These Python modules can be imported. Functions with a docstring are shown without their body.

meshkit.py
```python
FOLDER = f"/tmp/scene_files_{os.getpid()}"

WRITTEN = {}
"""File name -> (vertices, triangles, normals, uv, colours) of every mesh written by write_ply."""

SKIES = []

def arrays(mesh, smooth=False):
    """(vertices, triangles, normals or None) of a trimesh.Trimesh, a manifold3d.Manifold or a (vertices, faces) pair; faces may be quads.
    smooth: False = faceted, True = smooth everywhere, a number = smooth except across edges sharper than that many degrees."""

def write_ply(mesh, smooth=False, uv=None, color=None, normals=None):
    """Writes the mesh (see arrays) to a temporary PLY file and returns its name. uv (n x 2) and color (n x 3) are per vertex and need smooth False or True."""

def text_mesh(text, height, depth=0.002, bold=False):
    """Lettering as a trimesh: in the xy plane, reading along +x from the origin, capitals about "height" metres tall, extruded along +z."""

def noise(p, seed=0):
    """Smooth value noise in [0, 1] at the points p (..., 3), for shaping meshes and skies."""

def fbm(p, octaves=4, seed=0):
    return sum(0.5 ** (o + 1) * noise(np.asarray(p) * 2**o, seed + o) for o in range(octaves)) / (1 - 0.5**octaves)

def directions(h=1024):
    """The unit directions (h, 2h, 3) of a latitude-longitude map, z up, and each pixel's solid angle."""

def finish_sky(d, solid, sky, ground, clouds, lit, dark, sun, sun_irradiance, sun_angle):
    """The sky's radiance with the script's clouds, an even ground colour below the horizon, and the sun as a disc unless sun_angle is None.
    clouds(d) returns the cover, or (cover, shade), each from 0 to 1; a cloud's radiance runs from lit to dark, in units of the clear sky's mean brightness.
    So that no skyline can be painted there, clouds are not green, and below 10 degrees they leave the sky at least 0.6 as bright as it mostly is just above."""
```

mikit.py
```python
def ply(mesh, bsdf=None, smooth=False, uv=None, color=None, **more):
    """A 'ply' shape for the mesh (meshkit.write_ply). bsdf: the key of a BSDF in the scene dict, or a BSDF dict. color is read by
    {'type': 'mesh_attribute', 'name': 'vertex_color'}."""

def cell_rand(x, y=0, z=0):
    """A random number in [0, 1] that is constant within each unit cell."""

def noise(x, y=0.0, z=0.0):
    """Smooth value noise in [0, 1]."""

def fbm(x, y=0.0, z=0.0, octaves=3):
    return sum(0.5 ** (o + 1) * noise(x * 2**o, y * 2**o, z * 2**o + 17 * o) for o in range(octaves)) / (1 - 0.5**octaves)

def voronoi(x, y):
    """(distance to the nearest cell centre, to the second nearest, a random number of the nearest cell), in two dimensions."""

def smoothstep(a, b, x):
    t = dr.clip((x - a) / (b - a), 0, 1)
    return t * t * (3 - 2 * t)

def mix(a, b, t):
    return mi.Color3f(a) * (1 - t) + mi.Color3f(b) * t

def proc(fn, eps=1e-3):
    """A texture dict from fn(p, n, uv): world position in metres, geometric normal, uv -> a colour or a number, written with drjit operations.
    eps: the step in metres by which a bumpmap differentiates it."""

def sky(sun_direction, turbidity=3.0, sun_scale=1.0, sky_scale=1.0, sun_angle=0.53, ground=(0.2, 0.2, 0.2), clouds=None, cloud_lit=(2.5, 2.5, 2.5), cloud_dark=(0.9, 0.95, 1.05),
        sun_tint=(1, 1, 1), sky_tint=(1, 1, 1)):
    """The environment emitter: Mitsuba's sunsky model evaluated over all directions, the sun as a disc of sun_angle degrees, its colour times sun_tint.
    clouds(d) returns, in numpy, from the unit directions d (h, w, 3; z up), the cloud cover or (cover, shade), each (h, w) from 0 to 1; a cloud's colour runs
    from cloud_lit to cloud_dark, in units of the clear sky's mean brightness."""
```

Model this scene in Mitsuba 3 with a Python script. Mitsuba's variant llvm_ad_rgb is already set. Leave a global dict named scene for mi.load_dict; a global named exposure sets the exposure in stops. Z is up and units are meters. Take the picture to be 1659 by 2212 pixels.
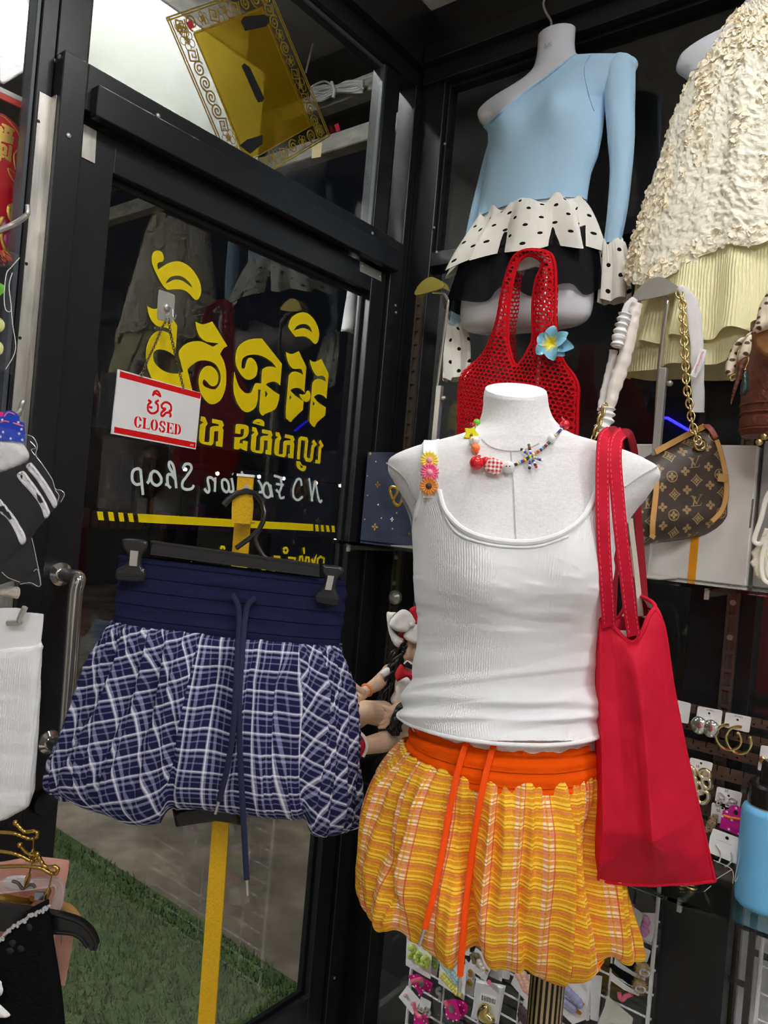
import math, random, numpy as np, trimesh, mitsuba as mi, drjit as dr, mikit, meshkit
from shapely.geometry import Polygon, LineString, Point, MultiPolygon, box as sbox
from shapely import affinity
from shapely.ops import unary_union
from scipy.interpolate import PchipInterpolator, CubicSpline
from scipy.spatial import Delaunay
T4 = mi.ScalarTransform4f
scene, labels = {}, {}
rng = np.random.default_rng(7)
# ---------------------------------------------------------------- camera
F, CX, CY = 1600., 829.5, 1106.
C = np.array([1.294, -1.655, 1.48]); _A = math.radians(38); _R = math.radians(5.0)
d = np.array([-math.sin(_A), math.cos(_A), 0]); rh = np.array([math.cos(_A), math.sin(_A), 0]); up = np.array([0, 0, 1.])
ri = math.cos(_R) * rh + math.sin(_R) * up; ui = math.cos(_R) * up - math.sin(_R) * rh
scene['camera'] = {'type': 'perspective', 'fov_axis': 'x', 'fov': math.degrees(2 * math.atan(CX / F)), 'near_clip': 0.02, 'far_clip': 200.,
                   'to_world': T4().look_at(origin=C.tolist(), target=(C + d).tolist(), up=ui.tolist())}
exposure = 1.0
# ---------------------------------------------------------------- light
scene['night_air'] = {'type': 'constant', 'radiance': {'type': 'rgb', 'value': [0.0016, 0.0018, 0.0024]}}
PANELS = [(1.15, -.78), (1.45, -2.45), (2.55, -1.15), (2.55, -2.45)]   # ceiling panels, built with the ceiling below
PANEL_POWER = 9.8
PORCH_POWER = 60.0
# ---------------------------------------------------------------- geometry helpers
def ray(px, py): return d + (px - CX) / F * ri + (CY - py) / F * ui
def nrm(v): v = np.asarray(v, float); return v / np.linalg.norm(v)
class Pl:
    """An upright plane: pixels of the photograph measured on it become metres (u right, v up); h is the distance towards the room."""
    def __init__(s, o, n):
        s.o = np.asarray(o, float); s.n = nrm(n); s.ex = nrm(np.cross(up, s.n)); s.ey = np.cross(s.n, s.ex)
    def at(s, px, py, h=0.):
        v = ray(px, py); t = ((s.o + s.n * h - C) @ s.n) / (v @ s.n); return C + v * t
    def uv(s, px, py, h=0.):
        p = s.at(px, py, h) - s.o; return np.array([p @ s.ex, p @ s.ey])
    def p3(s, q, h=0.):
        q = np.atleast_2d(q); return s.o + q[:, :1] * s.ex + q[:, 1:2] * s.ey + (np.asarray(h).reshape(-1, 1) if np.ndim(h) else h) * s.n
    def pts(s, L, h=0., sc=1., off=(0, 0)): return np.array([s.uv(off[0] + p[0] / sc, off[1] + p[1] / sc, h) for p in L])
def Dp(t, yaw=0.):
    """The upright plane at distance t in front of the camera, turned by yaw."""
    a = math.radians(yaw); n = -d * math.cos(a) + rh * math.sin(a); return Pl(C + d * t, n)
DOOR = Pl([0, 0, 0], [1, 0, 0]); WALL = Pl([0, 0, 0], [0, -1, 0])
def DX(x): return Pl([x, 0, 0], [1, 0, 0])
def WY(y): return Pl([0, y, 0], [0, -1, 0])
def catmull(P, n=6, closed=False):
    P = np.asarray(P, float); k = len(P)
    if k < 3: return P
    out = []
    for i in range(k if closed else k - 1):
        g = (lambda j: P[j % k]) if closed else (lambda j: P[min(max(j, 0), k - 1)])
        a, b, c_, e = g(i - 1), g(i), g(i + 1), g(i + 2); t = np.linspace(0, 1, n, endpoint=False)[:, None]
        out.append(.5 * (2 * b + (c_ - a) * t + (2 * a - 5 * b + 4 * c_ - e) * t**2 + (3 * b - a - 3 * c_ + e) * t**3))
    if not closed: out.append(P[-1:])
    return np.vstack(out)
def glyph(L, n=5):
    """Closed outline; a point with a third entry is a corner."""
    k = len(L); cs = [i for i in range(k) if len(L[i]) > 2]
    P = [np.array(p[:2], float) for p in L]
    if not cs: return catmull(P, n, True)
    out = []
    for a, b in zip(cs, cs[1:] + [cs[0] + k]): out.append(catmull([P[i % k] for i in range(a, b + 1)], n)[:-1])
    return np.vstack(out)
def polys(g):
    if g.is_empty: return []
    return [p for p in (g.geoms if hasattr(g, 'geoms') else [g]) if isinstance(p, Polygon) and p.area > 1e-9]
def cat(L): return trimesh.util.concatenate([m for m in L if m is not None])
def extr(pl, g, h0, h1):
    ms = []
    for p in polys(g.buffer(0)):
        m = trimesh.creation.extrude_polygon(p, abs(h1 - h0), engine='earcut'); v = np.array(m.vertices)
        m.vertices = pl.p3(v[:, :2], v[:, 2] + min(h0, h1)); ms.append(m)
    m = cat(ms); m.fix_normals(); return m
def plate(pl, px, h0, h1, sc=1., off=(0, 0), r=0, n=4):
    g = Polygon(pl.pts(px, h1, sc, off))
    if r: g = g.buffer(-r, join_style=2).buffer(r, quad_segs=n)
    return extr(pl, g, h0, h1)
def frames(P, closed=False, up0=None):
    P = np.asarray(P, float); k = len(P)
    t = np.roll(P, -1, 0) - np.roll(P, 1, 0) if closed else np.gradient(P, axis=0)
    t /= np.maximum(np.linalg.norm(t, axis=1, keepdims=True), 1e-12)
    n = np.zeros_like(P); a = np.array([0, 0, 1.]) if up0 is None else np.asarray(up0, float)
    if abs(t[0] @ nrm(a)) > .95: a = np.array([1., .3, 0])
    n[0] = nrm(a - t[0] * (a @ t[0]))
    for i in range(1, k):
        v = n[i - 1] - t[i] * (n[i - 1] @ t[i]); n[i] = v / max(np.linalg.norm(v), 1e-9)
    return t, n, np.cross(t, n)
def gridmesh(V, wrap_u=False, wrap_v=False, flip=False):
    M, N = V.shape[:2]; i, j = np.meshgrid(np.arange(M if wrap_v else M - 1), np.arange(N if wrap_u else N - 1), indexing='ij')
    a = i * N + j; b = i * N + (j + 1) % N; c_ = ((i + 1) % M) * N + (j + 1) % N; e = ((i + 1) % M) * N + j
    f = np.stack([a, b, c_, e], -1).reshape(-1, 4)
    if flip: f = f[:, ::-1]
    return trimesh.Trimesh(V.reshape(-1, 3), np.vstack([f[:, [0, 1, 2]], f[:, [0, 2, 3]]]), process=False)
def tube(P, r, n=8, closed=False, caps=True, flat=1., up0=None):
    """Sweeps a round (flat=1) or flattened section along P."""
    P = np.asarray(P, float); t, a, b = frames(P, closed, up0); r = np.broadcast_to(np.asarray(r, float), (len(P),))
    th = np.arange(n) / n * 2 * np.pi
    V = P[:, None] + r[:, None, None] * (np.cos(th)[None, :, None] * a[:, None] * flat + np.sin(th)[None, :, None] * b[:, None])
    m = gridmesh(V, True, closed)
    if caps and not closed:
        k = len(m.vertices); v = np.vstack([m.vertices, P[:1], P[-1:]]); j = np.arange(n); L = (len(P) - 1) * n
        f = np.vstack([m.faces, np.stack([np.full(n, k), (j + 1) % n, j], 1), np.stack([np.full(n, k + 1), L + j, L + (j + 1) % n], 1)])
        m = trimesh.Trimesh(v, f, process=False)
    return m
def ribbon(P, W, th=.0012, nn=None):
    """A strap: P its middle line, W the half-width vectors; solid."""
    P = np.asarray(P, float); W = np.broadcast_to(np.asarray(W, float), P.shape); t = np.gradient(P, axis=0); n = np.cross(t, W)
    n /= np.maximum(np.linalg.norm(n, axis=1, keepdims=True), 1e-9)
    V = np.stack([P - W + n * th, P + W + n * th, P + W * 1.02, P + W - n * th, P - W - n * th, P - W * 1.02], 1)
    m = gridmesh(V, True); k = len(m.vertices); L = (len(P) - 1) * 6
    e = np.array([[0, 2, 1], [0, 3, 2], [0, 4, 3], [0, 5, 4]])
    return trimesh.Trimesh(m.vertices, np.vstack([m.faces, e, e[:, ::-1] + L]), process=False)
def bx(lo, hi, b=0.):
    lo, hi = np.minimum(lo, hi).astype(float), np.maximum(lo, hi).astype(float)
    if b <= 0: return trimesh.creation.box(bounds=[lo, hi])
    b = min(b, (hi - lo).min() * .45); P = []
    for ax in range(3):
        l, h = lo + b, hi - b; l[ax], h[ax] = lo[ax], hi[ax]
        P += [[x, y, z] for x in (l[0], h[0]) for y in (l[1], h[1]) for z in (l[2], h[2])]
    return trimesh.Trimesh(P).convex_hull
def ball(c_, r, sub=2, sc=(1, 1, 1)):
    m = trimesh.creation.icosphere(subdivisions=sub, radius=1.); m.vertices = m.vertices * np.asarray(sc) * r + np.asarray(c_); return m
def cyl(a, b, r, n=20): return tube([a, b], r, n)
def pillow(pl, px, h, R=.01, T=.01, sc=1., off=(0, 0), step=.004, uvpx=False, back=True, fn=None):
    """A stuffed or moulded piece: outline on plane pl, thickness T swelling over a rim of width R, middle at height h."""
    q = px if uvpx else pl.pts(px, h, sc, off); g = Polygon(q).buffer(0)
    g = max(polys(g), key=lambda p: p.area); L = g.exterior.length; bd = np.array([g.exterior.interpolate(s).coords[0] for s in np.arange(0, L, step)])
    x0, y0, x1, y1 = g.bounds; gx, gy = np.meshgrid(np.arange(x0, x1, step), np.arange(y0, y1, step * .87)); gx = gx + (np.arange(len(gx)) % 2)[:, None] * step / 2
    from shapely import points, contains, distance
    gi = np.stack([gx.ravel(), gy.ravel()], 1); pp = points(gi); dd = distance(pp, g.exterior); ins = contains(g, pp) & (dd > step * .55); gi = gi[ins]; dd = dd[ins]
    P = np.vstack([bd, gi]); D = np.r_[np.zeros(len(bd)), dd]; tri = Delaunay(P).simplices
    ce = P[tri].mean(1); tri = tri[contains(g.buffer(step * .05), points(ce))]
    a = P[tri]; cr = (a[:, 1, 0] - a[:, 0, 0]) * (a[:, 2, 1] - a[:, 0, 1]) - (a[:, 1, 1] - a[:, 0, 1]) * (a[:, 2, 0] - a[:, 0, 0]); tri[cr < 0] = tri[cr < 0][:, ::-1]
    k = np.clip(D / R, 0, 1); hh = T * np.sqrt(1 - (1 - k)**2)
    ex = fn(P) if fn is not None else 0 * hh
    f = pl.p3(P, h + hh + ex); n = len(bd)
    if not back: return trimesh.Trimesh(f, tri, process=False), P
    bk = pl.p3(P, h - hh * .6 + ex); m = len(P); idx = np.arange(m) + m; idx[:n] = np.arange(n)
    V = np.vstack([f, bk]); return trimesh.Trimesh(V, np.vstack([tri, idx[tri][:, ::-1]]), process=False), np.vstack([P, P])
def loft(rows, t, M=120, N=160, slope=0., e=1., disp=None, zs=None, push=None, cap0=False, cap1=False, yaw=0., dirb=None):
    """A garment or body from its sides: rows (y, xleft, xright, front, back[, slope[, dy]]) measured in the photograph at distance t.
    Returns the (M,N,3) grid, its uv in metres, and angle and height of every point."""
    R = []
    for r in rows:
        y, xl, xr, df, db = r[:5]; sl = r[5] if len(r) > 5 else slope; h = (xr - xl) / 2 * sl
        a, b = C + ray(xl, y - h) * t, C + ray(xr, y + h) * t
        R.append(np.r_[(a + b) / 2, (b - a) / 2, df, db])
    R = np.array(R); s = np.r_[0, np.cumsum(np.linalg.norm(np.diff(R[:, :3], axis=0), axis=1) + np.abs(np.diff(np.linalg.norm(R[:, 3:6], axis=1))) + 1e-4)]; L = s[-1]
    q = PchipInterpolator(s / L, R)(np.linspace(0, 1, M)); th = np.arange(N) / N * 2 * np.pi
    ca, sa = np.cos(th), np.sin(th); ca = np.sign(ca) * np.abs(ca)**e; sa = np.sign(sa) * np.abs(sa)**e
    b = d if dirb is None else nrm(dirb)
    dep = np.where(sa[None] < 0, q[:, 6:7], q[:, 7:8])
    off = ca[None, :, None] * q[:, None, 3:6] + (sa[None] * dep)[:, :, None] * b
    V = q[:, None, :3] + off
    S = np.broadcast_to(np.linspace(0, 1, M)[:, None], (M, N)); TH = np.broadcast_to(th[None], (M, N))
    rad = nrm_grid(off)
    if disp is not None: V = V + rad * disp(TH, S, V)[..., None]
    if zs is not None: V = V + up * zs(TH, S, V)[..., None]
    if push is not None: V = V - b * push(TH, S, V)[..., None]
    w = np.linalg.norm(np.diff(np.concatenate([V, V[:, :1]], 1), axis=1), axis=2).mean(0); u = np.r_[0, np.cumsum(w)[:-1]]
    UV = np.stack([np.broadcast_to(u[None], (M, N)), np.broadcast_to((np.linspace(0, 1, M) * L)[:, None], (M, N))], -1)
    return V, UV, TH, S
def nrm_grid(v): return v / np.maximum(np.linalg.norm(v, axis=-1, keepdims=True), 1e-9)
def seam(V, UV):
    """Doubles the seam column so that uv does not wrap."""
    du = np.linalg.norm(V[:, 0] - V[:, -1], axis=1).mean()
    L = UV[:, -1:, 0].max() + du; r = V.shape[1] // 4; U2 = UV.copy(); U2[:, :r, 0] += L; V, U2 = np.roll(V, -r, 1), np.roll(U2, -r, 1)
    l = U2[:, :1].copy(); l[..., 0] += L; return np.concatenate([V, V[:, :1]], 1), np.concatenate([U2, l], 1)
def fanmesh(ring, c_):
    n = len(ring); j = np.arange(n); return trimesh.Trimesh(np.vstack([ring, [c_]]), np.stack([j, (j + 1) % n, np.full(n, n)], 1), process=False)
# ---------------------------------------------------------------- naming and materials
_used = {}
def key(name):
    k = _used.get(name, 0); _used[name] = k + 1; return name if k == 0 else f'{name}_{k:03d}'
def tag(k, label=None, cat_=None, group=None, kind=None):
    e = labels.setdefault(k, {})
    for a, b in (('label', label), ('category', cat_), ('group', group), ('kind', kind)):
        if b: e[a] = b
    return k
def thing(name, label, cat_, group=None): return tag(key(name), label, cat_, group)
def obj(name, mesh, m, parent=None, smooth=40, uv=None, label=None, cat_=None, group=None, kind=None, to=None):
    k = key(f'{parent}__{name}' if parent else name)
    sh = dict(mesh) if isinstance(mesh, dict) else mikit.ply(mesh, m, smooth=smooth, uv=uv)
    if to is not None: sh['to_world'] = to
    scene[k] = sh; tag(k, label, cat_, group, kind)
    if k in labels and not labels[k]: labels.pop(k)
    return k
def struct(name, mesh, m, parent=None, smooth=False, label=None): return obj(name, mesh, m, parent, smooth, kind=None if parent else 'structure', label=label)
def cloth(name, V, UV, m, parent=None, **kw):
    V2, UV2 = seam(V, UV); mm = gridmesh(V2); return obj(name, mm, m, parent, smooth=True, uv=UV2.reshape(-1, 2), **kw)
def mat3(o, ex, ey, ez): M = np.eye(4); M[:3, 0], M[:3, 1], M[:3, 2], M[:3, 3] = ex, ey, ez, o; return T4(M.tolist())
def s2l(*c_):
    c_ = np.array(c_ if len(c_) == 3 else c_[0], float) / 255; return [float(x) for x in np.where(c_ <= .04045, c_ / 12.92, ((c_ + .055) / 1.055)**2.4)]
def rgb(c_): return {'type': 'rgb', 'value': list(map(float, c_))}
def mat(name, col, rough=.5, metal=0., spec=.5, bump=None, bs=1., two=True, **kw):
    b = {'type': 'principled', 'base_color': rgb(s2l(col)) if isinstance(col, (tuple, list)) else col, 'roughness': rough, 'metallic': metal, 'specular': spec, **kw}
    if bump is not None: b = {'type': 'bumpmap', 'arbitrary': bump, 'scale': bs, 'bsdf': b}
    scene['mat_' + name] = {'type': 'twosided', 'bsdf': b} if two else b
    return 'mat_' + name
nz, fbm, sst, mix = mikit.noise, mikit.fbm, mikit.smoothstep, mikit.mix
P_ = mikit.proc
BLACK = mat('black_aluminium', (26, 27, 31), .33, 0., .45)
BLACK2 = mat('black_aluminium_dull', (20, 21, 24), .5, 0., .35)
GASKET = mat('gasket', (70, 76, 84), .35, 0., .5)
def f_alu(p, n, uv):
    g = fbm(p.x * 60, p.y * 60, p.z * 9, 3); s = nz(p.x * 400, p.y * 400, p.z * 6)
    return mix(s2l(168, 166, 162), s2l(222, 219, 210), sst(.3, .75, g) * .8 + s * .2)
ALU = mat('raw_aluminium', P_(f_alu), .42, .75, .5)
STEEL = mat('steel', (196, 194, 190), .3, .6)
CHROME = mat('chrome', (236, 234, 230), .08, .92)
GOLDM = mat('gold_metal', (238, 216, 150), .16, 1.)
GOLDM2 = mat('gold_dull', (200, 160, 70), .3, 1.)
WHITEP = mat('white_paper', (236, 236, 238), .6, 0., .3)
BLACKP = mat('black_plastic', (22, 22, 24), .3, 0., .5)
RED = mat('red_print', (214, 18, 24), .5, 0., .3)
YEL = mat('yellow_vinyl', (232, 208, 8), .42, 0., .4)
WVIN = mat('white_vinyl', (214, 228, 226), .42, 0., .4)
scene['mat_pane'] = {'type': 'thindielectric', 'int_ior': 1.52}
scene['mat_film'] = {'type': 'thindielectric', 'int_ior': 1.45, 'specular_transmittance': rgb([.96, .96, .96])}
scene['mat_shelf_glass'] = {'type': 'dielectric', 'int_ior': 1.52, 'specular_transmittance': rgb([.80, .90, .85])}
PANE, FILM, SHGLASS = 'mat_pane', 'mat_film', 'mat_shelf_glass'
def sheet(pl, u0, u1, v0, v1, h=0.):
    return trimesh.Trimesh(pl.p3([(u0, v0), (u1, v0), (u1, v1), (u0, v1)], h), [[0, 1, 2], [0, 2, 3]], process=False)
def screw(pl, px, py, h, r=.0045, m=STEEL, parent=None):
    o = pl.at(px, py, h); a = tube([o - pl.n * .001, o + pl.n * .002, o + pl.n * .003], [r, r, r * .6], 12); return obj('screw', a, m, parent)
# ---------------------------------------------------------------- the room
def f_conc(p, n, uv):
    g = fbm(p.x * 2.2, p.y * 2.2, 0, 4); h = fbm(p.x * 16, p.y * 16, 3, 3); c_ = mix(s2l(104, 96, 84), s2l(150, 138, 120), sst(.3, .7, g))
    return c_ * (.72 + .5 * h)
CONC = mat('concrete', P_(f_conc), .85, 0., .3)
def f_plast(p, n, uv): return mix(s2l(190, 188, 180), s2l(226, 224, 216), fbm(p.x * 18, p.y * 18, p.z * 18, 3))
PLASTER = mat('plaster', P_(f_plast), .9, 0., .2)
ROOMW = mat('room_wall', (172, 168, 162), .9, 0., .2)
FLOORM = mat('floor_tile', (150, 146, 140), .35, 0., .4)
struct('floor', bx([0, -3.7, -.06], [3.3, .0, 0]), FLOORM)
struct('ceiling', bx([-.05, -3.7, 2.86], [3.35, .05, 2.95]), PLASTER)
struct('wall_right', bx([3.25, -3.7, 0], [3.35, 0.05, 2.86]), ROOMW)
struct('wall_behind', bx([-.1, -3.8, 0], [3.35, -3.7, 2.86]), ROOMW)
scene['mat_lamp'] = {'type': 'diffuse', 'reflectance': rgb([.8, .8, .8])}
for (x, y), pm, lab in zip(PANELS, (.62, 1.25, 1.3, 1.25), ('nearest the glass corner', 'behind, along the door wall', 'over the shelf wall', 'farthest back')):
    k = thing('ceiling_light', 'square white LED panel in the shop ceiling, ' + lab, 'ceiling light', 'LED panels in the shop ceiling')
    q = sheet(Pl([x, y, 2.835], [0, -1, 0]), 0, 1, 0, 1)
    V = np.array([[x - .25, y - .25, 2.838], [x - .25, y + .25, 2.838], [x + .25, y + .25, 2.838], [x + .25, y - .25, 2.838]])
    scene[k + '__diffuser'] = {**mikit.ply(trimesh.Trimesh(V, [[0, 1, 2], [0, 2, 3]], process=False), 'mat_lamp'), 'emitter': {'type': 'area', 'radiance': rgb(np.array([1., .985, .96]) * PANEL_POWER * pm)}}
    fr = cat([bx([x - .27, y - .27, 2.83], [x - .25, y + .27, 2.86]), bx([x + .25, y - .27, 2.83], [x + .27, y + .27, 2.86]), bx([x - .25, y - .27, 2.83], [x + .25, y - .25, 2.86]), bx([x - .25, y + .25, 2.83], [x + .25, y + .27, 2.86])])
    obj('frame', fr, WHITEP, k, False)
# --- door wall (x = 0)
k = key('trim_1'); tag(k, kind='structure')      # door frame
fr = lambda n, lo, hi, m=BLACK, b=.0015: obj(n, bx(lo, hi, b), m, k, False)
fr('post', [-.03, -1.043, 0], [.05, -.999, 2.21]); fr('post', [-.03, -.118, 0], [.045, -.066, 2.21]); fr('head', [-.03, -.999, 2.13], [.05, -.118, 2.21])
fr('stop', [.05, -.990, 2.118], [.072, -.118, 2.172])
fr('mullion', [-.035, -1.071, 0], [.02, -1.0435, 2.86], BLACK); fr('transom_post', [-.03, -1.041, 2.2105], [.018, -.985, 2.66]); fr('beam', [-.03, -1.8, 2.655], [.03, .0, 2.86]); fr('beam_step', [.031, -1.8, 2.70], [.055, -.031, 2.858])
fr('transom_post', [-.03, -.175, 2.2105], [.018, -.118, 2.66])
fr('corner_post', [-.03, -.058, 0], [.03, .03, 2.86]); fr('corner_channel', [.0305, -.03, 0], [.044, .03, 2.86])
fr('gasket_strip', [-.01, -1.0795, .0], [.016, -1.0715, 2.66], GASKET)
fr('far_mullion', [-.03, -1.86, 0], [.02, -1.80, 2.86])
fr('sill', [-.03, -1.8, 0], [.02, -1.0715, .08])
for px, py in ((341, 250), (148, 293), (804, 504), (612, 447)): screw(DX(.05), px, py, 0 if py < 300 else 0, .0042, STEEL, k)
screw(DX(.072), 341, 250, 0, .004, STEEL, k)
for px, py in ((854, 660), (855, 675)): screw(DX(.045), px, py, 0, .0035, STEEL, k)
for px, py in ((722, 2112), (752, 2160), (722, 1712 / 1)): screw(DX(.045), px, py, 0, .0035, STEEL, k)
for px, py in ((117, 131), (129, 123)):
    o = Pl([.03, -1.0435, 0], [0, -1, 0]).at(px, py); obj('screw', tube([o, o + [0, -.002, 0]], .004, 10), STEEL, k)
k2 = key('trim_2'); tag(k2, label='raw aluminium angle strip screwed to the door post', kind='structure')
obj('angle', cat([bx([.0205, -1.0655, .3], [.0225, -1.0435, 2.135]), bx([.0205, -1.0455, .3], [.0385, -1.0436, 2.135])]), ALU, k2, False)
for px, py in ((100, 240), (88, 422), (73, 593), (56, 778)):
    o = Pl([0, -1.0455, 0], [0, -1, 0]).at(px, py); obj('screw', tube([o, o + [0, -.003, 0], o + [0, -.0045, 0]], [.005, .005, .003], 12), STEEL, k2)
for px, py in ((83, 262), (57, 570), (43, 730)):
    o = DX(.0226).at(px, py); obj('hole', tube([o, o + [.0004, 0, 0]], .0028, 10), BLACK2, k2)
# door leaf
k = key('door_1'); tag(k, kind='structure')
GY0, GY1, GZ0, GZ1 = -.927, -.180, .197, 2.052
fr('stile', [-.012, -.994, .05], [.034, GY0, 2.115]); fr('stile', [-.012, GY1, .05], [.034, -.122, 2.115]); fr('rail', [-.012, GY0, GZ1], [.034, GY1, 2.115]); fr('rail', [-.012, GY0, .05], [.034, GY1, GZ0])
fr('bead', [.0035, GY0, GZ1 - .012], [.012, GY1, GZ1], BLACK2); fr('bead', [.0035, GY1 - .01, GZ0], [.012, GY1, GZ1], BLACK2); fr('bead', [.0035, GY0, GZ0], [.012, GY1, GZ0 + .012], BLACK2)
obj('pane', sheet(DOOR, GY0, GY1, GZ0, GZ1), PANE, k, False)
obj('pivot_plate', plate(DX(.0345), [(181, 268), (209, 283), (205, 353), (176, 339)], 0, .0015), ALU, k, False)
kp = obj('pivot_plate', plate(DX(.0345), [(778, 564), (824, 588), (824, 608), (778, 586)], 0, .0015), STEEL, k, False)
for px, py in ((783, 574), (821, 597)): screw(DX(.036), px, py, 0, .003, STEEL, k)
# handle
def hp(px, py, x): return DX(x).at(px, py)
h1, h2 = hp(130, 1240, .034), hp(106, 1602, .034)
hb0, hb1 = hp(165, 1262, .095), hp(140, 1600, .095)
path = catmull([h1, h1 + [.035, .002, 0], (h1 + [.058, 0, 0]) * .5 + hb0 * .5 + [.004, 0, .004], hb0 + [0, 0, -.02], hb0 * .5 + hb1 * .5, hb1 + [0, 0, .02], (h2 + [.058, 0, 0]) * .5 + hb1 * .5 + [.004, 0, -.004], h2 + [.035, .002, 0], h2], 10)
kh = obj('handle', tube(path, .0125, 20), CHROME, k)
for h in (h1, h2): obj('rose', tube([h + [.0, 0, 0], h + [.004, 0, 0], h + [.010, 0, 0]], [.021, .021, .014], 24), CHROME, kh)
o = hp(90, 1732, .034); obj('lock', tube([o, o + [.004, 0, 0], o + [.012, 0, 0], o + [.013, 0, 0], o + [.013, 0, 0] * 1], [.022, .022, .019, .012, .001], 28), BLACKP, k)
# transom window and side window
k = key('window_1'); tag(k, kind='structure')
obj('pane', sheet(DOOR, -.985, -.175, 2.2105, 2.655), PANE, k, False)
fr('bead', [.003, -.985, 2.2105], [.012, -.98, 2.655], BLACK2); fr('bead', [.003, -.183, 2.2105], [.016, -.175, 2.655], GASKET)
fr('bead', [.003, -.985, 2.647], [.012, -.175, 2.655], GASKET)
k = key('window_2'); tag(k, kind='structure')
obj('pane', sheet(DOOR, -1.8, -1.0795, .08, 2.655), PANE, k, False)
# --- back wall (y = 0)
k = key('trim_3'); tag(k, kind='structure')
fr('post', [.0445, -.035, 0], [.11, .03, 2.86]); fr('bar', [.11, -.035, 2.152], [3.25, .03, 2.192]); fr('beam', [.0445, -.05, 2.655], [3.25, .03, 2.86]); fr('duct', [.06, -.075, 2.70], [3.25, -.0505, 2.745])
fr('post', [.855, -.03, 0], [.982, .03, 2.1515]); fr('sill', [.11, -.03, 0], [.855, .03, .06]); fr('post', [1.75, -.03, 0], [1.82, .03, 2.655]); fr('sill', [.982, -.03, 0], [1.75, .03, .06])
fr('bead', [.11, -.02, 2.192], [.118, .0, 2.655], BLACK2); fr('bead', [.118, -.02, 2.645], [1.75, 0, 2.655], BLACK2)
for px, py in ((961, 311), (944, 545), (938, 492)): screw(WY(-.035), px, py, 0, .0035, STEEL, k)
fr('wall_panel', [1.82, -.03, 0], [3.25, .03, 2.152], BLACK2); fr('wall_panel', [1.82, -.03, 2.192], [3.25, .03, 2.655], BLACK2)
for nme, a in (('window_3', (.11, 1.75, 2.192, 2.655)), ('window_4', (.11, .855, .06, 2.152)), ('window_5', (.982, 1.75, .06, 2.152))):
    k = key(nme); tag(k, kind='structure'); obj('pane', sheet(WALL, *a), PANE, k, False)
k5 = 'window_5'
kk = k; k = k5
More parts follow.
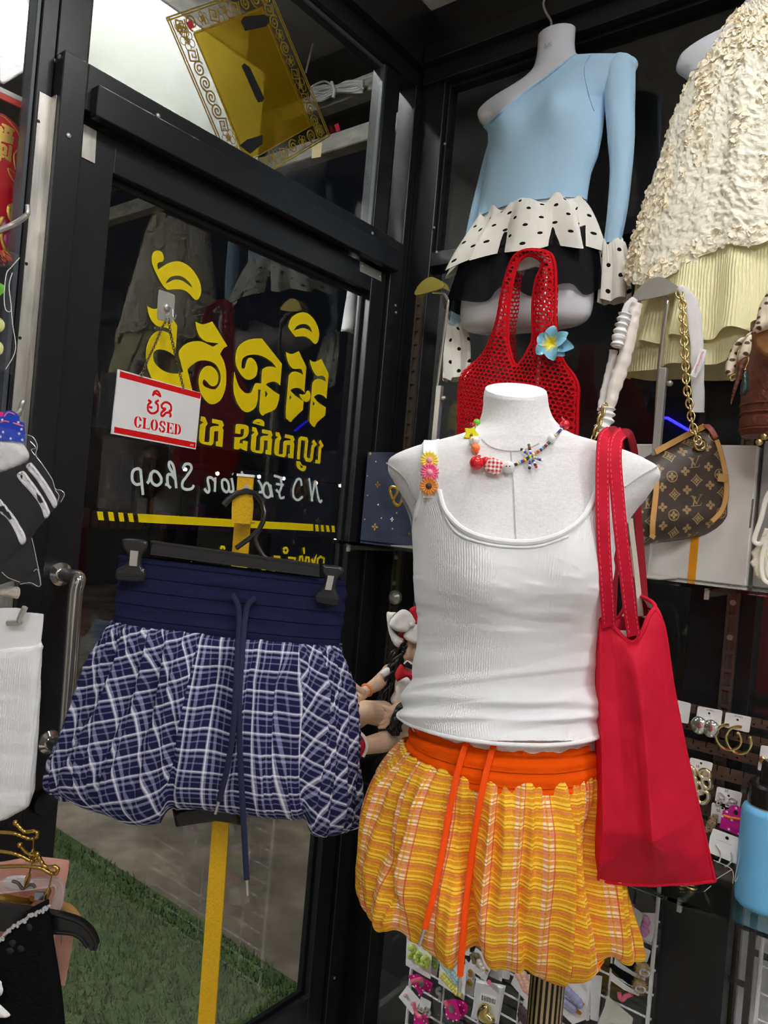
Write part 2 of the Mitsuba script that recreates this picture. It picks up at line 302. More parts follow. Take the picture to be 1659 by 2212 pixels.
for x in (1.019, 1.30): fr('glazing_bar', [x - .006, .004, .06], [x + .006, .014, .74], BLACK2, 0)
fr('glazing_bar', [.982, .004, .595], [1.013, .012, .604], BLACK2, 0); fr('glazing_bar', [1.025, .004, .665], [1.294, .012, .675], BLACK2, 0)
# ---------------------------------------------------------------- outside
struct('street_ground', bx([-16, -6, -.2], [-.031, 9, -.02]), CONC); struct('street_ground', bx([-.031, .0305, -.2], [8, 9, -.02]), CONC)
def f_turf(p, n, uv): return mix(s2l(44, 66, 36), s2l(88, 104, 62), fbm(p.x * 30, p.y * 30, p.z * 60, 3)) * (.6 + .8 * nz(p.x * 300, p.y * 300, 0))
TURF = mat('turf', P_(f_turf), .9, 0., .2)
n = 26000; bxy = np.stack([rng.uniform(-2.3, -.04, n), rng.uniform(-1.7, .075, n)], 1); bxy[:, 1] += .012 * np.sin(bxy[:, 0] * 9)
az = rng.uniform(0, 6.28, n); hh = rng.uniform(.012, .028, n); w = .0028; ln = rng.uniform(.2, .9, n) * hh
dx, dy = np.cos(az), np.sin(az); z0 = -.012
V = np.stack([np.stack([bxy[:, 0] - dy * w, bxy[:, 1] + dx * w, np.full(n, z0)], 1), np.stack([bxy[:, 0] + dy * w, bxy[:, 1] - dx * w, np.full(n, z0)], 1), np.stack([bxy[:, 0] + dx * ln, bxy[:, 1] + dy * ln, z0 + hh], 1)], 1).reshape(-1, 3)
obj('artificial_turf', cat([trimesh.Trimesh(V, np.arange(3 * n).reshape(-1, 3), process=False), bx([-2.35, -1.75, -.0195], [-.031, .085, -.012])]), TURF, smooth=False, label='green artificial turf mat on the concrete outside the glass door', cat_='artificial turf', kind='stuff')
WHITEB = mat('white_board', (240, 244, 236), .8, 0., .2)
DARKR = mat('porch_roof', (62, 62, 64), .8, 0., .2)
def f_gb(p, n, uv): return mix(s2l(86, 86, 84), s2l(150, 146, 138), fbm(p.x * 20, p.y * 20, p.z * 40, 3))
GREYB = mat('grey_beam', P_(f_gb), .7, 0., .3)
k = tag(key('awning_board'), 'long white board under the awning seen through the glass above the door', 'awning board')
obj('board', bx([-.62, -1.75, 2.50], [-.60, -.06, 2.875], .002), WHITEB, k, False)
obj('board', bx([-.619, -1.75, 2.88], [-.601, -.14, 3.02], .002), GREYB, k, False)
k = tag(key('awning_beam'), 'grey wooden beam with a round bolt under the white awning board', 'beam')
obj('beam', bx([-.60, -1.75, 2.42], [-.56, -.97, 2.495], .003), GREYB, k, False)
o = np.array([-.56, -.858, 2.478]); o = DX(-.56).at(21, 139); obj('bolt', tube([o, o + [.004, 0, 0], o + [.009, 0, 0]], [.008, .008, .004], 12), STEEL, k)
struct('awning_roof', bx([-2.2, -2.8, 3.05], [-.04, .6, 3.09]), DARKR)
for nm, lab, pz in (('porch_beam', 'grey porch beam seen low through the glass above the door', (700, 312)), ('porch_beam', 'upper grey porch beam carrying a coil of cable', (720, 205))):
    z = WY(.12).at(*pz)[2]; obj(nm, bx([-2.2, .12, z - .03], [-.04, .17, z + .03], .003), GREYB, smooth=False, label=lab, cat_='beam')
struct('neighbour_wall', bx([-.2, .34, -.02], [4., .39, 3.2]), mat('dark_wall', (22, 22, 24), .8)); struct('neighbour_floor', bx([-.2, .0305, -.0195], [4., .34, -.015]), 'mat_dark_wall')
# porch lamp, outside the frame on the left
k = thing('porch_lamp', 'tube lamp under the awning outside the door', 'lamp')
pl_ = sheet(Pl([0, 0, 0], [0, -1, 0]), 0, 1, 0, 1); x0 = -.32
for nm_, xa, xb, ya, yb, pw in (('tube', -.36, -.31, -1.6, -.15, .55), ('panel', -2.0, -1.5, -2.7, -2.0, .8)):
    zl = 3.02 if nm_ == 'tube' else 2.94; V = np.array([[xa, ya, zl], [xa, yb, zl], [xb, yb, zl], [xb, ya, zl]])
    scene[k + '__' + nm_] = {**mikit.ply(trimesh.Trimesh(V, [[0, 1, 2], [0, 2, 3]], process=False), 'mat_lamp'), 'emitter': {'type': 'area', 'radiance': rgb(np.array([.97, 1., .96]) * PORCH_POWER * pw)}}
obj('housing', bx([-.37, -1.62, 3.022], [-.30, -.13, 3.05]), WHITEP, k, False); obj('housing', bx([-2.02, -2.72, 2.945], [-1.48, -1.98, 3.05]), WHITEP, k, False)
# ================================================================ cloth and figures
def projpx(V):
    q = V.reshape(-1, 3) - C; z = q @ d; return np.stack([CX + F * (q @ ri) / z, CY - F * (q @ ui) / z, z], 1)
class Surf:
    """Finds the point of a shape that faces the room where a pixel of the photograph measures it."""
    def __init__(s, V): s.V = V.reshape(-1, 3); s.q = projpx(V); s.V0 = V
    def at(s, px, py, off=0., side=1):
        dd = np.hypot(s.q[:, 0] - px, s.q[:, 1] - py); i = np.argsort(dd)[:24]; lim = max(dd[i[0]] * 2 + 4, 9.)
        i = i[dd[i] < lim]; i = i[np.argmin(s.q[i, 2] * side)]
        v = ray(px, py); z = s.q[i, 2]; return C + v * (z - off)
    def path(s, L, off=.003, n=10): P = catmull(np.array(L, float), n); Q = np.array([s.at(x, y, off) for x, y in P]); return smooth_path(Q)
def smooth_path(Q, k=3):
    Q = Q.copy()
    for _ in range(k): Q[1:-1] = (Q[:-2] + 2 * Q[1:-1] + Q[2:]) / 4
    return Q
def folds(TH, S, f, g, seed=0, oct=2):
    p = np.stack([np.cos(TH) * f, np.sin(TH) * f, S * g + seed * 3.7], -1); return meshkit.fbm(p, oct, seed) - .5
def bump_n(f): return P_(f, 4e-4)
def stripes(x, lo, hi, sft=.015): return sst(lo - sft, lo + sft, x) * (1 - sst(hi - sft, hi + sft, x))
fr_ = lambda x: x - dr.floor(x)
# --- materials
def f_linen(p, n, uv): a = nz(p.x * 900, p.y * 900, p.z * 240); b = nz(p.x * 240, p.y * 240, p.z * 900); return mix(s2l(208, 208, 210), s2l(236, 236, 237), .5 * (a + b))
LINEN = mat('white_linen', P_(f_linen), .9, 0., .15)
GLOSSW = mat('gloss_white_plastic', (222, 224, 234), .22, 0., .5)
def f_rib(p, n, uv): return .5 + .5 * dr.sin(uv.x * 2 * math.pi / .0036)
RIBW = mat('white_ribbed_cotton', (238, 240, 243), .9, 0., .15, bump=bump_n(f_rib), bs=.0006)
WCOT = mat('white_cotton', (236, 238, 241), .9, 0., .15)
def f_band(p, n, uv):
    r = .5 + .5 * dr.sin(uv.x * 2 * math.pi / .0028); z = fr_(uv.y / .0205 + .004 * dr.sin(uv.x * 2 * math.pi / .009)); return r * .5 - 2.2 * stripes(z, .46, .54, .03)
BANDN = mat('navy_rib', (32, 34, 66), .95, 0., .12, bump=bump_n(f_band), bs=.0011)
BANDO = mat('orange_rib', (250, 92, 8), .95, 0., .12, bump=bump_n(f_band), bs=.0011)
def warp_uv(uv):
    """Bias-cut side panels, straight middle panel."""
    u, v = mi.Float(uv.x), mi.Float(uv.y); return u, v
def f_plaid_n(p, n, uv):
    # the panel is chosen by the seams at uv.x (measured from the right side of the waist, round the front)
    u0, v0 = mi.Float(uv.x), mi.Float(uv.y); L = NV['L']
    x = u0 / L; left = x < NV['a']; right = x > NV['b']
    ang = dr.select(left, mi.Float(.42), dr.select(right, mi.Float(-.55), mi.Float(0.02)))
    c_, s_ = dr.cos(ang), dr.sin(ang); u = (u0 * c_ - v0 * s_) / .037; v = (u0 * s_ + v0 * c_) / .036
    w = lambda t: stripes(t, .04, .10); l = lambda t: stripes(t, .0, .17) * .55 + stripes(t, .30, .42) * .5 + stripes(t, .64, .71) * .34
    k = lambda t: stripes(t, .185, .205, .01) + stripes(t, .24, .262, .01) + stripes(t, -.02, .005, .01)
    a, b = fr_(u), fr_(v); grain = .7 + .6 * nz(u0 * 900, v0 * 2600, 0)
    W = dr.clip((w(a) + w(b)) * .62 * grain, 0, 1); L_ = dr.clip((l(a) + l(b)) * .72 * grain, 0, 1); K = dr.clip((k(a) + k(b)) * .5, 0, 1)
    c1 = mix(mix(s2l(30, 31, 68), s2l(176, 179, 220), L_), s2l(244, 244, 250), W); return mix(c1, s2l(14, 15, 30), K * .8)
NV = dict(L=1., a=.3, b=.7)
PLN = mat('navy_plaid', P_(f_plaid_n), .9, 0., .15)
def f_plaid_o(p, n, uv):
    u0, v0 = mi.Float(uv.x), mi.Float(uv.y); a, b = fr_(u0 / .048), fr_(v0 / .029)
    gr = nz(u0 * 1400, v0 * 500, 0); g2 = nz(u0 * 500, v0 * 1400, 5)
    c_ = mix(s2l(224, 148, 30), s2l(240, 170, 52), gr)
    yh = stripes(b, .06, .20) + stripes(b, .27, .36) + stripes(b, .80, .86)
    c_ = mix(c_, s2l(255, 214, 74), dr.clip(yh, 0, 1) * .85)
    ph = stripes(b, .50, .62); c_ = mix(c_, s2l(226, 122, 88), ph * .7)
    pv = stripes(a, .08, .18) + stripes(a, .24, .36) * .9; both = dr.clip(yh, 0, 1) * dr.clip(pv, 0, 1)
    c_ = mix(c_, s2l(232, 148, 122), dr.clip(pv, 0, 1) * .62); c_ = mix(c_, s2l(255, 244, 222), both * .75)
    m = stripes(a, .385, .415, .01) ; c_ = mix(c_, s2l(206, 64, 92), m * .85)
    k = stripes(b, .215, .235, .012) + stripes(b, .41, .43, .012) + stripes(a, .20, .21, .008) * .6; return mix(c_, s2l(96, 70, 40), dr.clip(k, 0, 1) * .6) * (.9 + .2 * g2)
PLO = mat('yellow_plaid', P_(f_plaid_o), .9, 0., .15)
# --- 1. white mannequin in the middle
MA = 'mannequin'; thing('mannequin', 'white linen mannequin in front, wearing the white tank top and beaded necklace', 'mannequin')
TA = 1.07
rowsA = [(842, 1049, 1179, .056, .056), (852, 1046, 1181, .058, .058), (880, 1044, 1184, .058, .058), (905, 1038, 1193, .060, .060), (925, 1024, 1212, .064, .064), (940, 995, 1240, .068, .066), (952, 955, 1285, .072, .068),
         (962, 918, 1322, .074, .070), (975, 880, 1362, .078, .074), (988, 852, 1392, .080, .078), (1004, 838, 1417, .084, .08), (1020, 838, 1423, .088, .082), (1045, 850, 1410, .094, .085), (1070, 865, 1392, .099, .088), (1095, 880, 1370, .103, .09),
         (1130, 893, 1346, .106, .092), (1180, 898, 1322, .108, .095), (1250, 900, 1308, .108, .095), (1320, 906, 1298, .102, .092), (1400, 906, 1288, .096, .09), (1480, 900, 1288, .098, .095), (1560, 890, 1300, .106, .105), (1660, 878, 1306, .112, .115)]
bl, br = C + ray(998, 1236) * TA, C + ray(1213, 1240) * TA
def pushA(TH, S, V):
    f = np.clip(-np.sin(TH), 0, 1)**.6; o = 0
    for b in (bl, br):
        du = (V - b) @ rh; dz = V[..., 2] - b[2]; o = o + .039 * np.exp(-(du / .062)**2 - np.where(dz > 0, (dz / .085)**2, (dz / .052)**2))
    du = (V - (bl + br) / 2) @ rh; dz = V[..., 2] - bl[2] - .10
    return f * o
def zsA(TH, S, V): return .020 * np.sin(TH) * np.exp(-(S / .03)**2)
V, UV, TH, S = loft(rowsA, TA, 240, 240, slope=.02, push=pushA, zs=zsA)
V2, UV2 = seam(V, UV); obj('body', gridmesh(V2), LINEN, MA, smooth=True, uv=UV2.reshape(-1, 2))
obj('neck_cap', cat([fanmesh(V[0], V[0].mean(0) + [0, 0, .002])]), LINEN, MA, smooth=False, label='gathered linen cap on the cut neck')
obj('base_cap', fanmesh(V[-1][::-1], V[-1].mean(0)), LINEN, MA, smooth=False)
SA = Surf(V)
obj('seam', tube(SA.path([(1115, 1172), (1112, 1110), (1110, 1060), (1104, 975)], .0005), .0006, 6), mat('grey_thread', (176, 176, 178), .9), MA)
obj('seam', tube(SA.path([(1040, 948), (1062, 966), (1098, 974), (1130, 972), (1165, 958)], .0005), .0006, 6), 'mat_grey_thread', MA)
obj('seam', tube(SA.path([(835, 1000), (872, 1030), (893, 1072), (903, 1110)], .0005), .001, 6), 'mat_grey_thread', MA)
obj('seam', tube(SA.path([(1420, 1008), (1385, 1028), (1350, 1052)], .0005), .001, 6), 'mat_grey_thread', MA)
# pole of striped wood veneer, foot on the floor
pb = C + ray(1180, 2150) * 1.09; pt = V[-1].mean(0)
def f_pole(p, n, uv): q = fr_(dr.atan2(p.y - float(pb[1]), p.x - float(pb[0])) * 3.2); return mix(s2l(40, 34, 30), s2l(206, 182, 138), sst(.45, .55, q) * .9)
obj('pole', tube([[pb[0], pb[1], .03], [pb[0], pb[1], pt[2] + .05]], .0255, 40), mat('pole_gold', P_(f_pole), .2, .6), MA)
obj('foot', tube([[pb[0], pb[1], 0], [pb[0], pb[1], .012], [pb[0], pb[1], .022], [pb[0], pb[1], .03]], [.15, .15, .14, .03], 40), CHROME, MA)
# tank top
k = thing('tank_top', 'white ribbed tank top with three daisy buttons on one strap, on the front mannequin', 'top')
def dispT(TH, S, V):
    q = projpx(V).reshape(V.shape); y = q[..., 1]; x = q[..., 0]
    w = .0045 * np.ones_like(TH)
    low = np.clip((y - 1400) / 70, 0, 1); pn = np.stack([x / 260 + y / 300, y / 34 + x / 260, 0 * x], -1); w = w + low * .011 * np.maximum(meshkit.fbm(pn, 2, 3) - .38, 0) * 1.9
    mid = np.exp(-((y - 1335) / 60)**2); w = w + mid * .004 * (meshkit.fbm(np.stack([x / 90, y / 22, 0 * x], -1), 2, 5) - .5)
    w = w + .011 * np.exp(-((y - 1506 - (x - 1100) * .03) / 16)**2) + .006 * np.exp(-((y - 1545) / 10)**2) + .0022 * (meshkit.fbm(np.stack([x / 60 + y / 160, y / 16 - x / 90, 0 * x], -1), 2, 15) - .5) * np.exp(-((y - 1290) / 110)**2)
    return w
rowsT = [r for r in rowsA if 930 < r[0] <= 1480] + [(1520, 884, 1295, .113, .11), (1545, 880, 1306, .125, .12), (1552, 882, 1305, .124, .119)]
VT, UVT, THT, ST = loft(rowsT, TA, 420, 420, slope=.02, push=pushA, disp=dispT)
neck = glyph([(950, 900, 0), (948, 1058), (962, 1103), (1000, 1143), (1050, 1163), (1110, 1171), (1165, 1168), (1222, 1148), (1263, 1112), (1287, 1062), (1296, 1000), (1299, 900, 0)])
front = Polygon(list(map(tuple, [(911, 900), (913, 1058), (905, 1080), (892, 1120), (884, 1200), (860, 1300), (850, 1600), (1350, 1600), (1345, 1300), (1322, 1190), (1330, 1140), (1336, 1080), (1336, 1000), (1330, 900)]))).difference(Polygon(neck).buffer(0))
V2, UV2 = seam(VT, UVT); mm = gridmesh(V2); ce = V2.reshape(-1, 3)[mm.faces].mean(1); q = projpx(ce)
from shapely import contains_xy
bkf = np.repeat(np.sin(np.arange(420) / 420 * 2 * np.pi)[None], 1, 0)
nf = len(mm.faces) // 2; back = np.tile(np.tile(np.sin((np.arange(420) + 105.5) / 420 * 2 * np.pi) > .0, 419), 2)
keep = np.where(back, (q[:, 1] > 1075), contains_xy(front, q[:, 0], q[:, 1])); mm.update_faces(keep)
obj('body', mm, RIBW, k, smooth=True, uv=UV2.reshape(-1, 2))
ST_ = Surf(VT)
obj('neck_binding', tube(ST_.path([(948, 1058), (962, 1103), (1000, 1143), (1050, 1163), (1110, 1171), (1165, 1168), (1222, 1148), (1263, 1112), (1287, 1062), (1297, 1000), (1301, 960)], .001), .0038, 8), WCOT, k)
obj('neck_binding', tube(ST_.path([(946, 1062), (952, 1092), (985, 1150), (1046, 1174), (1110, 1182), (1168, 1179), (1228, 1158)], .001), .0016, 8), WCOT, k)
obj('arm_binding', tube(ST_.path([(912, 1062), (908, 1078), (902, 1096), (898, 1114)], .0), .0035, 8), WCOT, k)
obj('hem', tube(np.vstack([VT[-3], VT[-3][:1]]), .0028, 8), WCOT, k)
sp = SA.path([(930, 953), (929, 980), (928, 1030), (929, 1075)], .004, 12); obj('strap', ribbon(sp, rh * .0095 + up * .0005, .0016), WCOT, k)
sp = SA.path([(916, 956), (915, 980), (914, 1030), (915, 1075)], .0035, 12); obj('strap_edge', tube(sp, .0016, 8), WCOT, k)
for i, (px, py, col, cc) in enumerate([(927, 994, (240, 218, 84), (236, 160, 170)), (928, 1020, (236, 92, 138), (250, 160, 180)), (926, 1050, (214, 132, 44), (78, 46, 24))]):
    c0 = SA.at(px, py, .011); kb = obj('daisy_button', cat([ball(c0 + .0078 * (math.cos(a) * rh + math.sin(a) * up) + d * .001, 1, 2, (.0022, .0022, .0022)) if False else tube(np.array([c0, c0 + .010 * (math.cos(a) * rh + math.sin(a) * up) - d * .001, c0 + .0125 * (math.cos(a) * rh + math.sin(a) * up)]), [.0012, .0019, .0009], 7) for a in np.arange(16) / 16 * 2 * np.pi]), mat(f'daisy_{i}', col, .4), k, label=('yellow', 'pink', 'orange')[i] + ' daisy button')
    obj('centre', ball(c0 - d * .0015, .0042, 2, (1, 1, 1)), mat(f'daisyc_{i}', cc, .5), kb)
# necklace of mixed beads
k = thing('bead_necklace', 'colourful beaded necklace with red cherry, checked cube bead and bead flower on the front mannequin', 'necklace')
L = [(1035, 910), (1020, 930), (1019, 950), (1025, 968), (1034, 983), (1048, 997), (1062, 1006), (1085, 1012), (1110, 1005), (1135, 993), (1150, 982), (1168, 972), (1182, 960), (1196, 945), (1210, 930), (1220, 916), (1213, 900)]
P = SA.path(L, .0035, 14); ss = np.r_[0, np.cumsum(np.linalg.norm(np.diff(P, axis=0), axis=1))]
obj('cord', tube(P, .0005, 6), 'mat_grey_thread', k)
BC = [(214, 30, 44), (40, 60, 170), (250, 214, 40), (60, 140, 60), (240, 240, 240), (120, 190, 240), (240, 130, 40), (22, 22, 24), (150, 110, 60), (40, 50, 130)]
bm = [mat(f'bead_{i}', c_, .25, clearcoat=.6) for i, c_ in enumerate(BC)]
bead = mikit.ply(trimesh.Trimesh(*[np.array(x) for x in (lambda m: (m.vertices, m.faces))(tube([[0, 0, -.0013], [0, 0, -.0011], [0, 0, .0011], [0, 0, .0013]], [.0009, .0021, .0021, .0009], 10))], process=False), None, smooth=40)
random.seed(3); s0 = .004
def onP(s): i = np.clip(np.searchsorted(ss, s), 1, len(P) - 1); f_ = (s - ss[i - 1]) / max(ss[i] - ss[i - 1], 1e-9); return P[i - 1] + (P[i] - P[i - 1]) * f_, nrm(P[i] - P[i - 1])
big = [(1078, 1008)]
while s0 < ss[-1] - .004:
    p, t_ = onP(s0); q = projpx(p[None])[0]
    if not (1052 < q[0] < 1100 and q[1] > 990):
        a = nrm(np.cross(t_, d)); bcol = random.choice(bm)
        scene[key(k + '__bead')] = {**bead, 'bsdf': {'type': 'ref', 'id': bcol}, 'to_world': mat3(p, a, np.cross(t_, a), t_)}
    s0 += .0029
def bb(name, px, py, r, m, lab=None, off=.006): return obj(name, ball(SA.at(px, py, off), r, 3), m, k, label=lab)
scene['mat_red_glass'] = {'type': 'dielectric', 'int_ior': 1.5, 'specular_transmittance': rgb([.85, .04, .05])}
REDBEAD = mat('red_bead', (206, 18, 40), .15, clearcoat=1.)
bb('cherry_bead', 1029, 1000, .0092, mat('cherry', (210, 16, 24), .08, clearcoat=1.), 'red glass cherry', .011)
bb('round_bead', 1220, 918, .0068, REDBEAD, 'red round bead'); bb('round_bead', 1049, 996, .0058, REDBEAD, 'red round bead'); bb('round_bead', 1020, 920, .0052, mat('darkred_bead', (150, 24, 40), .2), 'dark red bead')
bb('round_bead', 1027, 968, .0062, mat('orange_bead', (250, 130, 70), .3), 'orange bead'); bb('round_bead', 1098, 1009, .0082, mat('pearl_bead', (226, 226, 220), .08, clearcoat=1.), 'clear bead with face dots', .009)
bb('round_bead', 1191, 948, .0058, mat('white_bead', (240, 238, 240), .25), 'white bead')
for dx_ in (-3, 4): bb('face_dot', 1097 + dx_, 1007, .001, BLACKP, None, .0168)
def f_ging(p, n, uv):
    a, b = fr_(((p.x * rh[0] + p.y * rh[1])) / .0052), fr_(p.z / .0052); return mix(s2l(250, 240, 238), s2l(206, 26, 42), .5 * (stripes(a, .1, .6) + stripes(b, .1, .6)))
c0 = SA.at(1066, 1007, .009); m = bx([-.0105, -.009, -.0095], [.0105, .009, .0095], .003); R_ = np.stack([nrm(rh - .35 * up), -d, nrm(up + .35 * rh)], 1); m.vertices = m.vertices @ R_.T + c0
obj('cube_bead', m, mat('gingham', P_(f_ging), .3), k, label='red and white checked cube bead')
c0 = SA.at(1017, 937, .006); obj('star_bead', extr(Dp((c0 - C) @ d), Polygon([((.0095 if i % 2 == 0 else .0058) * math.cos(i * .628 + 1.2) + (c0 - C) @ rh, (.0095 if i % 2 == 0 else .0058) * math.sin(i * .628 + 1.2) + c0[2] - C[2]) for i in range(10)]).buffer(.001), -.003, .003), mat('yellow_bead', (238, 230, 30), .3), k, label='yellow smiling star bead')
o = ball(SA.at(1025, 952, .007), .0072, 2, (1, 1, .85)); obj('egg_bead', o, mat('egg_bead', (232, 234, 226), .2), k); bb('yolk', 1023, 950, .003, mat('yolk', (240, 180, 40), .4), None, .0125)
bb('leaf_bead', 1030, 913, .0055, mat('green_bead', (120, 200, 60), .3))
cF = (1147, 986)
for a in (1.75, 2.5, .0 - .35, -1.1, -1.7):
    Q = [(cF[0] + r_ * math.cos(a), cF[1] - r_ * math.sin(a)) for r_ in np.linspace(2, 25, 6)]
    for i, (x, y) in enumerate(Q): bb('flower_bead', x, y, .002, bm[(i * 3 + int(a * 5)) % 10], None, .008)
# --- 2. orange waist plaid bubble skirt
k = thing('bubble_skirt', 'yellow plaid bubble skirt with orange waistband and orange drawstrings on the front mannequin', 'skirt')
rowsB = [(1520, 902, 1290, .088, .09), (1540, 897, 1294, .090, .094), (1568, 889, 1301, .104, .108), (1600, 882, 1303, .12, .12), (1640, 876, 1304, .124, .124), (1648, 877, 1303, .123, .123)]
VB, UVB, _, _ = loft(rowsB, TA, 60, 300, slope=.05, disp=lambda TH, S, V: .0012 * np.cos(S * 5 * 2 * np.pi) + .003 * folds(TH, S, 8, 6, 2))
cloth('waistband', VB, UVB, BANDO, k, label='orange ribbed waistband'); SB = Surf(VB)
rowsS = [(1622, 872, 1302, .118, .12, .06), (1632, 866, 1306, .122, .12, .06), (1660, 852, 1312, .128, .125, .07), (1720, 834, 1320, .134, .13, .09), (1790, 815, 1328, .14, .135, .11), (1860, 797, 1336, .143, .14, .13), (1925, 785, 1346, .14, .14, .15), (1968, 782, 1352, .130, .13, .16), (1995, 800, 1345, .112, .11, .16), (2000, 840, 1310, .095, .09, .15), (1970, 850, 1290, .09, .08, .15)]
def dispS(TH, S, V):
    g = np.clip(1 - S * 3.2, 0, 1); a = np.minimum(S * 5, 1)
    big = folds(TH, S, 3.2, 1.1, 11, 2); fine = folds(TH, S, 13, 1.6, 12, 2)
    cr = -np.abs(folds(TH, S * .6 + .12 * np.sin(TH * 2), 6.5, 1.2, 14, 2))
    x = projpx(V).reshape(V.shape)[..., 0] + 14 * np.sin(S * 5); fr = (np.sin(TH) < .1) * np.clip(S * 2 - .25, 0, 1); crs = -.030 * np.exp(-((x - 1018) / 17)**2) - .022 * np.exp(-((x - 1304) / 15)**2) - .016 * np.exp(-((x - 862) / 15)**2) - .016 * np.exp(-((x - 1135) / 14)**2) * (1 - S) * 1.6
    return crs * fr + .075 * a * big + .020 * fine * (g + .35) + .085 * a * (cr + .09) * (1 - .35 * S)
def zsS(TH, S, V):
    q = projpx(V).reshape(V.shape); x = q[..., 0]; fr = np.sin(TH) < .1
    n1 = .034 * np.exp(-((x - 1018) / 28)**2) + .020 * np.exp(-((x - 852) / 24)**2) + .028 * np.exp(-((x - 1318) / 26)**2) - .020 * np.exp(-((x - 970) / 32)**2) - .022 * np.exp(-((x - 1215) / 75)**2)
    return np.clip((S - .62) / .3, 0, 1)**1.5 * fr * n1 + .0012 * folds(TH, S, 26, .5, 3) * np.clip(1 - S * 18, 0, 1)
VS, UVS, _, _ = loft(rowsS, TA, 200, 420, disp=dispS, zs=zsS)
cloth('skirt', VS, UVS, PLO, k, label='yellow plaid bubble skirt body'); SS = Surf(np.concatenate([VB, VS[:, ::1][:, :VB.shape[1]]]) if False else np.vstack([VB.reshape(-1, 3), VS.reshape(-1, 3)])[None])
ORC = mat('orange_cord', (252, 84, 16), .8, 0., .2)
for L in ([(1021, 1576), (1008, 1600), (984, 1680), (966, 1780), (948, 1880), (930, 1960), (917, 2005)], [(1078, 1578), (1069, 1600), (1046, 1680), (1026, 1790), (1012, 1900), (1002, 2000), (994, 2108)]):
    P = SS.path(L, .009, 8); P = smooth_path(P, 25); kd = obj('drawstring', tube(P, .0042, 10, flat=.55, up0=d), ORC, k)
    e = nrm(P[-1] - P[-4]); obj('tip', tube([P[-1] - e * .002, P[-1] + e * .024], .0021, 10), STEEL, kd)
# --- 3. red tote on the mannequin's shoulder
k = thing('tote_bag', 'plain red fabric tote bag hanging by long straps from the shoulder of the mannequin', 'bag')
def f_red(p, n, uv): return mix(s2l(186, 10, 40), s2l(206, 22, 54), fbm(p.x * 40, p.y * 40, p.z * 40, 2))
REDF = mat('red_canvas', P_(f_red), .75, 0., .25, sheen=.3)
def f_chk(p, n, uv):
    a = dr.floor(p.z / .022) + dr.floor((p.x * rh[0] + p.y * rh[1]) / .022); return mix(s2l(150, 20, 36), s2l(228, 222, 210), sst(.45, .55, a - 2 * dr.floor(a / 2)))
CHK = mat('red_check_lining', P_(f_chk), .9, 0., .15)
tb = 1.0
def u3(px, py, t): return C + ray(px, py) * t
# gusset facing the room: a grid of photograph points with their distance
G = [[(1297, 1338, 1.00), (1322, 1352, .99), (1345, 1376, .985), (1366, 1388, .985), (1383, 1372, .985), (1398, 1338, .99), (1413, 1318, 1.0)],
     [(1298, 1420, .985), (1330, 1440, .975), (1355, 1450, .968), (1380, 1456, .966), (1404, 1440, .972), (1424, 1400, .98), (1438, 1370, .995)],
     [(1300, 1530, .97), (1338, 1545, .962), (1368, 1555, .955), (1392, 1560, .952), (1418, 1545, .962), (1440, 1510, .974), (1454, 1480, .99)],
     [(1302, 1660, .958), (1345, 1672, .948), (1378, 1680, .94), (1402, 1684, .936), (1434, 1675, .95), (1462, 1650, .965), (1482, 1625, .985)],
     [(1304, 1790, .945), (1350, 1800, .935), (1388, 1808, .925), (1410, 1820, .918), (1444, 1800, .935), (1484, 1778, .955), (1512, 1757, .978)],
     [(1296, 1866, .955), (1340, 1852, .95), (1384, 1840, .945), (1412, 1830, .928), (1452, 1848, .95), (1500, 1852, .965), (1530, 1838, .98)],
     [(1292, 1902, .985), (1336, 1908, .985), (1384, 1912, .985), (1415, 1913, .985), (1460, 1911, .985), (1508, 1908, .985), (1545, 1903, .985)]]
A = np.array([[u3(x_, y_, t_ - (.013 if j_ == 3 else .004 if j_ in (2, 4) else 0) * (0 < i_ < 6)) for j_, (x_, y_, t_) in enumerate(r)] for i_, r in enumerate(G)]); from scipy.interpolate import RegularGridInterpolator as RGI
f_ = RGI((np.arange(7), np.arange(7)), A, method='linear'); gi, gj = np.meshgrid(np.linspace(0, 6, 73), np.linspace(0, 6, 61), indexing='ij'); gr = f_(np.stack([gi, gj], -1))
fc = RGI((np.arange(7), np.arange(7)), A, method='cubic')(np.stack([gi, gj], -1)); wv = (np.clip((gi - 1.2) / 1.6, 0, 1) * .8 + np.clip((gi - 3.6), 0, 1) * .2)[..., None]; gr = fc * (1 - wv) + gr * wv
gr = gr - d * (.006 * (meshkit.fbm(np.stack([gi * .8, gj * 1.1, 0 * gi], -1), 3, 9) - .5) * np.clip(gj, 0, 1) * np.clip(6 - gj, 0, 1))[..., None]
dep = d * .30 + rh * .06; dtop = d * .25 + rh * .055
sc = np.linspace(0, 1, 24)
def sidewall(edge, s):
    e0 = gr[:, edge]; dv = np.outer(np.linspace(1, 0, 73), dtop) + np.outer(np.linspace(0, 1, 73), dep); bul = s * rh * .02
    return e0[:, None] + sc[None, :, None] * dv[:, None] + (np.sin(sc * np.pi) * .7)[None, :, None] * bul
sl_, sr_ = sidewall(0, -1), sidewall(-1, 1)
bottom = gr[-1][:, None] + sc[None, :, None] * dep; backw = gr + np.linspace(1, 0, 73)[:, None, None] * dtop + np.linspace(0, 1, 73)[:, None, None] * dep
obj('gusset', gridmesh(gr), REDF, k, smooth=45, label='folded end panel of the red tote'); obj('side', gridmesh(sl_), REDF, k, smooth=45); obj('side', gridmesh(sr_), REDF, k, smooth=45); obj('base', gridmesh(bottom), REDF, k, smooth=45); obj('gusset', gridmesh(backw), REDF, k, smooth=45)
inn = lambda G_: (G_ - (gr.mean((0, 1)) + dep / 2)) * .985 + gr.mean((0, 1)) + dep / 2
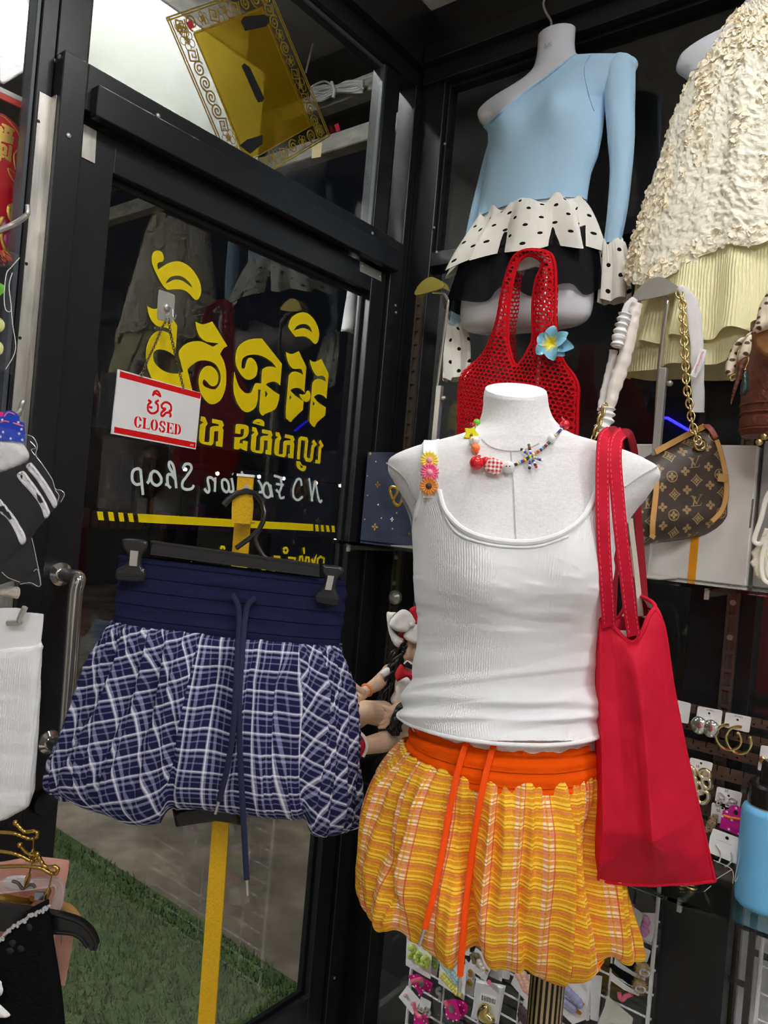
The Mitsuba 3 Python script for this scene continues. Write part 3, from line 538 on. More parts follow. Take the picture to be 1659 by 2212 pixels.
obj('lining', cat([gridmesh(inn(x)[:40]) for x in (sl_, sr_, backw)]), CHK, k, smooth=45, label='red and white checked lining')
rim = np.vstack([gr[0], sr_[0][1:], backw[0][::-1][1:], sl_[0][::-1][1:-1]]); obj('rim', tube(rim, .0032, 8, True), REDF, k)
obj('piping', tube(gr[:, -1], .002, 6), REDF, k); obj('piping', tube(gr[-1], .0025, 6), REDF, k); obj('piping', tube(gr[:, 0], .002, 6), REDF, k)
def strap(L, w0, w1=None, m=REDF, nm='strap', th=.0016, wd=None):
    P = catmull(np.array([u3(*p) for p in L]), 10); w = np.linspace(w0, w1 or w0, len(P))[:, None]; t_ = nrm_grid(np.gradient(P, axis=0)); W = nrm_grid(np.cross(t_, d if wd is None else wd)) * w
    kk = obj(nm, ribbon(P, W, th), m, k)
    if m is REDF:
        for s_ in (-.72, .72):
            n_ = nrm_grid(np.cross(t_, W)); n_ = n_ * np.sign(-(n_ @ d))[:, None]; seg = P + W * s_ + n_ * (th + .0003); D_ = np.r_[0, np.cumsum(np.linalg.norm(np.diff(seg, axis=0), axis=1))]
            st = [tube(np.array([np.interp(a, D_, seg[:, i]) for i in range(3)] + [np.interp(a + .004, D_, seg[:, i]) for i in range(3)]).reshape(2, 3), .0005, 5) for a in np.arange(.004, D_[-1] - .005, .0075)]
            obj('stitching', cat(st), 'mat_pink_thread', kk)
    return kk
mat('pink_thread', (228, 96, 112), .7)
strap([(1316, 934, 1.03), (1306, 945, .985), (1302, 985, .965), (1301, 1060, .955), (1303, 1150, .95), (1308, 1240, .955), (1312, 1300, .965), (1315, 1352, .985)], .0086)
strap([(1344, 935, 1.03), (1332, 950, .985), (1328, 990, .965), (1333, 1060, .955), (1341, 1150, .95), (1352, 1240, .955), (1360, 1310, .965), (1369, 1372, .98)], .0086)
strap([(1316, 934, 1.03), (1332, 938, 1.10), (1340, 1000, 1.17), (1334, 1120, 1.2), (1326, 1220, 1.2), (1321, 1340, 1.2)], .0075, m=mat('red_webbing', (150, 18, 38), .85), nm='strap_back')
strap([(1344, 935, 1.03), (1362, 942, 1.10), (1372, 1000, 1.17), (1378, 1120, 1.2), (1386, 1220, 1.2), (1394, 1330, 1.2)], .006, m='mat_red_webbing', nm='strap_back')
strap([(1361, 1120, 1.199), (1374, 1230, 1.199), (1384, 1330, 1.199)], .004, m=mat('cream_webbing', (222, 214, 200), .85), nm='strap_edge')
# --- 4. navy plaid skirt on the clip hanger
TN = 1.12
k = thing('bubble_skirt', 'navy and white plaid bubble skirt clipped to the black hanger by the door', 'skirt')
rowsW = [(1226, 259, 745, .016, .016, .115), (1232, 257, 746, .02, .02, .115), (1270, 255, 745, .024, .024, .112), (1330, 251, 740, .028, .028, .108), (1376, 246, 733, .032, .03, .105), (1384, 248, 732, .03, .03, .105)]
VW, UVW, _, _ = loft(rowsW, TN, 60, 300, e=.8, disp=lambda TH, S, V: .0012 * np.cos(S * 5 * 2 * np.pi) + .006 * folds(TH, S, 4, 3, 22))
cloth('waistband', VW, UVW, BANDN, k, label='navy ribbed waistband')
rowsN = [(1366, 246, 734, .034, .034, .105), (1374, 240, 737, .040, .038, .105), (1400, 230, 744, .050, .05, .105), (1450, 209, 752, .058, .055, .10), (1530, 178, 760, .064, .06, .098), (1610, 149, 766, .066, .06, .095), (1690, 121, 770, .060, .06, .092), (1728, 115, 771, .05, .05, .09), (1752, 124, 768, .036, .036, .09), (1764, 150, 758, .024, .024, .09), (1750, 170, 740, .02, .02, .09)]
def dispN(TH, S, V):
    g = np.clip(1 - S * 3, 0, 1); a = np.minimum(S * 5, 1); cr = -np.abs(folds(TH + .25 * S * np.cos(TH), S, 7, 1.0, 34, 2))
    return .046 * a * folds(TH, S, 4, 1.0, 31) + .018 * folds(TH, S, 17, 1.4, 32) * (g + .3) + .055 * a * (cr + .09)
def zsN(TH, S, V):
    q = projpx(V).reshape(V.shape); x = q[..., 0]; fr = np.sin(TH) < .15
    lift = .020 * (sst_np(345, 362, x) - sst_np(655, 675, x)) - .012 * np.exp(-((x - 290) / 60)**2) - .008 * np.exp(-((x - 700) / 40)**2) + .012 * np.exp(-((x - 130) / 40)**2)
    return np.clip((S - .6) / .3, 0, 1)**1.5 * fr * lift + .004 * folds(TH, S, 18, .5, 33) * np.clip(1 - S * 16, 0, 1)
def sst_np(a, b, x): t = np.clip((x - a) / (b - a), 0, 1); return t * t * (3 - 2 * t)
def pushN(TH, S, V):
    q = projpx(V).reshape(V.shape); x = q[..., 0]; return .016 * (sst_np(375, 385, x) - sst_np(640, 655, x)) * np.clip((S - .1) * 3, 0, 1) * (np.sin(TH) < 0) * 0.6
VN, UVN, THN, _ = loft(rowsN, TN, 200, 420, disp=dispN, zs=zsN, push=pushN, e=.8)
qn = projpx(VN).reshape(VN.shape)[100]; ln = UVN[0, -1, 0]; jf = np.arange(212, 418)
NV['L'] = float(ln); NV['a'] = float(np.interp(380, qn[jf, 0], UVN[0, jf, 0] / ln)); NV['b'] = float(np.interp(648, qn[jf, 0], UVN[0, jf, 0] / ln))
cloth('skirt', VN, UVN * np.array([1., 1.]), PLN, k, label='navy and white plaid skirt body')
obj('shorts', pillow(Dp(TN), [(372, 1748), (380, 1787), (420, 1780), (470, 1774), (522, 1784), (518, 1735), (430, 1735)], 0., .01, .008)[0], BLACKP, k, label='black inner shorts showing under the hem')
SN = Surf(np.vstack([VW.reshape(-1, 3), VN.reshape(-1, 3)])[None]); NVC = mat('navy_cord', (40, 42, 70), .85, 0., .2)
for L in ([(501, 1285), (512, 1300), (518, 1330), (514, 1390), (510, 1480), (504, 1580), (492, 1660), (473, 1730)], [(551, 1292), (538, 1302), (530, 1322), (524, 1400), (516, 1500), (517, 1600), (522, 1700), (523, 1800), (530, 1880), (533, 1905)]):
    P = SN.path([p for p in L if p[1] < 1770], .010, 8)
    if L[-1][1] > 1800: P = np.vstack([P, [u3(523, 1800, P[-1] @ d - C @ d), u3(526, 1850, P[-1] @ d - C @ d), u3(533, 1900, P[-1] @ d - C @ d)]]); P = catmull(np.vstack([P[:-1:6], P[-1:]]), 6)
    P = smooth_path(P, 25); kd = obj('drawstring', tube(P, .0042, 10, flat=.6, up0=d), NVC, k)
    e = nrm(P[-1] - P[-4]); obj('tip', tube([P[-1] - e * .002, P[-1] + e * .022], .0021, 10), STEEL, kd)
# ================================================================ against the back wall
def loftp(rows, pl, M=120, N=160, e=1., disp=None, zs=None, push=None):
    """As loft(), on an upright plane: rows (y at the left side, xleft, xright, front, back); every ring lies level."""
    R = []
    for y, xl, xr, df, db in rows:
        a = pl.uv(xl, y); p = pl.p3(a)[0]; p1 = proj_(p); p2 = proj_(p + pl.ex * .1); sl = (p2[1] - p1[1]) / (p2[0] - p1[0]); b = pl.uv(xr, y + sl * (xr - xl)); A, B = pl.p3(a)[0], pl.p3([b[0], a[1]])[0]
        R.append(np.r_[(A + B) / 2, (B - A) / 2, df * .74, db * .74])
    R = np.array(R); s = np.r_[0, np.cumsum(np.linalg.norm(np.diff(R[:, :3], axis=0), axis=1) + np.abs(np.diff(np.linalg.norm(R[:, 3:6], axis=1))) + 1e-4)]; L = s[-1]
    q = PchipInterpolator(s / L, R)(np.linspace(0, 1, M)); th = np.arange(N) / N * 2 * np.pi; ca, sa = np.cos(th), np.sin(th); ca = np.sign(ca) * np.abs(ca)**e; sa = np.sign(sa) * np.abs(sa)**e
    dep = np.where(sa[None] < 0, q[:, 6:7], q[:, 7:8]); off = ca[None, :, None] * q[:, None, 3:6] - (sa[None] * dep)[:, :, None] * pl.n; V = q[:, None, :3] + off
    S = np.broadcast_to(np.linspace(0, 1, M)[:, None], (M, N)); TH = np.broadcast_to(th[None], (M, N)); rad = nrm_grid(off)
    if disp is not None: V = V + rad * disp(TH, S, V)[..., None]
    if zs is not None: V = V + up * zs(TH, S, V)[..., None]
    if push is not None: V = V + pl.n * push(TH, S, V)[..., None]
    w = np.linalg.norm(np.diff(np.concatenate([V, V[:, :1]], 1), axis=1), axis=2).mean(0); u = np.r_[0, np.cumsum(w)[:-1]]
    return V, np.stack([np.broadcast_to(u[None], (M, N)), np.broadcast_to((np.linspace(0, 1, M) * L)[:, None], (M, N))], -1), TH, S
def proj_(p): return projpx(np.asarray(p, float)[None])[0]
def f_dots(p, n, uv):
    u, v = uv.x / .056, uv.y / .030; r = dr.floor(v); a = fr_(u + .5 * (r - 2 * dr.floor(r / 2))) - .5; b = fr_(v) - .5
    return mix(s2l(238, 236, 228), s2l(18, 18, 20), 1 - sst(.0046, .0054, dr.sqrt(dr.square(a * .056) + dr.square(b * .030))))
DOTS = mat('polka_dots', P_(f_dots), .85, 0., .2)
BLUEJ = mat('blue_jersey', (172, 208, 236), .85, 0., .2, sheen=.3)
def sheer(name, col, w):
    scene['mat_' + name + '_veil'] = {'type': 'thindielectric', 'int_ior': 1.03}
    scene['mat_' + name] = {'type': 'blendbsdf', 'weight': w, 'a': {'type': 'ref', 'id': 'mat_' + name + '_veil'}, 'b': {'type': 'twosided', 'bsdf': {'type': 'diffuse', 'reflectance': rgb(s2l(col))}}}
    return 'mat_' + name
CHIF = sheer('black_chiffon', (16, 16, 20), .87); CREAMSH = sheer('cream_chiffon', (244, 238, 196), .9); CLEARBAG = sheer('clear_bag', (220, 222, 226), .018); WSHEER = sheer('white_tissue', (232, 228, 226), .8)
# --- 5. hanging mannequin with the blue one-shoulder top
PB = WY(-.082); MB = thing('hanging_mannequin', 'glossy white mannequin hanging by a wire hook, wearing the blue one-shoulder top', 'mannequin')
rowsM = [(85, 1164, 1242, .042, .042), (110, 1163, 1240, .042, .042), (140, 1158, 1243, .044, .044), (160, 1150, 1262, .05, .05), (175, 1135, 1290, .054, .054), (192, 1112, 1330, .058, .056), (208, 1085, 1355, .06, .058), (228, 1050, 1370, .062, .06), (245, 1033, 1373, .064, .06), (262, 1036, 1360, .066, .06), (278, 1052, 1325, .068, .06), (292, 1060, 1305, .07, .06), (335, 1060, 1298, .074, .06), (385, 1052, 1288, .07, .06), (430, 1044, 1270, .066, .06), (478, 1036, 1262, .066, .06), (545, 1020, 1275, .075, .065), (620, 1004, 1282, .08, .07), (675, 997, 1282, .08, .07), (705, 1000, 1276, .072, .06), (718, 1015, 1262, .055, .05), (722, 1050, 1235, .03, .03)]
def bust(pl, pts, amp, su, sz):
    cs = [pl.at(*p) for p in pts]
    def f(TH, S, V):
        o = 0
        for b in cs: o = o + amp * np.exp(-(((V - b) @ pl.ex) / su)**2 - ((V[..., 2] - b[2]) / sz)**2)
        return o * np.clip(-np.sin(TH), 0, 1)**.6
    return f
pB = bust(PB, [(1115, 285), (1232, 258)], .030, .05, .05)
V, UV, TH, S = loftp(rowsM, PB, 200, 160, push=pB); obj('body', cat([gridmesh(V, True), fanmesh(V[0], V[0].mean(0)), fanmesh(V[-1][::-1], V[-1].mean(0))]), GLOSSW, MB, smooth=50); SMB = Surf(V)
c0 = V[0].mean(0); hk = [c0 + [0, 0, -.01]] + [PB.at(x, y) for x, y in ((1192, 62), (1190, 45), (1180, 28), (1174, 8), (1182, -14))]; obj('hook', tube(catmull(hk, 8), .0028, 8), STEEL, MB)
try:
    m = meshkit.text_mesh('NK', .010, .0006); v = np.array(m.vertices); c1 = SMB.at(1176, 104, .0008); m.vertices = c1 + v[:, :1] * PB.ex + v[:, 1:2] * up + v[:, 2:] * PB.n; obj('neck_print', m, mat('grey_print', (176, 178, 186), .6), MB, smooth=False)
except Exception: pass
k = thing('one_shoulder_top', 'light blue one-shoulder top with polka dot and black frill, on the hanging mannequin', 'top')
V, UV, TH, S = loftp([r for r in rowsM if 170 < r[0] < 500], PB, 300, 300, push=pB, disp=lambda TH, S, V: .0045 + .006 * (meshkit.fbm(np.stack([np.cos(TH) * 3, np.sin(TH) * 3, S * 2.], -1), 2, 4) - .5) * S)
mm = gridmesh(V, True); q = projpx(V.reshape(-1, 3)[mm.faces].mean(1)); front = Polygon([(1000, 300), (1052, 268), (1075, 249), (1109, 219), (1180, 165), (1242, 117), (1262, 90), (1420, 60), (1420, 520), (980, 520)])
V2, UV2 = seam(V, UV); mm = gridmesh(V2); q = projpx(V2.reshape(-1, 3)[mm.faces].mean(1)); mm.update_faces(contains_xy(front, q[:, 0], q[:, 1])); obj('bodice', mm, BLUEJ, k, smooth=True, uv=UV2.reshape(-1, 2)); SBT = Surf(V)
obj('neck_edge', tube(SBT.path([(1056, 266), (1075, 249), (1109, 219), (1180, 165), (1242, 117)], .001), .002, 6), BLUEJ, k)
obj('seam', tube(SBT.path([(1276, 118), (1263, 145), (1266, 180), (1278, 225), (1284, 240)], .0006), .0007, 6), mat('blue_seam', (140, 176, 206), .9), k)
PS = WY(-.088)
def sleeve(L, pl, nm, m=BLUEJ, fl=.8, seed=1):
    P = catmull(np.array([np.r_[pl.at(x, y), w] for x, y, w in L]), 10); w = P[:, 3] / 1600 * ((P[:, :3] - C) @ d)
    t_, a, b = frames(P[:, :3], up0=pl.n); th = np.arange(36) / 36 * 2 * np.pi; z = np.linspace(0, 1, len(P))
    rr = w[:, None] * (1 + .22 * (meshkit.fbm(np.stack([np.cos(th)[None] * 1.6 + 0 * z[:, None], np.sin(th)[None] * 1.6 + 0 * z[:, None], z[:, None] * 3 + seed + 0 * th[None]], -1), 2, seed) - .5))
    VV = P[:, None, :3] + rr[..., None] * (np.cos(th)[None, :, None] * a[:, None] * fl + np.sin(th)[None, :, None] * b[:, None]); return obj(nm, gridmesh(VV, True), m, k, smooth=60)
sleeve([(1338, 118, 10), (1337, 128, 24), (1337, 146, 34), (1338, 190, 34), (1339, 240, 31), (1342, 300, 28), (1342, 360, 24), (1334, 450, 22), (1322, 528, 19)], PS, 'sleeve'); sleeve([(1066, 300, 10), (1054, 350, 12), (1042, 410, 15), (1030, 470, 18), (1010, 580, 20), (990, 680, 17), (982, 705, 15)], WY(-.045), 'sleeve', seed=3)
def frill(nm, rows, pl, m, k_, amp, hem, seed, M=90, N=420, uvs=(1., 1.), gath=.004, par=None, label=None, kpow=.8):
    def wv(TH): ph = k_ * TH + 7 * folds(TH, 0 * TH, 1.1, 0, seed, 2); return np.cos(ph) + .12 * np.cos(2 * ph + 1) + .8 * folds(TH, 0 * TH, 2.2, 0, seed + 1)
    dsp = lambda TH, S, V: amp * S**kpow * wv(TH) + .05 * amp * folds(TH, S, k_ * 2., 1.2, seed + 5) + .004 * folds(TH, S, k_ * 2.6, .6, seed + 1) * (1 - S)
    z = lambda TH, S, V: gath * wv(TH + .2) * (1 - S)**2 + hem * wv(TH) * S**2
    V, UV, TH, S = loftp(rows, pl, M, N, disp=dsp, zs=z); return cloth(nm, V, UV * np.array(uvs), m, par, label=label), V
frill('chiffon_frill', [(545, 1000, 1280, .085, .075), (600, 985, 1290, .092, .078), (640, 974, 1298, .098, .08), (672, 966, 1303, .102, .082)], PB, CHIF, 8, .013, .010, 51, par=k, label='sheer black chiffon frill')
frill('dotted_frill', [(477, 1036, 1262, .074, .065), (490, 1029, 1270, .084, .07), (520, 1012, 1280, .095, .075), (560, 990, 1290, .104, .08), (592, 975, 1298, .108, .084)], PB, DOTS, 10, .020, -.009, 41, par=k, gath=.010, uvs=(.8, 1.), label='white polka dot frill')
frill('cuff', [(520, 1304, 1341, .016, .016), (535, 1299, 1350, .022, .022), (590, 1297, 1358, .026, .026), (655, 1294, 1357, .027, .027)], PS, DOTS, 6, .005, .003, 44, N=140, par=k, label='polka dot cuff')
frill('cuff', [(692, 966, 996, .012, .012), (712, 962, 1008, .018, .018), (770, 958, 1015, .022, .022), (822, 957, 1013, .022, .022)], WY(-.045), DOTS, 6, .0045, .003, 47, N=140, par=k, label='polka dot cuff')
# --- 6. cream lace dress on its mannequin
PD = WY(-.105); k = thing('hanging_mannequin', 'white half mannequin at the right edge wearing the cream lace dress', 'mannequin')
rowsD = [(20, 1604, 1697, .046, .046), (55, 1600, 1700, .048, .048), (75, 1585, 1725, .055, .055), (92, 1545, 1770, .06, .058), (108, 1498, 1812, .064, .06), (128, 1468, 1838, .068, .062), (150, 1461, 1836, .07, .062), (170, 1480, 1815, .072, .062), (190, 1500, 1795, .076, .062), (260, 1508, 1785, .08, .062), (360, 1510, 1780, .074, .062), (460, 1500, 1800, .075, .065), (560, 1480, 1830, .08, .07)]
V, UV, TH, S = loftp(rowsD, PD, 120, 120); obj('body', cat([gridmesh(V, True), fanmesh(V[-1][::-1], V[-1].mean(0))]), GLOSSW, k, smooth=50)
k = thing('lace_dress', 'cream lace dress with a pleated pale yellow chiffon skirt, hanging at the right edge', 'dress')
def f_lace(p, n, uv):
    a, b, c_ = mikit.voronoi(uv.x / .009, uv.y / .009); e = sst(.02, .16, b - a); g = fbm(uv.x * 60, uv.y * 60, 2, 3); return mix(s2l(244, 236, 206), s2l(253, 250, 234), e) * (.92 + .12 * g)
def f_laceb(p, n, uv): a, b, c_ = mikit.voronoi(uv.x / .007, uv.y / .007); return a + .5 * nz(uv.x * 700, uv.y * 700, 0)
LACE = mat('cream_lace', P_(f_lace), .95, 0., .1, bump=bump_n(f_laceb), bs=.0012)
rowsL = [(45, 1584, 1716, .060, .055), (80, 1562, 1752, .070, .06), (120, 1530, 1800, .082, .065), (150, 1512, 1822, .092, .068), (180, 1497, 1838, .10, .07), (282, 1457, 1885, .115, .075), (358, 1434, 1915, .122, .08), (441, 1407, 1950, .130, .085), (517, 1384, 1980, .138, .09), (575, 1368, 2000, .145, .095), (612, 1358, 2008, .148, .098)]
dL = lambda TH, S, V: .034 * S * folds(TH, S, 3., .6, 61) * 1.6 + .010 * (meshkit.fbm(np.stack([np.cos(TH) * 26, np.sin(TH) * 26, S * 42], -1), 2, 6) - .5) + .004 * (meshkit.noise(np.stack([np.cos(TH) * 60, np.sin(TH) * 60, S * 90], -1), 7) - .5)
zL = lambda TH, S, V: S**3 * (.07 * folds(TH, 0 * S, 1.4, .2, 63) + .02 * folds(TH, 0 * S, 6, .2, 64)) * 1.6
VL, UVL, THL, SL = loftp(rowsL, PD, 240, 420, disp=dL, zs=zL); cloth('lace_layer', VL, UVL, LACE, k, label='ruffled cream lace layer')
# small gathered petals sewn over the lace
g_ = np.random.default_rng(12); pet = []
nrmL = np.cross(np.gradient(VL, axis=1), np.gradient(VL, axis=0)); nrmL = nrm_grid(nrmL); dens = meshkit.fbm(np.stack([np.cos(THL) * 4 + SL, np.sin(THL) * 4, SL * 5], -1), 2, 8)
for _ in range(5200):
    i, j = g_.integers(4, 239), g_.integers(205, 420) % 420
    if dens[i, j] < .50 and SL[i, j] < .93: continue
    p = VL[i, j]; nn = nrmL[i, j]; nn = nn if nn @ PD.n > 0 else -nn; a = nrm(np.cross(nn, g_.normal(size=3))); b = np.cross(nn, a); r = g_.uniform(.005, .0095); cu = g_.uniform(.3, 1.)
    ang = np.linspace(-.2, 3.4, 7); outer = p + r * (np.cos(ang)[:, None] * a + np.sin(ang)[:, None] * b) + nn * (r * cu * (.35 + .3 * np.sin(ang * 3 + cu * 9)))[:, None]; pet.append((np.vstack([p - nn * .001, outer]), np.stack([np.zeros(6, int), np.arange(1, 7), np.arange(2, 8)], 1)))
vv = np.vstack([x[0] for x in pet]); ff = np.vstack([x[1] + 8 * i for i, x in enumerate(pet)]); obj('ruffle_petals', trimesh.Trimesh(vv, ff, process=False), mat('cream_petal', (252, 244, 222), .9, 0., .15), k, smooth=True, kind='stuff')
def f_pleat(p, n, uv): return .5 + .5 * dr.sin(uv.x * 2 * math.pi / .006 + 3 * nz(uv.x * 60, uv.y * 30, 0))
PLEAT = mat('pale_yellow_chiffon', (244, 238, 190), .9, 0., .15, bump=bump_n(f_pleat), bs=.0014)
frill('skirt_lining', [(560, 1384, 1975, .12, .085), (700, 1366, 1990, .135, .09), (770, 1354, 2000, .14, .095), (815, 1348, 2005, .14, .095)], PD, PLEAT, 9, .008, .003, 71, par=k, uvs=(1., 1.), gath=0)
frill('skirt_layer', [(560, 1390, 1970, .13, .088), (640, 1378, 1985, .145, .092), (700, 1370, 1995, .155, .096), (766, 1358, 2005, .163, .10)], PD, PLEAT, 16, .013, .007, 74, par=k, gath=0, N=520, kpow=.6)
# --- 7. glass shelves, rails, brackets
UP_Z, LO_Z = 1.400, .840
for lab, z in (('upper glass shelf carrying the bags and boxes', UP_Z), ('lower glass shelf carrying the doll, earring rack and blue tumbler', LO_Z)):
    obj('glass_shelf', bx([.018, -.265, z - .008], [1.60, -.012, z], .001), SHGLASS, smooth=False, label=lab, cat_='shelf')
for lab, x in (('slotted steel rail behind the mannequin near the corner', .094), ('slotted rail on the black post above the earring rack', .942)):
    kr = thing('slotted_rail', lab, 'rail'); slot = cat([bx([x - .012, -.046, .85], [x - .006, -.0355, 2.1]), bx([x + .006, -.046, .85], [x + .012, -.0355, 2.1]), bx([x - .012, -.037, .85], [x + .012, -.0355, 2.1])] + [bx([x - .006, -.046, z], [x + .006, -.044, z + .008]) for z in np.arange(.86, 2.08, .036)])
    obj('channel', slot, mat('rail_steel', (118, 108, 100), .35, .8), kr, False)
    for z in (UP_Z, LO_Z): obj('bracket', bx([x - .003, -.25, z - .022], [x + .003, -.046, z - .009], .001), 'mat_rail_steel', kr, False); o = np.array([x, -.25, z - .014]); obj('bracket_tip', bx(o - [.004, .004, .012], o + [.004, .004, .008], .001), STEEL, kr, False)
    for z in (1.29, 1.36): o = np.array([x, -.047, z - .0]); obj('screw', tube([o, o + [0, -.003, 0]], .006, 12), STEEL, kr)
o = WY(-.045).at(861, 1290); obj('rail_knob', cat([tube([o, o + [0, -.01, 0], o + [0, -.02, 0], o + [0, -.03, 0]], [.010, .019, .019, .008], 20), ball(WY(-.06).at(850, 1288), .007)]), STEEL, label='round steel knob beside the slotted rail near the corner', cat_='knob')
# --- 8. bag stands
def stand(pts, hood, lab, yb, hm, grp=None):
    k = thing('bag_stand', lab, 'bag stand'); pl = WY(yb); q = pl.pts(hood); hd = extr(pl, Polygon(catmull(q, 5, True)), -.002, .003); hoodarch = q[:len(q) // 2 + 2]
    A = pl.p3(catmull(q[:5], 8)); obj('hood', cat([hd, gridmesh(np.stack([A + pl.n * .003, A - pl.n * .03], 0)), gridmesh(np.stack([A + pl.n * .001 - up * .0015, A - pl.n * .03 - up * .0015], 0))]), hm, k, smooth=40)
    P = np.array([pl.at(x, y, -.012) for x, y in pts]); base = np.array([P[-1][0], P[-1][1], UP_Z]); Pm = P[-2]; 
    obj('rod', tube(np.vstack([P[0], catmull(P[:3], 6), P[2:-1], [[P[-1][0], P[-1][1], UP_Z + .1]]]), .0042, 12), CHROME, k); a = np.array([P[-1][0], P[-1][1], P[-2][2]]); m = bx([a[0] - .007, a[1] - .007, UP_Z + .003], [a[0] + .007, a[1] + .007, a[2]], .001); obj('outer_tube', m, STEEL, k, False)
    obj('knob', ball(a + [.014, 0, -.03], .006), STEEL, k); obj('base_plate', bx([a[0] - .05, a[1] - .075, UP_Z + .0005], [a[0] + .05, a[1] + .03, UP_Z + .004], .001), STEEL, k, False); return k
HSAT = mat('satin_steel', (170, 166, 160), .4, .4); HGOLD = mat('satin_brass_film', (206, 192, 96), .35, .6)
stand([(935, 632), (957, 634), (968, 650), (945, 834), (936, 1000)], [(899, 638), (908, 614), (930, 599), (950, 606), (957, 621)], 'empty bag stand with a yellowish half-round hood near the corner', -.20, HGOLD)
stand([(1160, 574), (1176, 578), (1180, 600), (1160, 834), (1150, 1000)], [(1117, 586), (1128, 556), (1152, 543), (1172, 548), (1180, 566)], 'bag stand with a half-round hood inside the straps of the red crochet bag', -.222, HSAT)
stand([(1428, 638), (1441, 648), (1437, 684), (1424, 796), (1416, 1000)], [(1370, 650), (1388, 616), (1421, 599), (1450, 610), (1464, 630)], 'bag stand with a half-round hood inside the strap of the monogram handbag', -.225, HSAT)
# --- 9. red crochet bag
k = thing('crochet_bag', 'red crochet bag with a blue flower clip, on a bag stand behind the mannequin', 'bag')
def net(pl, px, h, hfn, pitch=.0108, res=.0012, shear=.6):
    g = px; x0, y0, x1, y1 = g.bounds; nx, ny = int((x1 - x0) / res), int((y1 - y0) / res); gx, gy = np.meshgrid(np.linspace(x0, x1, nx), np.linspace(y0, y1, ny)); from shapely import points, distance
    ins = contains_xy(g, gx, gy); D = distance(points(gx, gy), g.boundary); a = gx / pitch; b = (gy + shear * .3 * gx) / (pitch * .8); r = np.floor(b); fa = (a + .5 * (r % 2)) % 1 - .5; fb = b % 1 - .5
    hole = ((fa / .30)**2 + (fb / .27)**2 < 1) & (D > .004); rel = .0011 * np.cos(fa * 6.28) * np.cos(fb * 6.28) + .0006 * np.sin(gx * 3000 + gy * 1500)
    P = pl.p3(np.stack([gx.ravel(), gy.ravel()], 1), (h + hfn(gx, gy, D) - rel).ravel()); ok = ins & ~hole; f = ok[:-1, :-1] & ok[1:, :-1] & ok[:-1, 1:] & ok[1:, 1:]
    i, j = np.nonzero(f); A = i * nx + j; F_ = np.vstack([np.stack([A, A + 1, A + nx + 1], 1), np.stack([A, A + nx + 1, A + nx], 1)]); m = trimesh.Trimesh(P, F_, process=False); m.remove_unreferenced_vertices(); return m, g
CROC = mat('red_yarn', (200, 22, 34), .95, 0., .12)
bagpx = [(1150, 541), (1188, 548), (1201, 574), (1203, 632), (1202, 696), (1215, 773), (1249, 826), (1250, 880), (1248, 960), (1246, 1040), (1180, 1090), (1080, 1090), (1005, 1050), (996, 960), (995, 900), (996, 867), (1003, 813), (1041, 773), (1060, 741), (1076, 696), (1088, 632), (1105, 574), (1122, 549)]
openf = [(1150, 556), (1126, 571), (1114, 614), (1106, 670), (1104, 723), (1107, 755), (1123, 793), (1152, 750), (1157, 723), (1157, 660), (1164, 610), (1177, 572)]
PC = WY(-.222); outl = glyph(bagpx, 4); opn = Polygon(PC.pts(glyph(openf, 4)))
bul = lambda s: (lambda gx, gy, D: s * .035 * np.sqrt(np.clip(D / .08, 0, 1)) + .010 * (meshkit.fbm(np.stack([gx * 14, gy * 9, 0 * gx], -1), 2, 3) - .5))
def bagside(h, s, poly):
    ex = [p for p in polys(poly)]; ms = []
    for p in ex: ms.append(net(PC, p, h, bul(s))[0])
    return cat(ms)
outp = Polygon(PC.pts(outl)).buffer(0); obj('front_net', bagside(.012, 1, outp.difference(opn)), CROC, k, smooth=True)
opb = Polygon(PC.pts(glyph([(1150, 556), (1130, 571), (1122, 614), (1118, 670), (1112, 723), (1122, 800), (1132, 806), (1144, 800), (1150, 723), (1150, 660), (1158, 610), (1172, 572)], 4))); obj('back_net', bagside(-.004, -1, outp.difference(opb)), CROC, k, smooth=True)
e1 = PC.p3(np.array(opn.exterior.coords)[:-1], .014); obj('opening_edge', tube(e1, .0034, 8, True), CROC, k); e2 = PC.p3(np.array(outp.exterior.coords)[:-1], .006); obj('side_edge', tube(e2, .0036, 8, True), CROC, k)
def f_peta(p, n, uv): return mix(s2l(238, 224, 20), s2l(134, 198, 224), sst(.004, .019, uv.x))
PET = mat('blue_petal', P_(f_peta), .12, 0., .5, clearcoat=1.)
kf = thing('flower_hair_clip', 'glossy blue frangipani hair clip with a yellow centre on the red crochet bag', 'hair clip'); fc_ = PC.at(1190, 742, .05)
def petal(c0, ang, L_, w, lift, pl, m=PET):
    n1, n2 = 14, 9; s = np.linspace(0, 1, n1); prof = w * np.sin(np.pi * np.clip(s * .93 + .05, 0, 1))**.75; t_ = np.linspace(-1, 1, n2); e1_ = math.cos(ang) * pl.ex + math.sin(ang) * up; e2_ = -math.sin(ang) * pl.ex + math.cos(ang) * up
    G_ = c0 + (s * L_)[:, None, None] * e1_ + (prof[:, None] * t_[None])[..., None] * e2_ + ((lift * s**1.3 * L_)[:, None] + .25 * prof[:, None] * t_[None]**2 - .010 * s[:, None]**4)[..., None] * pl.n
    back_ = G_ - pl.n * .0016; uvv = np.stack([np.broadcast_to((s * L_)[:, None], (n1, n2)), np.broadcast_to(t_[None], (n1, n2))], -1).reshape(-1, 2); a = gridmesh(G_); b = gridmesh(back_, flip=True); mm = cat([a, b]); return mm, np.vstack([uvv, uvv])
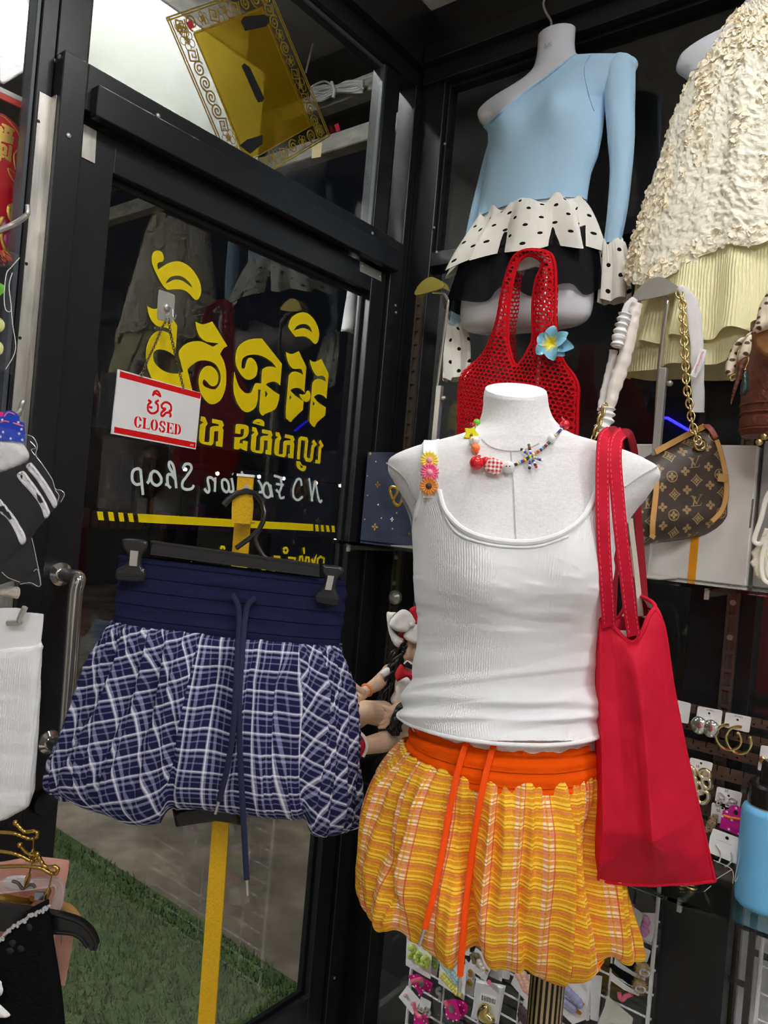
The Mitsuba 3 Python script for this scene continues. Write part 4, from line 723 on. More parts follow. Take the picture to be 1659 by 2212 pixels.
for ang, L_, w, off in ((1.45, .036, .0142, 0), (2.62, .034, .0142, 0), (3.72, .036, .0142, 0), (-1.25, .038, .0145, 0), (.22, .035, .0142, 0), (.62, .038, .013, -.012), (-.2, .048, .014, -.014), (-.75, .036, .012, -.014)):
    mm, uvv = petal(fc_ + PC.n * off, ang, L_, w, .35, PC); obj('petal', mm, PET, kf, smooth=True, uv=uvv)
obj('grip', cat([bx(fc_ + [-.02, .012, -.004], fc_ + [.02, .018, .004], .001)]), BLACKP, kf)
# --- 10. monogram handbag
k = thing('monogram_handbag', 'brown monogram canvas handbag with tan leather trim and gold chain behind the mannequin shoulder', 'handbag')
def seg(x, y, ax, ay, bx_, by, w):
    pax, pay, bax, bay = x - ax, y - ay, bx_ - ax, by - ay; h = dr.clip((pax * bax + pay * bay) / (bax * bax + bay * bay), 0, 1); return sst(w * 1.25, w * .75, dr.sqrt(dr.square(pax - bax * h) + dr.square(pay - bay * h)))
W_, H_ = .094, .0725
def f_mono(p, n, uv):
    u, v = mi.Float(uv.x), mi.Float(uv.y); k_ = mi.Float(0)
    def loc(cx, cy): return (fr_((u - cx) / W_ + .5) - .5) * W_, (fr_((v - cy) / H_ + .5) - .5) * H_
    def quat(x, y, R):
        r = dr.sqrt(x * x + y * y); a = dr.atan2(y, x); lob = .35 + .65 * dr.abs(dr.cos(2 * a)); return sst(1.06, .94, r / (R * lob)) * sst(R * .12, R * .2, r)
    x, y = loc(0, 0); s = 1.
    for A in ((-.0085, .0085, -.0010, -.0065, .0013), (-.0010, -.0065, .0085, .0105, .0007), (-.0120, .0088, -.0055, .0083, .0005), (.0055, .0105, .0115, .0105, .0005), (-.0035, .0065, -.0075, -.0100, .0013), (-.0115, -.0105, .0065, -.0095, .0007), (.0065, -.0095, .0085, -.0050, .0006), (-.006, .0068, -.0005, .0064, .0005)): k_ = dr.maximum(k_, seg(x, y, *A))
    for cx, cy in ((-.018, .0205), (.0255, -.010), (-.0205, -.017), (.0265, .0275)): x, y = loc(cx, cy); k_ = dr.maximum(k_, quat(x, y, .0088))
    for cx, cy in ((.001, -.0345), (.051, .0130)):
        x, y = loc(cx, cy); q = dr.power(dr.abs(x) + 1e-6, .78) + dr.power(dr.abs(y) + 1e-6, .78); R = .0128**.78; k_ = dr.maximum(k_, sst(1.04, .98, q / R) * sst(.74, .80, q / R)); k_ = dr.maximum(k_, quat(x, y, .0055))
    x, y = loc(.047, -.0256); r = dr.sqrt(x * x + y * y); k_ = dr.maximum(k_, sst(.0112, .0108, r) * sst(.0088, .0092, r)); k_ = dr.maximum(k_, quat(x, y, .0078))
    g = nz(u * 900, v * 900, 0); return mix(s2l(66, 52, 46), s2l(164, 136, 94), k_ * .9) * (.88 + .22 * g)
MONO = mat('monogram_canvas', P_(f_mono), .38, 0., .5, bump=bump_n(lambda p, n, uv: nz(uv.x * 1100, uv.y * 1100, 3)), bs=.0003)
TAN = mat('tan_leather', (206, 158, 92), .5, 0., .4); TANE = mat('red_edge', (150, 66, 44), .5)
Hb = lambda L: [(1260 + x / 4.158, 900 + y / 4.158) for x, y in L]; Hs = lambda L: [(1240 + x / 3.96, 560 + y / 3.96) for x, y in L]
PH = Dp(1.385, 6); oth = glyph([p for p in [(640, 320, 0), (860, 198), (1090, 75, 0), (1150, 160), (1200, 260), (1252, 430), (1300, 620), (1326, 800), (1340, 930, 0), (1325, 1005), (1285, 1034, 0), (1150, 1066), (850, 1108), (560, 1150), (380, 1165), (240, 1130), (215, 950), (300, 600), (450, 430)]], 4)
oth = np.array(Hb(oth)); mesh, P2 = pillow(PH, oth, 0, .055, .052, step=.0036, fn=lambda P: .006 * (meshkit.fbm(np.stack([P[:, 0] * 18, P[:, 1] * 12, 0 * P[:, 0]], -1), 2, 2) - .5)); c2 = PH.uv(*Hb([(885, 420)])[0]); a_ = .13
uvm = P2 - c2; uvm = np.stack([uvm[:, 0] * math.cos(a_) + uvm[:, 1] * math.sin(a_), -uvm[:, 0] * math.sin(a_) + uvm[:, 1] * math.cos(a_)], 1); obj('body', mesh, MONO, k, smooth=True, uv=uvm); SH = Surf(np.array(mesh.vertices)[None])
def band(L, w, nm, m, off=.003, edge=None, th=.0012, S_=None, n=8):
    P = (S_ or SH).path(L, off, n); t_ = nrm_grid(np.gradient(P, axis=0)); obj(nm, ribbon(P, nrm_grid(np.cross(t_, d)) * w, th), m, k)
    if edge: obj(nm + '_edge', tube(P + nrm_grid(np.cross(t_, d)) * w, .0011, 6), edge, k)
band(Hb([(645, 318), (800, 234), (950, 155), (1088, 84)]), .0055, 'top_trim', TAN, .004); band(Hb([(1196, 210), (1236, 330), (1268, 480), (1285, 620), (1272, 760), (1230, 860), (1155, 940)]), .0042, 'side_piping', TAN, .004, TANE); band(Hb([(1100, 72), (1150, 120), (1190, 190)]), .005, 'side_piping', TANE, .004)
band(Hb([(1210, 545), (1260, 552), (1300, 556)]), .0075, 'tab', TAN, .008); band(Hb([(655, 500), (655, 640), (640, 800), (622, 960), (622, 1060)]), .0048, 'pull_strap', TAN, .008, TANE); band(Hb([(605, 1062), (640, 1086)]), .0040, 'pull_tip', TAN, .010)
link = mikit.ply(trimesh.creation.torus(.0078, .0019, major_sections=16, minor_sections=8), GOLDM, smooth=True)
o = SH.at(*Hb([(1048, 252)])[0], .006); obj('eyelet', cat([trimesh.Trimesh(*(lambda m: (m.vertices @ np.stack([rh, up, -d]) + o, m.faces))(trimesh.creation.torus(.0095, .0033, major_sections=24, minor_sections=10)))]), GOLDM, k, smooth=True)
def chain(L, t0, t1, lk, pitch, kk=None):
    P = catmull(np.array([C + ray(x, y) * t for (x, y), t in zip(L, np.linspace(t0, t1, len(L)))]), 14); s_ = np.r_[0, np.cumsum(np.linalg.norm(np.diff(P, axis=0), axis=1))]
    for i, a in enumerate(np.arange(.002, s_[-1], pitch)):
        p = np.array([np.interp(a, s_, P[:, j]) for j in range(3)]); p2 = np.array([np.interp(a + .003, s_, P[:, j]) for j in range(3)]); t_ = nrm(p2 - p) if np.linalg.norm(p2 - p) > 1e-5 else up; w = nrm(np.cross(t_, d)); v = np.cross(w, t_); e = (math.cos(.5), math.sin(.5)) if i % 2 == 0 else (math.cos(1.9), math.sin(1.9)); a1 = e[0] * w + e[1] * v
        scene[key((kk or k) + '__chain_link')] = {**lk, 'to_world': mat3(p, t_ * 1.18, a1 * .8, np.cross(t_, a1))}
chain(Hs([(1062, 1560), (1040, 1500), (1010, 1400), (990, 1250), (965, 1100), (955, 950), (945, 800), (940, 650), (932, 520), (930, 390), (900, 290)]), 1.325, 1.375, link, .0118); chain(Hs([(262, 1262), (235, 1340), (210, 1420), (180, 1500), (150, 1560)]), 1.37, 1.37, link, .0112)
def strip(L, w, t, nm, m, th=.004, ruff=0, n=12, seed=1, kk=None):
    Q = np.array([np.r_[C + ray(x, y) * t, ww] for (x, y), ww in zip(L, np.broadcast_to(w, len(L)))]); P = catmull(Q, n); ww = P[:, 3]; P = P[:, :3]; t_ = nrm_grid(np.gradient(P, axis=0)); th_ = np.arange(20) / 20 * 2 * np.pi; s_ = np.linspace(0, 1, len(P)); a = nrm_grid(np.cross(t_, d))
    rr = 1 + ruff * np.sin(s_ * len(L) * 9 + 2 * meshkit.noise(np.stack([s_ * 9, 0 * s_, 0 * s_], -1), seed))[:, None] + .25 * (meshkit.fbm(np.stack([np.cos(th_)[None] + 0 * s_[:, None], np.sin(th_)[None] + 0 * s_[:, None], s_[:, None] * 14 + 0 * th_[None]], -1), 2, seed) - .5)
    V = P[:, None] + rr[..., None] * (np.cos(th_)[None, :, None] * a[:, None] * ww[:, None, None] - np.sin(th_)[None, :, None] * d * th); m_ = gridmesh(V, True); return obj(nm, cat([m_, fanmesh(V[0][::-1], V[0].mean(0)), fanmesh(V[-1], V[-1].mean(0))]), m, kk or k, smooth=60)
TISS = mat('grey_tissue', (214, 212, 214), .7, 0., .3); TRAN = mat('pale_wrap', (226, 216, 208), .3, 0., .5); WSAT = mat('white_satin', (236, 236, 238), .4, 0., .4)
strip(Hs([(890, 240), (950, 290), (1010, 400), (1040, 600), (1052, 800), (1058, 1000), (1060, 1310)]), [.006, .010, .0125, .013, .0125, .0125, .0125], 1.375, 'strap_wrap', TISS); strip(Hs([(520, 340), (480, 400), (440, 500), (420, 560)]), [.007, .011, .011, .01], 1.39, 'strap_wrap', TISS)
strip(Hs([(540, 380), (510, 500), (470, 700), (420, 880), (360, 1060), (300, 1270)]), [.010, .011, .012, .013, .013, .010], 1.38, 'clear_wrap', TRAN, .008, .06)
strip(Hs([(440, 470), (410, 560), (385, 660), (365, 750)]), .011, 1.37, 'scrunchie', WSAT, .011, .18, 20, 3); strip(Hs([(285, 1270), (270, 1370), (240, 1470), (225, 1500)]), .014, 1.38, 'scrunchie', WSAT, .011, .18, 20, 4); strip(Hs([(340, 780), (320, 900), (270, 1100), (230, 1300)]), .008, 1.392, 'strap_wrap', WSHEER, .005, .05)
strip(Hs([(1105, 770), (1092, 830), (1060, 920), (1015, 1005)]), .0065, 1.355, 'ribbon_tag', WSAT, .0008)
try:
    m = meshkit.text_mesh('LOTTE on LOTTE', .0036, .0003); v = np.array(m.vertices); p0, p1 = C + ray(*Hs([(1035, 970)])[0]) * 1.3515, C + ray(*Hs([(1108, 790)])[0]) * 1.3515; e1_ = nrm(p1 - p0); e2_ = nrm(np.cross(-d, e1_)); s_ = np.linalg.norm(p1 - p0) / v[:, 0].max(); m.vertices = p0 + v[:, :1] * s_ * e1_ + (v[:, 1:2] * s_ - .0012) * e2_ - d * v[:, 2:] * s_; obj('tag_print', m, mat('tag_red', (206, 70, 90), .6), k, smooth=False)
except Exception: pass
# ================================================================ on the glass door
def cr(L, sc, off): return [(off[0] + p[0] / sc, off[1] + p[1] / sc) + tuple(p[2:]) for p in L]
c = 0
def gl(pl, L, sc, off, holes=(), h=.004, n=5):
    g = Polygon(pl.pts(glyph(cr(L, sc, off), n), h)).buffer(0)
    for q in holes: g = g.difference(Polygon(pl.pts(glyph(cr(q, sc, off), n), h)).buffer(0))
    return g
LS, LO = 5.977, (300, 520); BS, BO = 6.9125, (490, 660)
G = [gl(DOOR, [(250, 375, c), (290, 345), (380, 290), (490, 265), (600, 295), (700, 380), (780, 510), (805, 620), (795, 710), (750, 765), (710, 745), (650, 680), (590, 640), (500, 625), (375, 635, c), (310, 575), (230, 430), (180, 310), (168, 220), (190, 150), (240, 125), (300, 150), (325, 220), (310, 265), (280, 275), (252, 285), (240, 320)], LS, LO, [[(345, 555, c), (400, 475), (500, 450), (580, 475), (660, 545), (695, 610, c), (640, 570), (560, 515), (470, 500), (400, 530)]])]
G.append(gl(DOOR, [(108, 840, c), (190, 880), (330, 860), (400, 950), (497, 1095, c), (488, 1250), (476, 1400), (455, 1480, c), (400, 1440), (330, 1412), (250, 1405), (195, 1440), (185, 1500), (210, 1580), (290, 1660), (400, 1708), (500, 1715), (575, 1693, c), (620, 1830), (690, 1925, c), (690, 2020), (560, 2060), (400, 2040), (250, 1930), (160, 1760), (115, 1640), (95, 1500), (105, 1370), (150, 1250), (220, 1180), (300, 1160), (380, 1190), (440, 1225, c), (400, 1150), (340, 1120), (260, 1110), (180, 1050), (130, 950)], LS, LO).union(
    gl(DOOR, [(735, 1045, c), (830, 1080), (950, 1042, c), (1145, 1360, c), (1090, 1395), (1052, 1465, c), (1100, 1560), (1130, 1700), (1120, 1900), (1060, 2050), (960, 2112), (870, 2070), (800, 1960), (775, 1830), (790, 1720), (840, 1640), (910, 1615), (980, 1650), (1025, 1730), (1020, 1830), (980, 1875), (930, 1870), (860, 1800), (840, 1795), (825, 1830), (850, 1880), (940, 1915), (1000, 1910), (1050, 1840), (1060, 1750), (1030, 1650), (970, 1580), (870, 1545), (770, 1555), (680, 1610), (630, 1665, c), (690, 1925, c), (690, 2010, c), (620, 1830), (575, 1693), (540, 1560), (515, 1470, c), (530, 1410), (600, 1340), (700, 1300), (800, 1300), (890, 1335), (960, 1370, c), (1000, 1345), (1030, 1325, c), (950, 1315), (870, 1300), (790, 1240), (750, 1140)], LS, LO)))
G.append(gl(DOOR, [(525, 490, c), (825, 870, c), (800, 1195, c), (750, 1150), (690, 1135), (620, 1155), (585, 1180, c), (650, 1235), (720, 1290), (790, 1328, c), (775, 1430), (720, 1550), (580, 1615), (540, 1645), (505, 1610), (490, 1540), (510, 1260, c), (470, 1250, c), (460, 1430), (420, 1530), (330, 1590), (260, 1580), (190, 1510), (130, 1380), (103, 1250), (110, 1050), (118, 990, c), (150, 1120), (200, 1230), (270, 1300), (320, 1310), (370, 1295), (400, 1230), (430, 1165), (470, 1160), (520, 1165, c), (530, 980), (570, 930), (630, 910), (700, 915), (745, 935, c), (690, 860), (600, 790), (500, 745), (400, 732), (300, 750), (240, 795), (222, 870), (225, 930), (250, 945), (280, 920), (300, 830), (340, 780), (400, 800), (450, 880), (460, 970), (430, 1060), (340, 1110), (260, 1080), (180, 980), (135, 850), (140, 720), (180, 610), (280, 530), (400, 495)], BS, BO, [[(573, 1270, c), (610, 1310), (605, 1345), (575, 1372, c)]]))
G.append(gl(DOOR, [(920, 315, c), (950, 220), (1020, 140), (1130, 100), (1230, 130), (1320, 230), (1370, 350), (1380, 450), (1360, 540), (1320, 575), (1290, 550), (1230, 495), (1150, 460), (1030, 468, c), (970, 400)], BS, BO, [[(995, 380, c), (1060, 300), (1160, 275), (1240, 315), (1280, 410, c), (1220, 360), (1140, 335), (1060, 355)]]))
G.append(gl(DOOR, [(885, 690, c), (940, 720), (1000, 718), (1077, 680, c), (1190, 915, c), (1160, 1293, c), (1100, 1240), (1030, 1230), (980, 1245), (950, 1268, c), (1020, 1340), (1090, 1390), (1148, 1430, c), (1140, 1555, c), (1050, 1640), (990, 1700), (960, 1738), (920, 1710), (885, 1620), (930, 1050, c), (970, 1000), (1020, 985), (1090, 1005), (1145, 1045, c), (1130, 980), (1100, 945), (1000, 945), (950, 900), (910, 820)], BS, BO, [[(940, 1335, c), (968, 1370), (960, 1390), (938, 1410, c)]]).union(
    gl(DOOR, [(1088, 1318, c), (1130, 1330), (1175, 1320), (1200, 1275), (1230, 1275), (1250, 1320), (1245, 1390), (1200, 1440), (1140, 1420), (1105, 1375)], BS, BO)))
G.append(gl(DOOR, [(1240, 808, c), (1290, 838), (1340, 835), (1413, 795, c), (1522, 1020, c), (1490, 1390, c), (1430, 1340), (1370, 1325), (1325, 1345), (1303, 1365, c), (1350, 1430), (1410, 1475), (1480, 1520, c), (1472, 1640, c), (1390, 1710), (1340, 1760), (1310, 1815), (1260, 1770), (1240, 1680), (1280, 1160, c), (1310, 1120), (1360, 1095), (1420, 1105), (1483, 1140, c), (1470, 1080), (1430, 1048), (1350, 1050), (1300, 990), (1260, 900)], BS, BO, [[(1288, 1430, c), (1312, 1460), (1308, 1480), (1285, 1500, c)]]))
kd = 'door_1'
for g in G: obj('large_letter', extr(DOOR, g, .003, .0036), YEL, kd, False, label='large yellow Khmer letter seen in reverse')
CS, CO = 5.53, (420, 880)
L1 = [(78, 105, c), (128, 115, c), (160, 195, c), (135, 230, c), (120, 410, c), (160, 415), (178, 410), (184, 390), (190, 260), (205, 235), (230, 224), (290, 222, c), (300, 205, c), (212, 185, c), (218, 135, c), (335, 160, c), (355, 215, c), (335, 240, c), (350, 270, c), (335, 475, c), (258, 460, c), (262, 405, c), (285, 408, c), (290, 285, c), (240, 285, c), (230, 410), (215, 445), (190, 455), (90, 432), (62, 405), (58, 360), (70, 210, c), (112, 180, c), (78, 160, c)]
aff = lambda x0, y0, sx, sy: [(x0 + (p[0] - 58) * sx, y0 + (p[1] - 105) * sy) + tuple(p[2:]) for p in L1]
def strokes(pl, paths, w, sc, off, h=.004, cap=2, sm=0):
    out = []
    for L in paths:
        q = pl.pts(cr(L, sc, off), h); q = catmull(q, 6) if sm and len(q) > 2 else q; out.append(LineString(q).buffer(w, cap_style=cap, join_style=1 if sm else 2))
    return unary_union(out)
G = [gl(DOOR, L1, CS, CO), gl(DOOR, [(490, 310, c), (497, 220), (520, 198), (625, 213), (650, 250), (645, 320), (610, 365), (545, 388, c), (542, 435, c), (563, 425, c), (580, 445, c), (583, 398, c), (640, 405, c), (630, 522, c), (590, 510, c), (553, 485, c), (525, 505, c), (475, 497, c), (483, 355, c), (560, 355), (590, 330), (595, 270), (585, 258), (555, 258, c), (552, 320, c)], CS, CO),
     gl(DOOR, [(700, 190, c), (720, 155), (770, 138), (820, 155), (838, 190), (835, 228, c)], CS, CO, [[(738, 188, c), (765, 178), (800, 190, c)]]).union(gl(DOOR, aff(677, 232, .87, .915), CS, CO)), gl(DOOR, aff(958, 292, .815, .868), CS, CO),
     strokes(DOOR, [[(1243, 622), (1262, 385), (1280, 368), (1338, 380), (1346, 400), (1326, 590), (1345, 625), (1385, 632), (1402, 610), (1418, 470), (1445, 440), (1418, 398)]], .0047, CS, CO).union(gl(DOOR, [(1222, 640, c), (1265, 645, c), (1290, 690), (1335, 700), (1330, 745), (1295, 765), (1245, 735), (1222, 690)], CS, CO, [[(1262, 685, c), (1300, 708), (1285, 728), (1268, 712)]])),
     strokes(DOOR, [[(1490, 662), (1504, 480), (1526, 455), (1498, 402)], [(1450, 645), (1500, 655)]], .0045, CS, CO)]
for g in G: obj('small_letter', extr(DOOR, g, .003, .0036), YEL, kd, False, label='small yellow Khmer letter seen in reverse')
DS, DO = 3.6065, (260, 980)
WL = [[[(158, 122), (178, 322)], [(160, 235), (125, 240), (98, 215), (92, 170), (105, 130), (145, 118), (165, 150)]], [[(320, 190), (290, 145), (255, 140), (240, 175), (250, 225), (285, 248), (318, 225), (320, 190)], [(240, 150), (225, 210), (210, 232)]], [[(438, 270), (420, 120), (400, 72), (382, 70), (385, 110), (425, 170)], [(430, 200), (400, 165), (370, 170), (372, 240), (395, 268)], [(372, 240), (350, 240)]], [[(487, 118), (510, 82), (545, 85), (555, 120), (520, 175), (488, 220), (486, 262), (520, 280), (560, 270), (575, 245)]],
      [[(742, 185), (738, 298)], [(735, 210), (705, 185), (682, 200), (695, 280), (680, 302), (655, 272)]], [[(792, 215), (800, 272), (828, 300), (848, 270), (838, 220), (812, 200), (790, 215)]], [[(868, 190), (882, 280), (862, 298), (848, 285)], [(876, 156), (880, 160)]], [[(945, 138), (985, 240), (1000, 272)], [(1075, 205), (1100, 250), (1105, 295), (1080, 300)]],
      [[(1178, 335), (1160, 250), (1140, 228), (1118, 260), (1120, 315), (1150, 342), (1180, 320)], [(1188, 340), (1170, 240)]], [[(1198, 172), (1230, 180), (1268, 192)], [(1250, 190), (1258, 250), (1238, 300), (1216, 280)], [(1215, 235), (1275, 245)], [(1238, 300), (1250, 345), (1280, 340)]], [[(1415, 250), (1405, 202), (1378, 205), (1350, 270), (1352, 335), (1385, 362), (1422, 335)]], [[(1472, 192), (1498, 372)], [(1490, 370), (1520, 210)], [(1520, 210), (1545, 345), (1560, 378), (1572, 360)]]]
for i, L in enumerate(WL): obj('script_letter', extr(DOOR, strokes(DOOR, L, .0030, DS, DO, sm=1), .003, .0036), WVIN, kd, False, label='white script letter seen in reverse')
ES, EO = 3.072, (200, 1090)
q_ = lambda L: extr(DOOR, Polygon(DOOR.pts(cr(L, ES, EO), .004)), .003, .0036)
obj('yellow_bar', q_([(300, 60), (1465, 130), (1465, 175), (308, 118)]), YEL, kd, False)
for L in ([(30, 45), (68, 47), (78, 105), (40, 103)], [(103, 48), (138, 50), (147, 110), (112, 107)], [(170, 52), (203, 54), (213, 112), (180, 112)], [(233, 58), (266, 58), (277, 116), (246, 114)], [(1478, 132), (1498, 134), (1502, 178), (1482, 177)], [(1515, 135), (1532, 136), (1538, 180), (1520, 178)], [(1550, 137), (1568, 138), (1575, 182), (1556, 181)], [(1588, 140), (1606, 141), (1610, 184), (1592, 183)]): obj('yellow_dash', q_(L), YEL, kd, False)
T_ = [[(1268, 300), (1275, 288), (1290, 288), (1297, 305), (1290, 320), (1275, 320), (1268, 305)], [(1403, 285), (1406, 328)], [(1205, 345), (1242, 348), (1246, 392)], [(1300, 352), (1345, 356), (1342, 390)], [(1372, 400), (1378, 348), (1392, 344), (1398, 385), (1412, 388), (1420, 350), (1436, 352), (1438, 400)], [(1455, 362), (1462, 378), (1455, 400), (1478, 360), (1470, 400)], [(1492, 410), (1496, 360), (1515, 345), (1538, 358), (1535, 392)], [(852, 296), (858, 280), (872, 282), (878, 298)],
      [(325, 352), (420, 382)], [(355, 350), (362, 385)], [(400, 360), (405, 392)], [(430, 372), (500, 390)], [(475, 362), (480, 395)], [(540, 392), (560, 378), (590, 392), (605, 405)], [(655, 378), (660, 418)], [(712, 390), (716, 425)], [(762, 396), (768, 432)], [(820, 400), (824, 438)], [(872, 405), (880, 445)], [(1060, 430), (1080, 455), (1120, 450), (1130, 425), (1150, 445), (1185, 455), (1210, 440)]]
for L in T_: obj('lower_line_letter', extr(DOOR, strokes(DOOR, [L], .0028, ES, EO), .003, .0036), YEL, kd, False)
# --- closed sign
SP, SO = 6.145, (230, 630); PSg = DX(.026); k = thing('closed_sign', 'white hanging CLOSED sign with red bars and chain on the glass door', 'sign')
sp_ = lambda L, a, b: extr(PSg, Polygon(PSg.pts(cr(L, SP, SO), b)), a, b)
obj('board', sp_([(155, 1028), (1260, 1345), (1185, 2095), (65, 1885)], -.0015, .0015), WHITEP, k, False)
for L in ([(180, 1055), (1258, 1350), (1240, 1422), (176, 1135)], [(108, 1793), (1187, 2003), (1178, 2078), (100, 1870)]): obj('red_bar', sp_(L, .0015, .0019), RED, k, False)
g = strokes(PSg, [[(628, 1372), (640, 1335), (672, 1318), (705, 1340), (724, 1388), (690, 1365), (650, 1350), (628, 1372)], [(560, 1440), (600, 1462), (562, 1505), (562, 1575), (600, 1612), (650, 1610), (690, 1575), (690, 1505), (662, 1470), (705, 1442)], [(575, 1530), (620, 1540)], [(740, 1505), (772, 1475), (805, 1468), (850, 1492), (868, 1530), (862, 1580), (835, 1580)], [(738, 1505), (750, 1545), (790, 1558), (745, 1600), (735, 1635), (760, 1650), (800, 1608), (850, 1612), (862, 1645), (845, 1662)]], .0022, SP, SO, sm=1)
obj('khmer_word', extr(PSg, g, .0015, .0019), RED, k, False, label='red Khmer word')
def serif(ch):
    E_ = lambda cx, cy, rx, ry: affinity.scale(Point(cx, cy).buffer(1, 24), rx, ry); B_ = sbox
    if ch in 'CO':
        g = E_(.5, .5, .5, .52).difference(E_(.5, .5, .2, .46)); g = g.difference(B_(.46, -.1, .54, 1.1))
        return g.difference(B_(.55, .33, 1.1, .66)) if ch == 'C' else g
    if ch == 'L': return unary_union([B_(.12, 0, .42, 1), B_(0, .94, .54, 1), B_(0, 0, .5, .07), Polygon([(.56, 0), (1, 0), (1, .34), (.9, .1), (.56, .06)])])
    if ch == 'E': return unary_union([B_(.12, 0, .42, 1), B_(0, .94, .5, 1), B_(0, 0, .5, .07), Polygon([(.56, 1), (.98, 1), (.98, .7), (.88, .9), (.56, .93)]), Polygon([(.56, 0), (1, 0), (1, .32), (.9, .1), (.56, .07)]), Polygon([(.5, .46), (.72, .36), (.72, .66), (.5, .54)])])
    if ch == 'S': return LineString(catmull([(.86, .76), (.7, .93), (.4, .94), (.2, .76), (.34, .6), (.62, .46), (.82, .28), (.7, .08), (.36, .05), (.14, .24)], 6)).buffer(.1).difference(affinity.rotate(B_(.46, -.1, .54, 1.1), -8))
    if ch == 'D': return unary_union([B_(.12, 0, .42, 1), B_(0, .94, .42, 1), B_(0, 0, .42, .06), E_(.42, .5, .58, .5).difference(E_(.42, .5, .3, .44)).difference(B_(-.3, -.1, .52, 1.1))])
o2, e2 = PSg.pts(cr([(365, 1795)], SP, SO), .002)[0], PSg.pts(cr([(995, 1908)], SP, SO), .002)[0]; u2 = PSg.pts(cr([(372, 1648)], SP, SO), .002)[0] - o2
for i, ch in enumerate('CLOSED'):
    a0 = i / 6; g = serif(ch); w = 1 / 6 * .92; ax = (e2 - o2) * w; bp = o2 + (e2 - o2) * a0; obj('sign_letter', extr(PSg, affinity.affine_transform(g, [ax[0], u2[0], ax[1], u2[1], bp[0], bp[1]]).buffer(0), .0015, .0019), RED, k, False)
m = meshkit.text_mesh('199', .0036, .0003, True); v = np.array(m.vertices); b0 = PSg.at(*cr([(1098, 2042)], SP, SO)[0]); dr_ = nrm(PSg.at(*cr([(1187, 2060)], SP, SO)[0]) - PSg.at(*cr([(1098, 2042)], SP, SO)[0])); m.vertices = b0 + v[:, :1] * dr_ + v[:, 1:2] * np.cross(PSg.n, dr_) + (v[:, 2:] + .0019) * PSg.n; obj('number_print', m, WHITEP, k, False)
lk = trimesh.creation.torus(.0026, .0008, major_sections=10, minor_sections=5); DCH = mat('dark_chain', (120, 108, 92), .25, 1.)
def chainmesh(P, pitch):
    s_ = np.r_[0, np.cumsum(np.linalg.norm(np.diff(P, axis=0), axis=1))]; ms = []
    for i, a in enumerate(np.arange(0, s_[-1], pitch)):
        p = np.array([np.interp(a, s_, P[:, j]) for j in range(3)]); t_ = nrm(P[-1] - P[0]); w = nrm(np.cross(t_, [1, 0, 0])); e = (math.cos(.6), math.sin(.6)) if i % 2 else (math.cos(2.1), math.sin(2.1)); a1 = e[0] * w + e[1] * np.cross(w, t_); ms.append(trimesh.Trimesh(np.array(lk.vertices) @ np.stack([t_ * 1.25, a1, np.cross(t_, a1)]) + p, lk.faces, process=False))
    return cat(ms)
hookp = PSg.at(*cr([(800, 375)], SP, SO)[0], .004)
for L in ([(795, 380), (730, 490), (655, 680), (560, 880), (455, 1125)], [(825, 375), (850, 560), (900, 780), (950, 990), (1022, 1285)]): obj('chain', chainmesh(np.array([PSg.at(x, y, .002) for x, y in cr(L, SP, SO)]), .0046), DCH, k, True)
for x, y in cr([(462, 1115), (1018, 1275)], SP, SO): m = trimesh.creation.torus(.004, .0005, major_sections=16, minor_sections=6); obj('ring', trimesh.Trimesh(np.array(m.vertices) @ np.stack([PSg.ex, up, PSg.n]) + PSg.at(x, y, .002), m.faces, process=False), STEEL, k, True)
k = thing('adhesive_hook', 'clear adhesive pad with a small steel hook holding the CLOSED sign', 'hook'); hkp = [(258, 655), (285, 640), (440, 690), (465, 725), (445, 1000), (420, 1060), (270, 1010), (240, 990)]
obj('pad', plate(DOOR, glyph(cr([(262, 648), (300, 642), (430, 685), (464, 720), (458, 870), (440, 1010), (420, 1058), (290, 1020), (246, 1000), (248, 850)], LS, LO), 4), .0037, .006), sheer('pad_clear', (206, 206, 198), .42), k, False)
a_ = DOOR.at(*cr([(360, 860)], LS, LO)[0], .006); obj('hook', tube(catmull([a_, a_ + [.012, 0, 0], a_ + [.020, 0, -.006], a_ + [.024, 0, -.022], a_ + [.030, 0, -.026], a_ + [.034, 0, -.018]], 6), .0014, 8), STEEL, k); obj('boss', tube([a_ - [.001, 0, 0], a_ + [.004, 0, 0], a_ + [.006, 0, 0]], [.008, .0075, .005], 18), STEEL, k)
obj('link', chainmesh(np.array([hookp + [0, 0, .012], hookp]), .006), STEEL, k, True)
# --- gold plaque on the transom glass
k = thing('gold_plaque', 'translucent gold plastic plaque with openwork border and black tape on the glass above the door', 'plaque'); GS, GO = 4.1475, (340, 0); PG = DX(.0075)
gp = lambda L, h=0: PG.pts(cr(L, GS, GO), h)
TL, TR, BR, BL = [np.array(p, float) for p in gp([(80, 160), (985, -150), (1545, 1215), (733, 1701)])]
def quad(s, t_): return (TL * (1 - s) + TR * s) * (1 - t_) + (BL * (1 - s) + BR * s) * t_
scene['mat_gold_film'] = {'type': 'thindielectric', 'int_ior': 1.7, 'specular_transmittance': rgb([.62, .44, .055])}
scene['mat_gold_sheet'] = {'type': 'blendbsdf', 'weight': .34, 'a': {'type': 'ref', 'id': 'mat_gold_film'}, 'b': {'type': 'ref', 'id': mat('gold_tint', (196, 158, 22), .3, .5)}}
obj('panel', trimesh.Trimesh(PG.p3(np.array(gp([(325, 285), (945, 55), (1390, 1130), (830, 1420), (735, 1330)])), 0.), [[0, 1, 2], [0, 2, 3], [0, 3, 4]], process=False), 'mat_gold_sheet', k, False, label='translucent gold film panel')
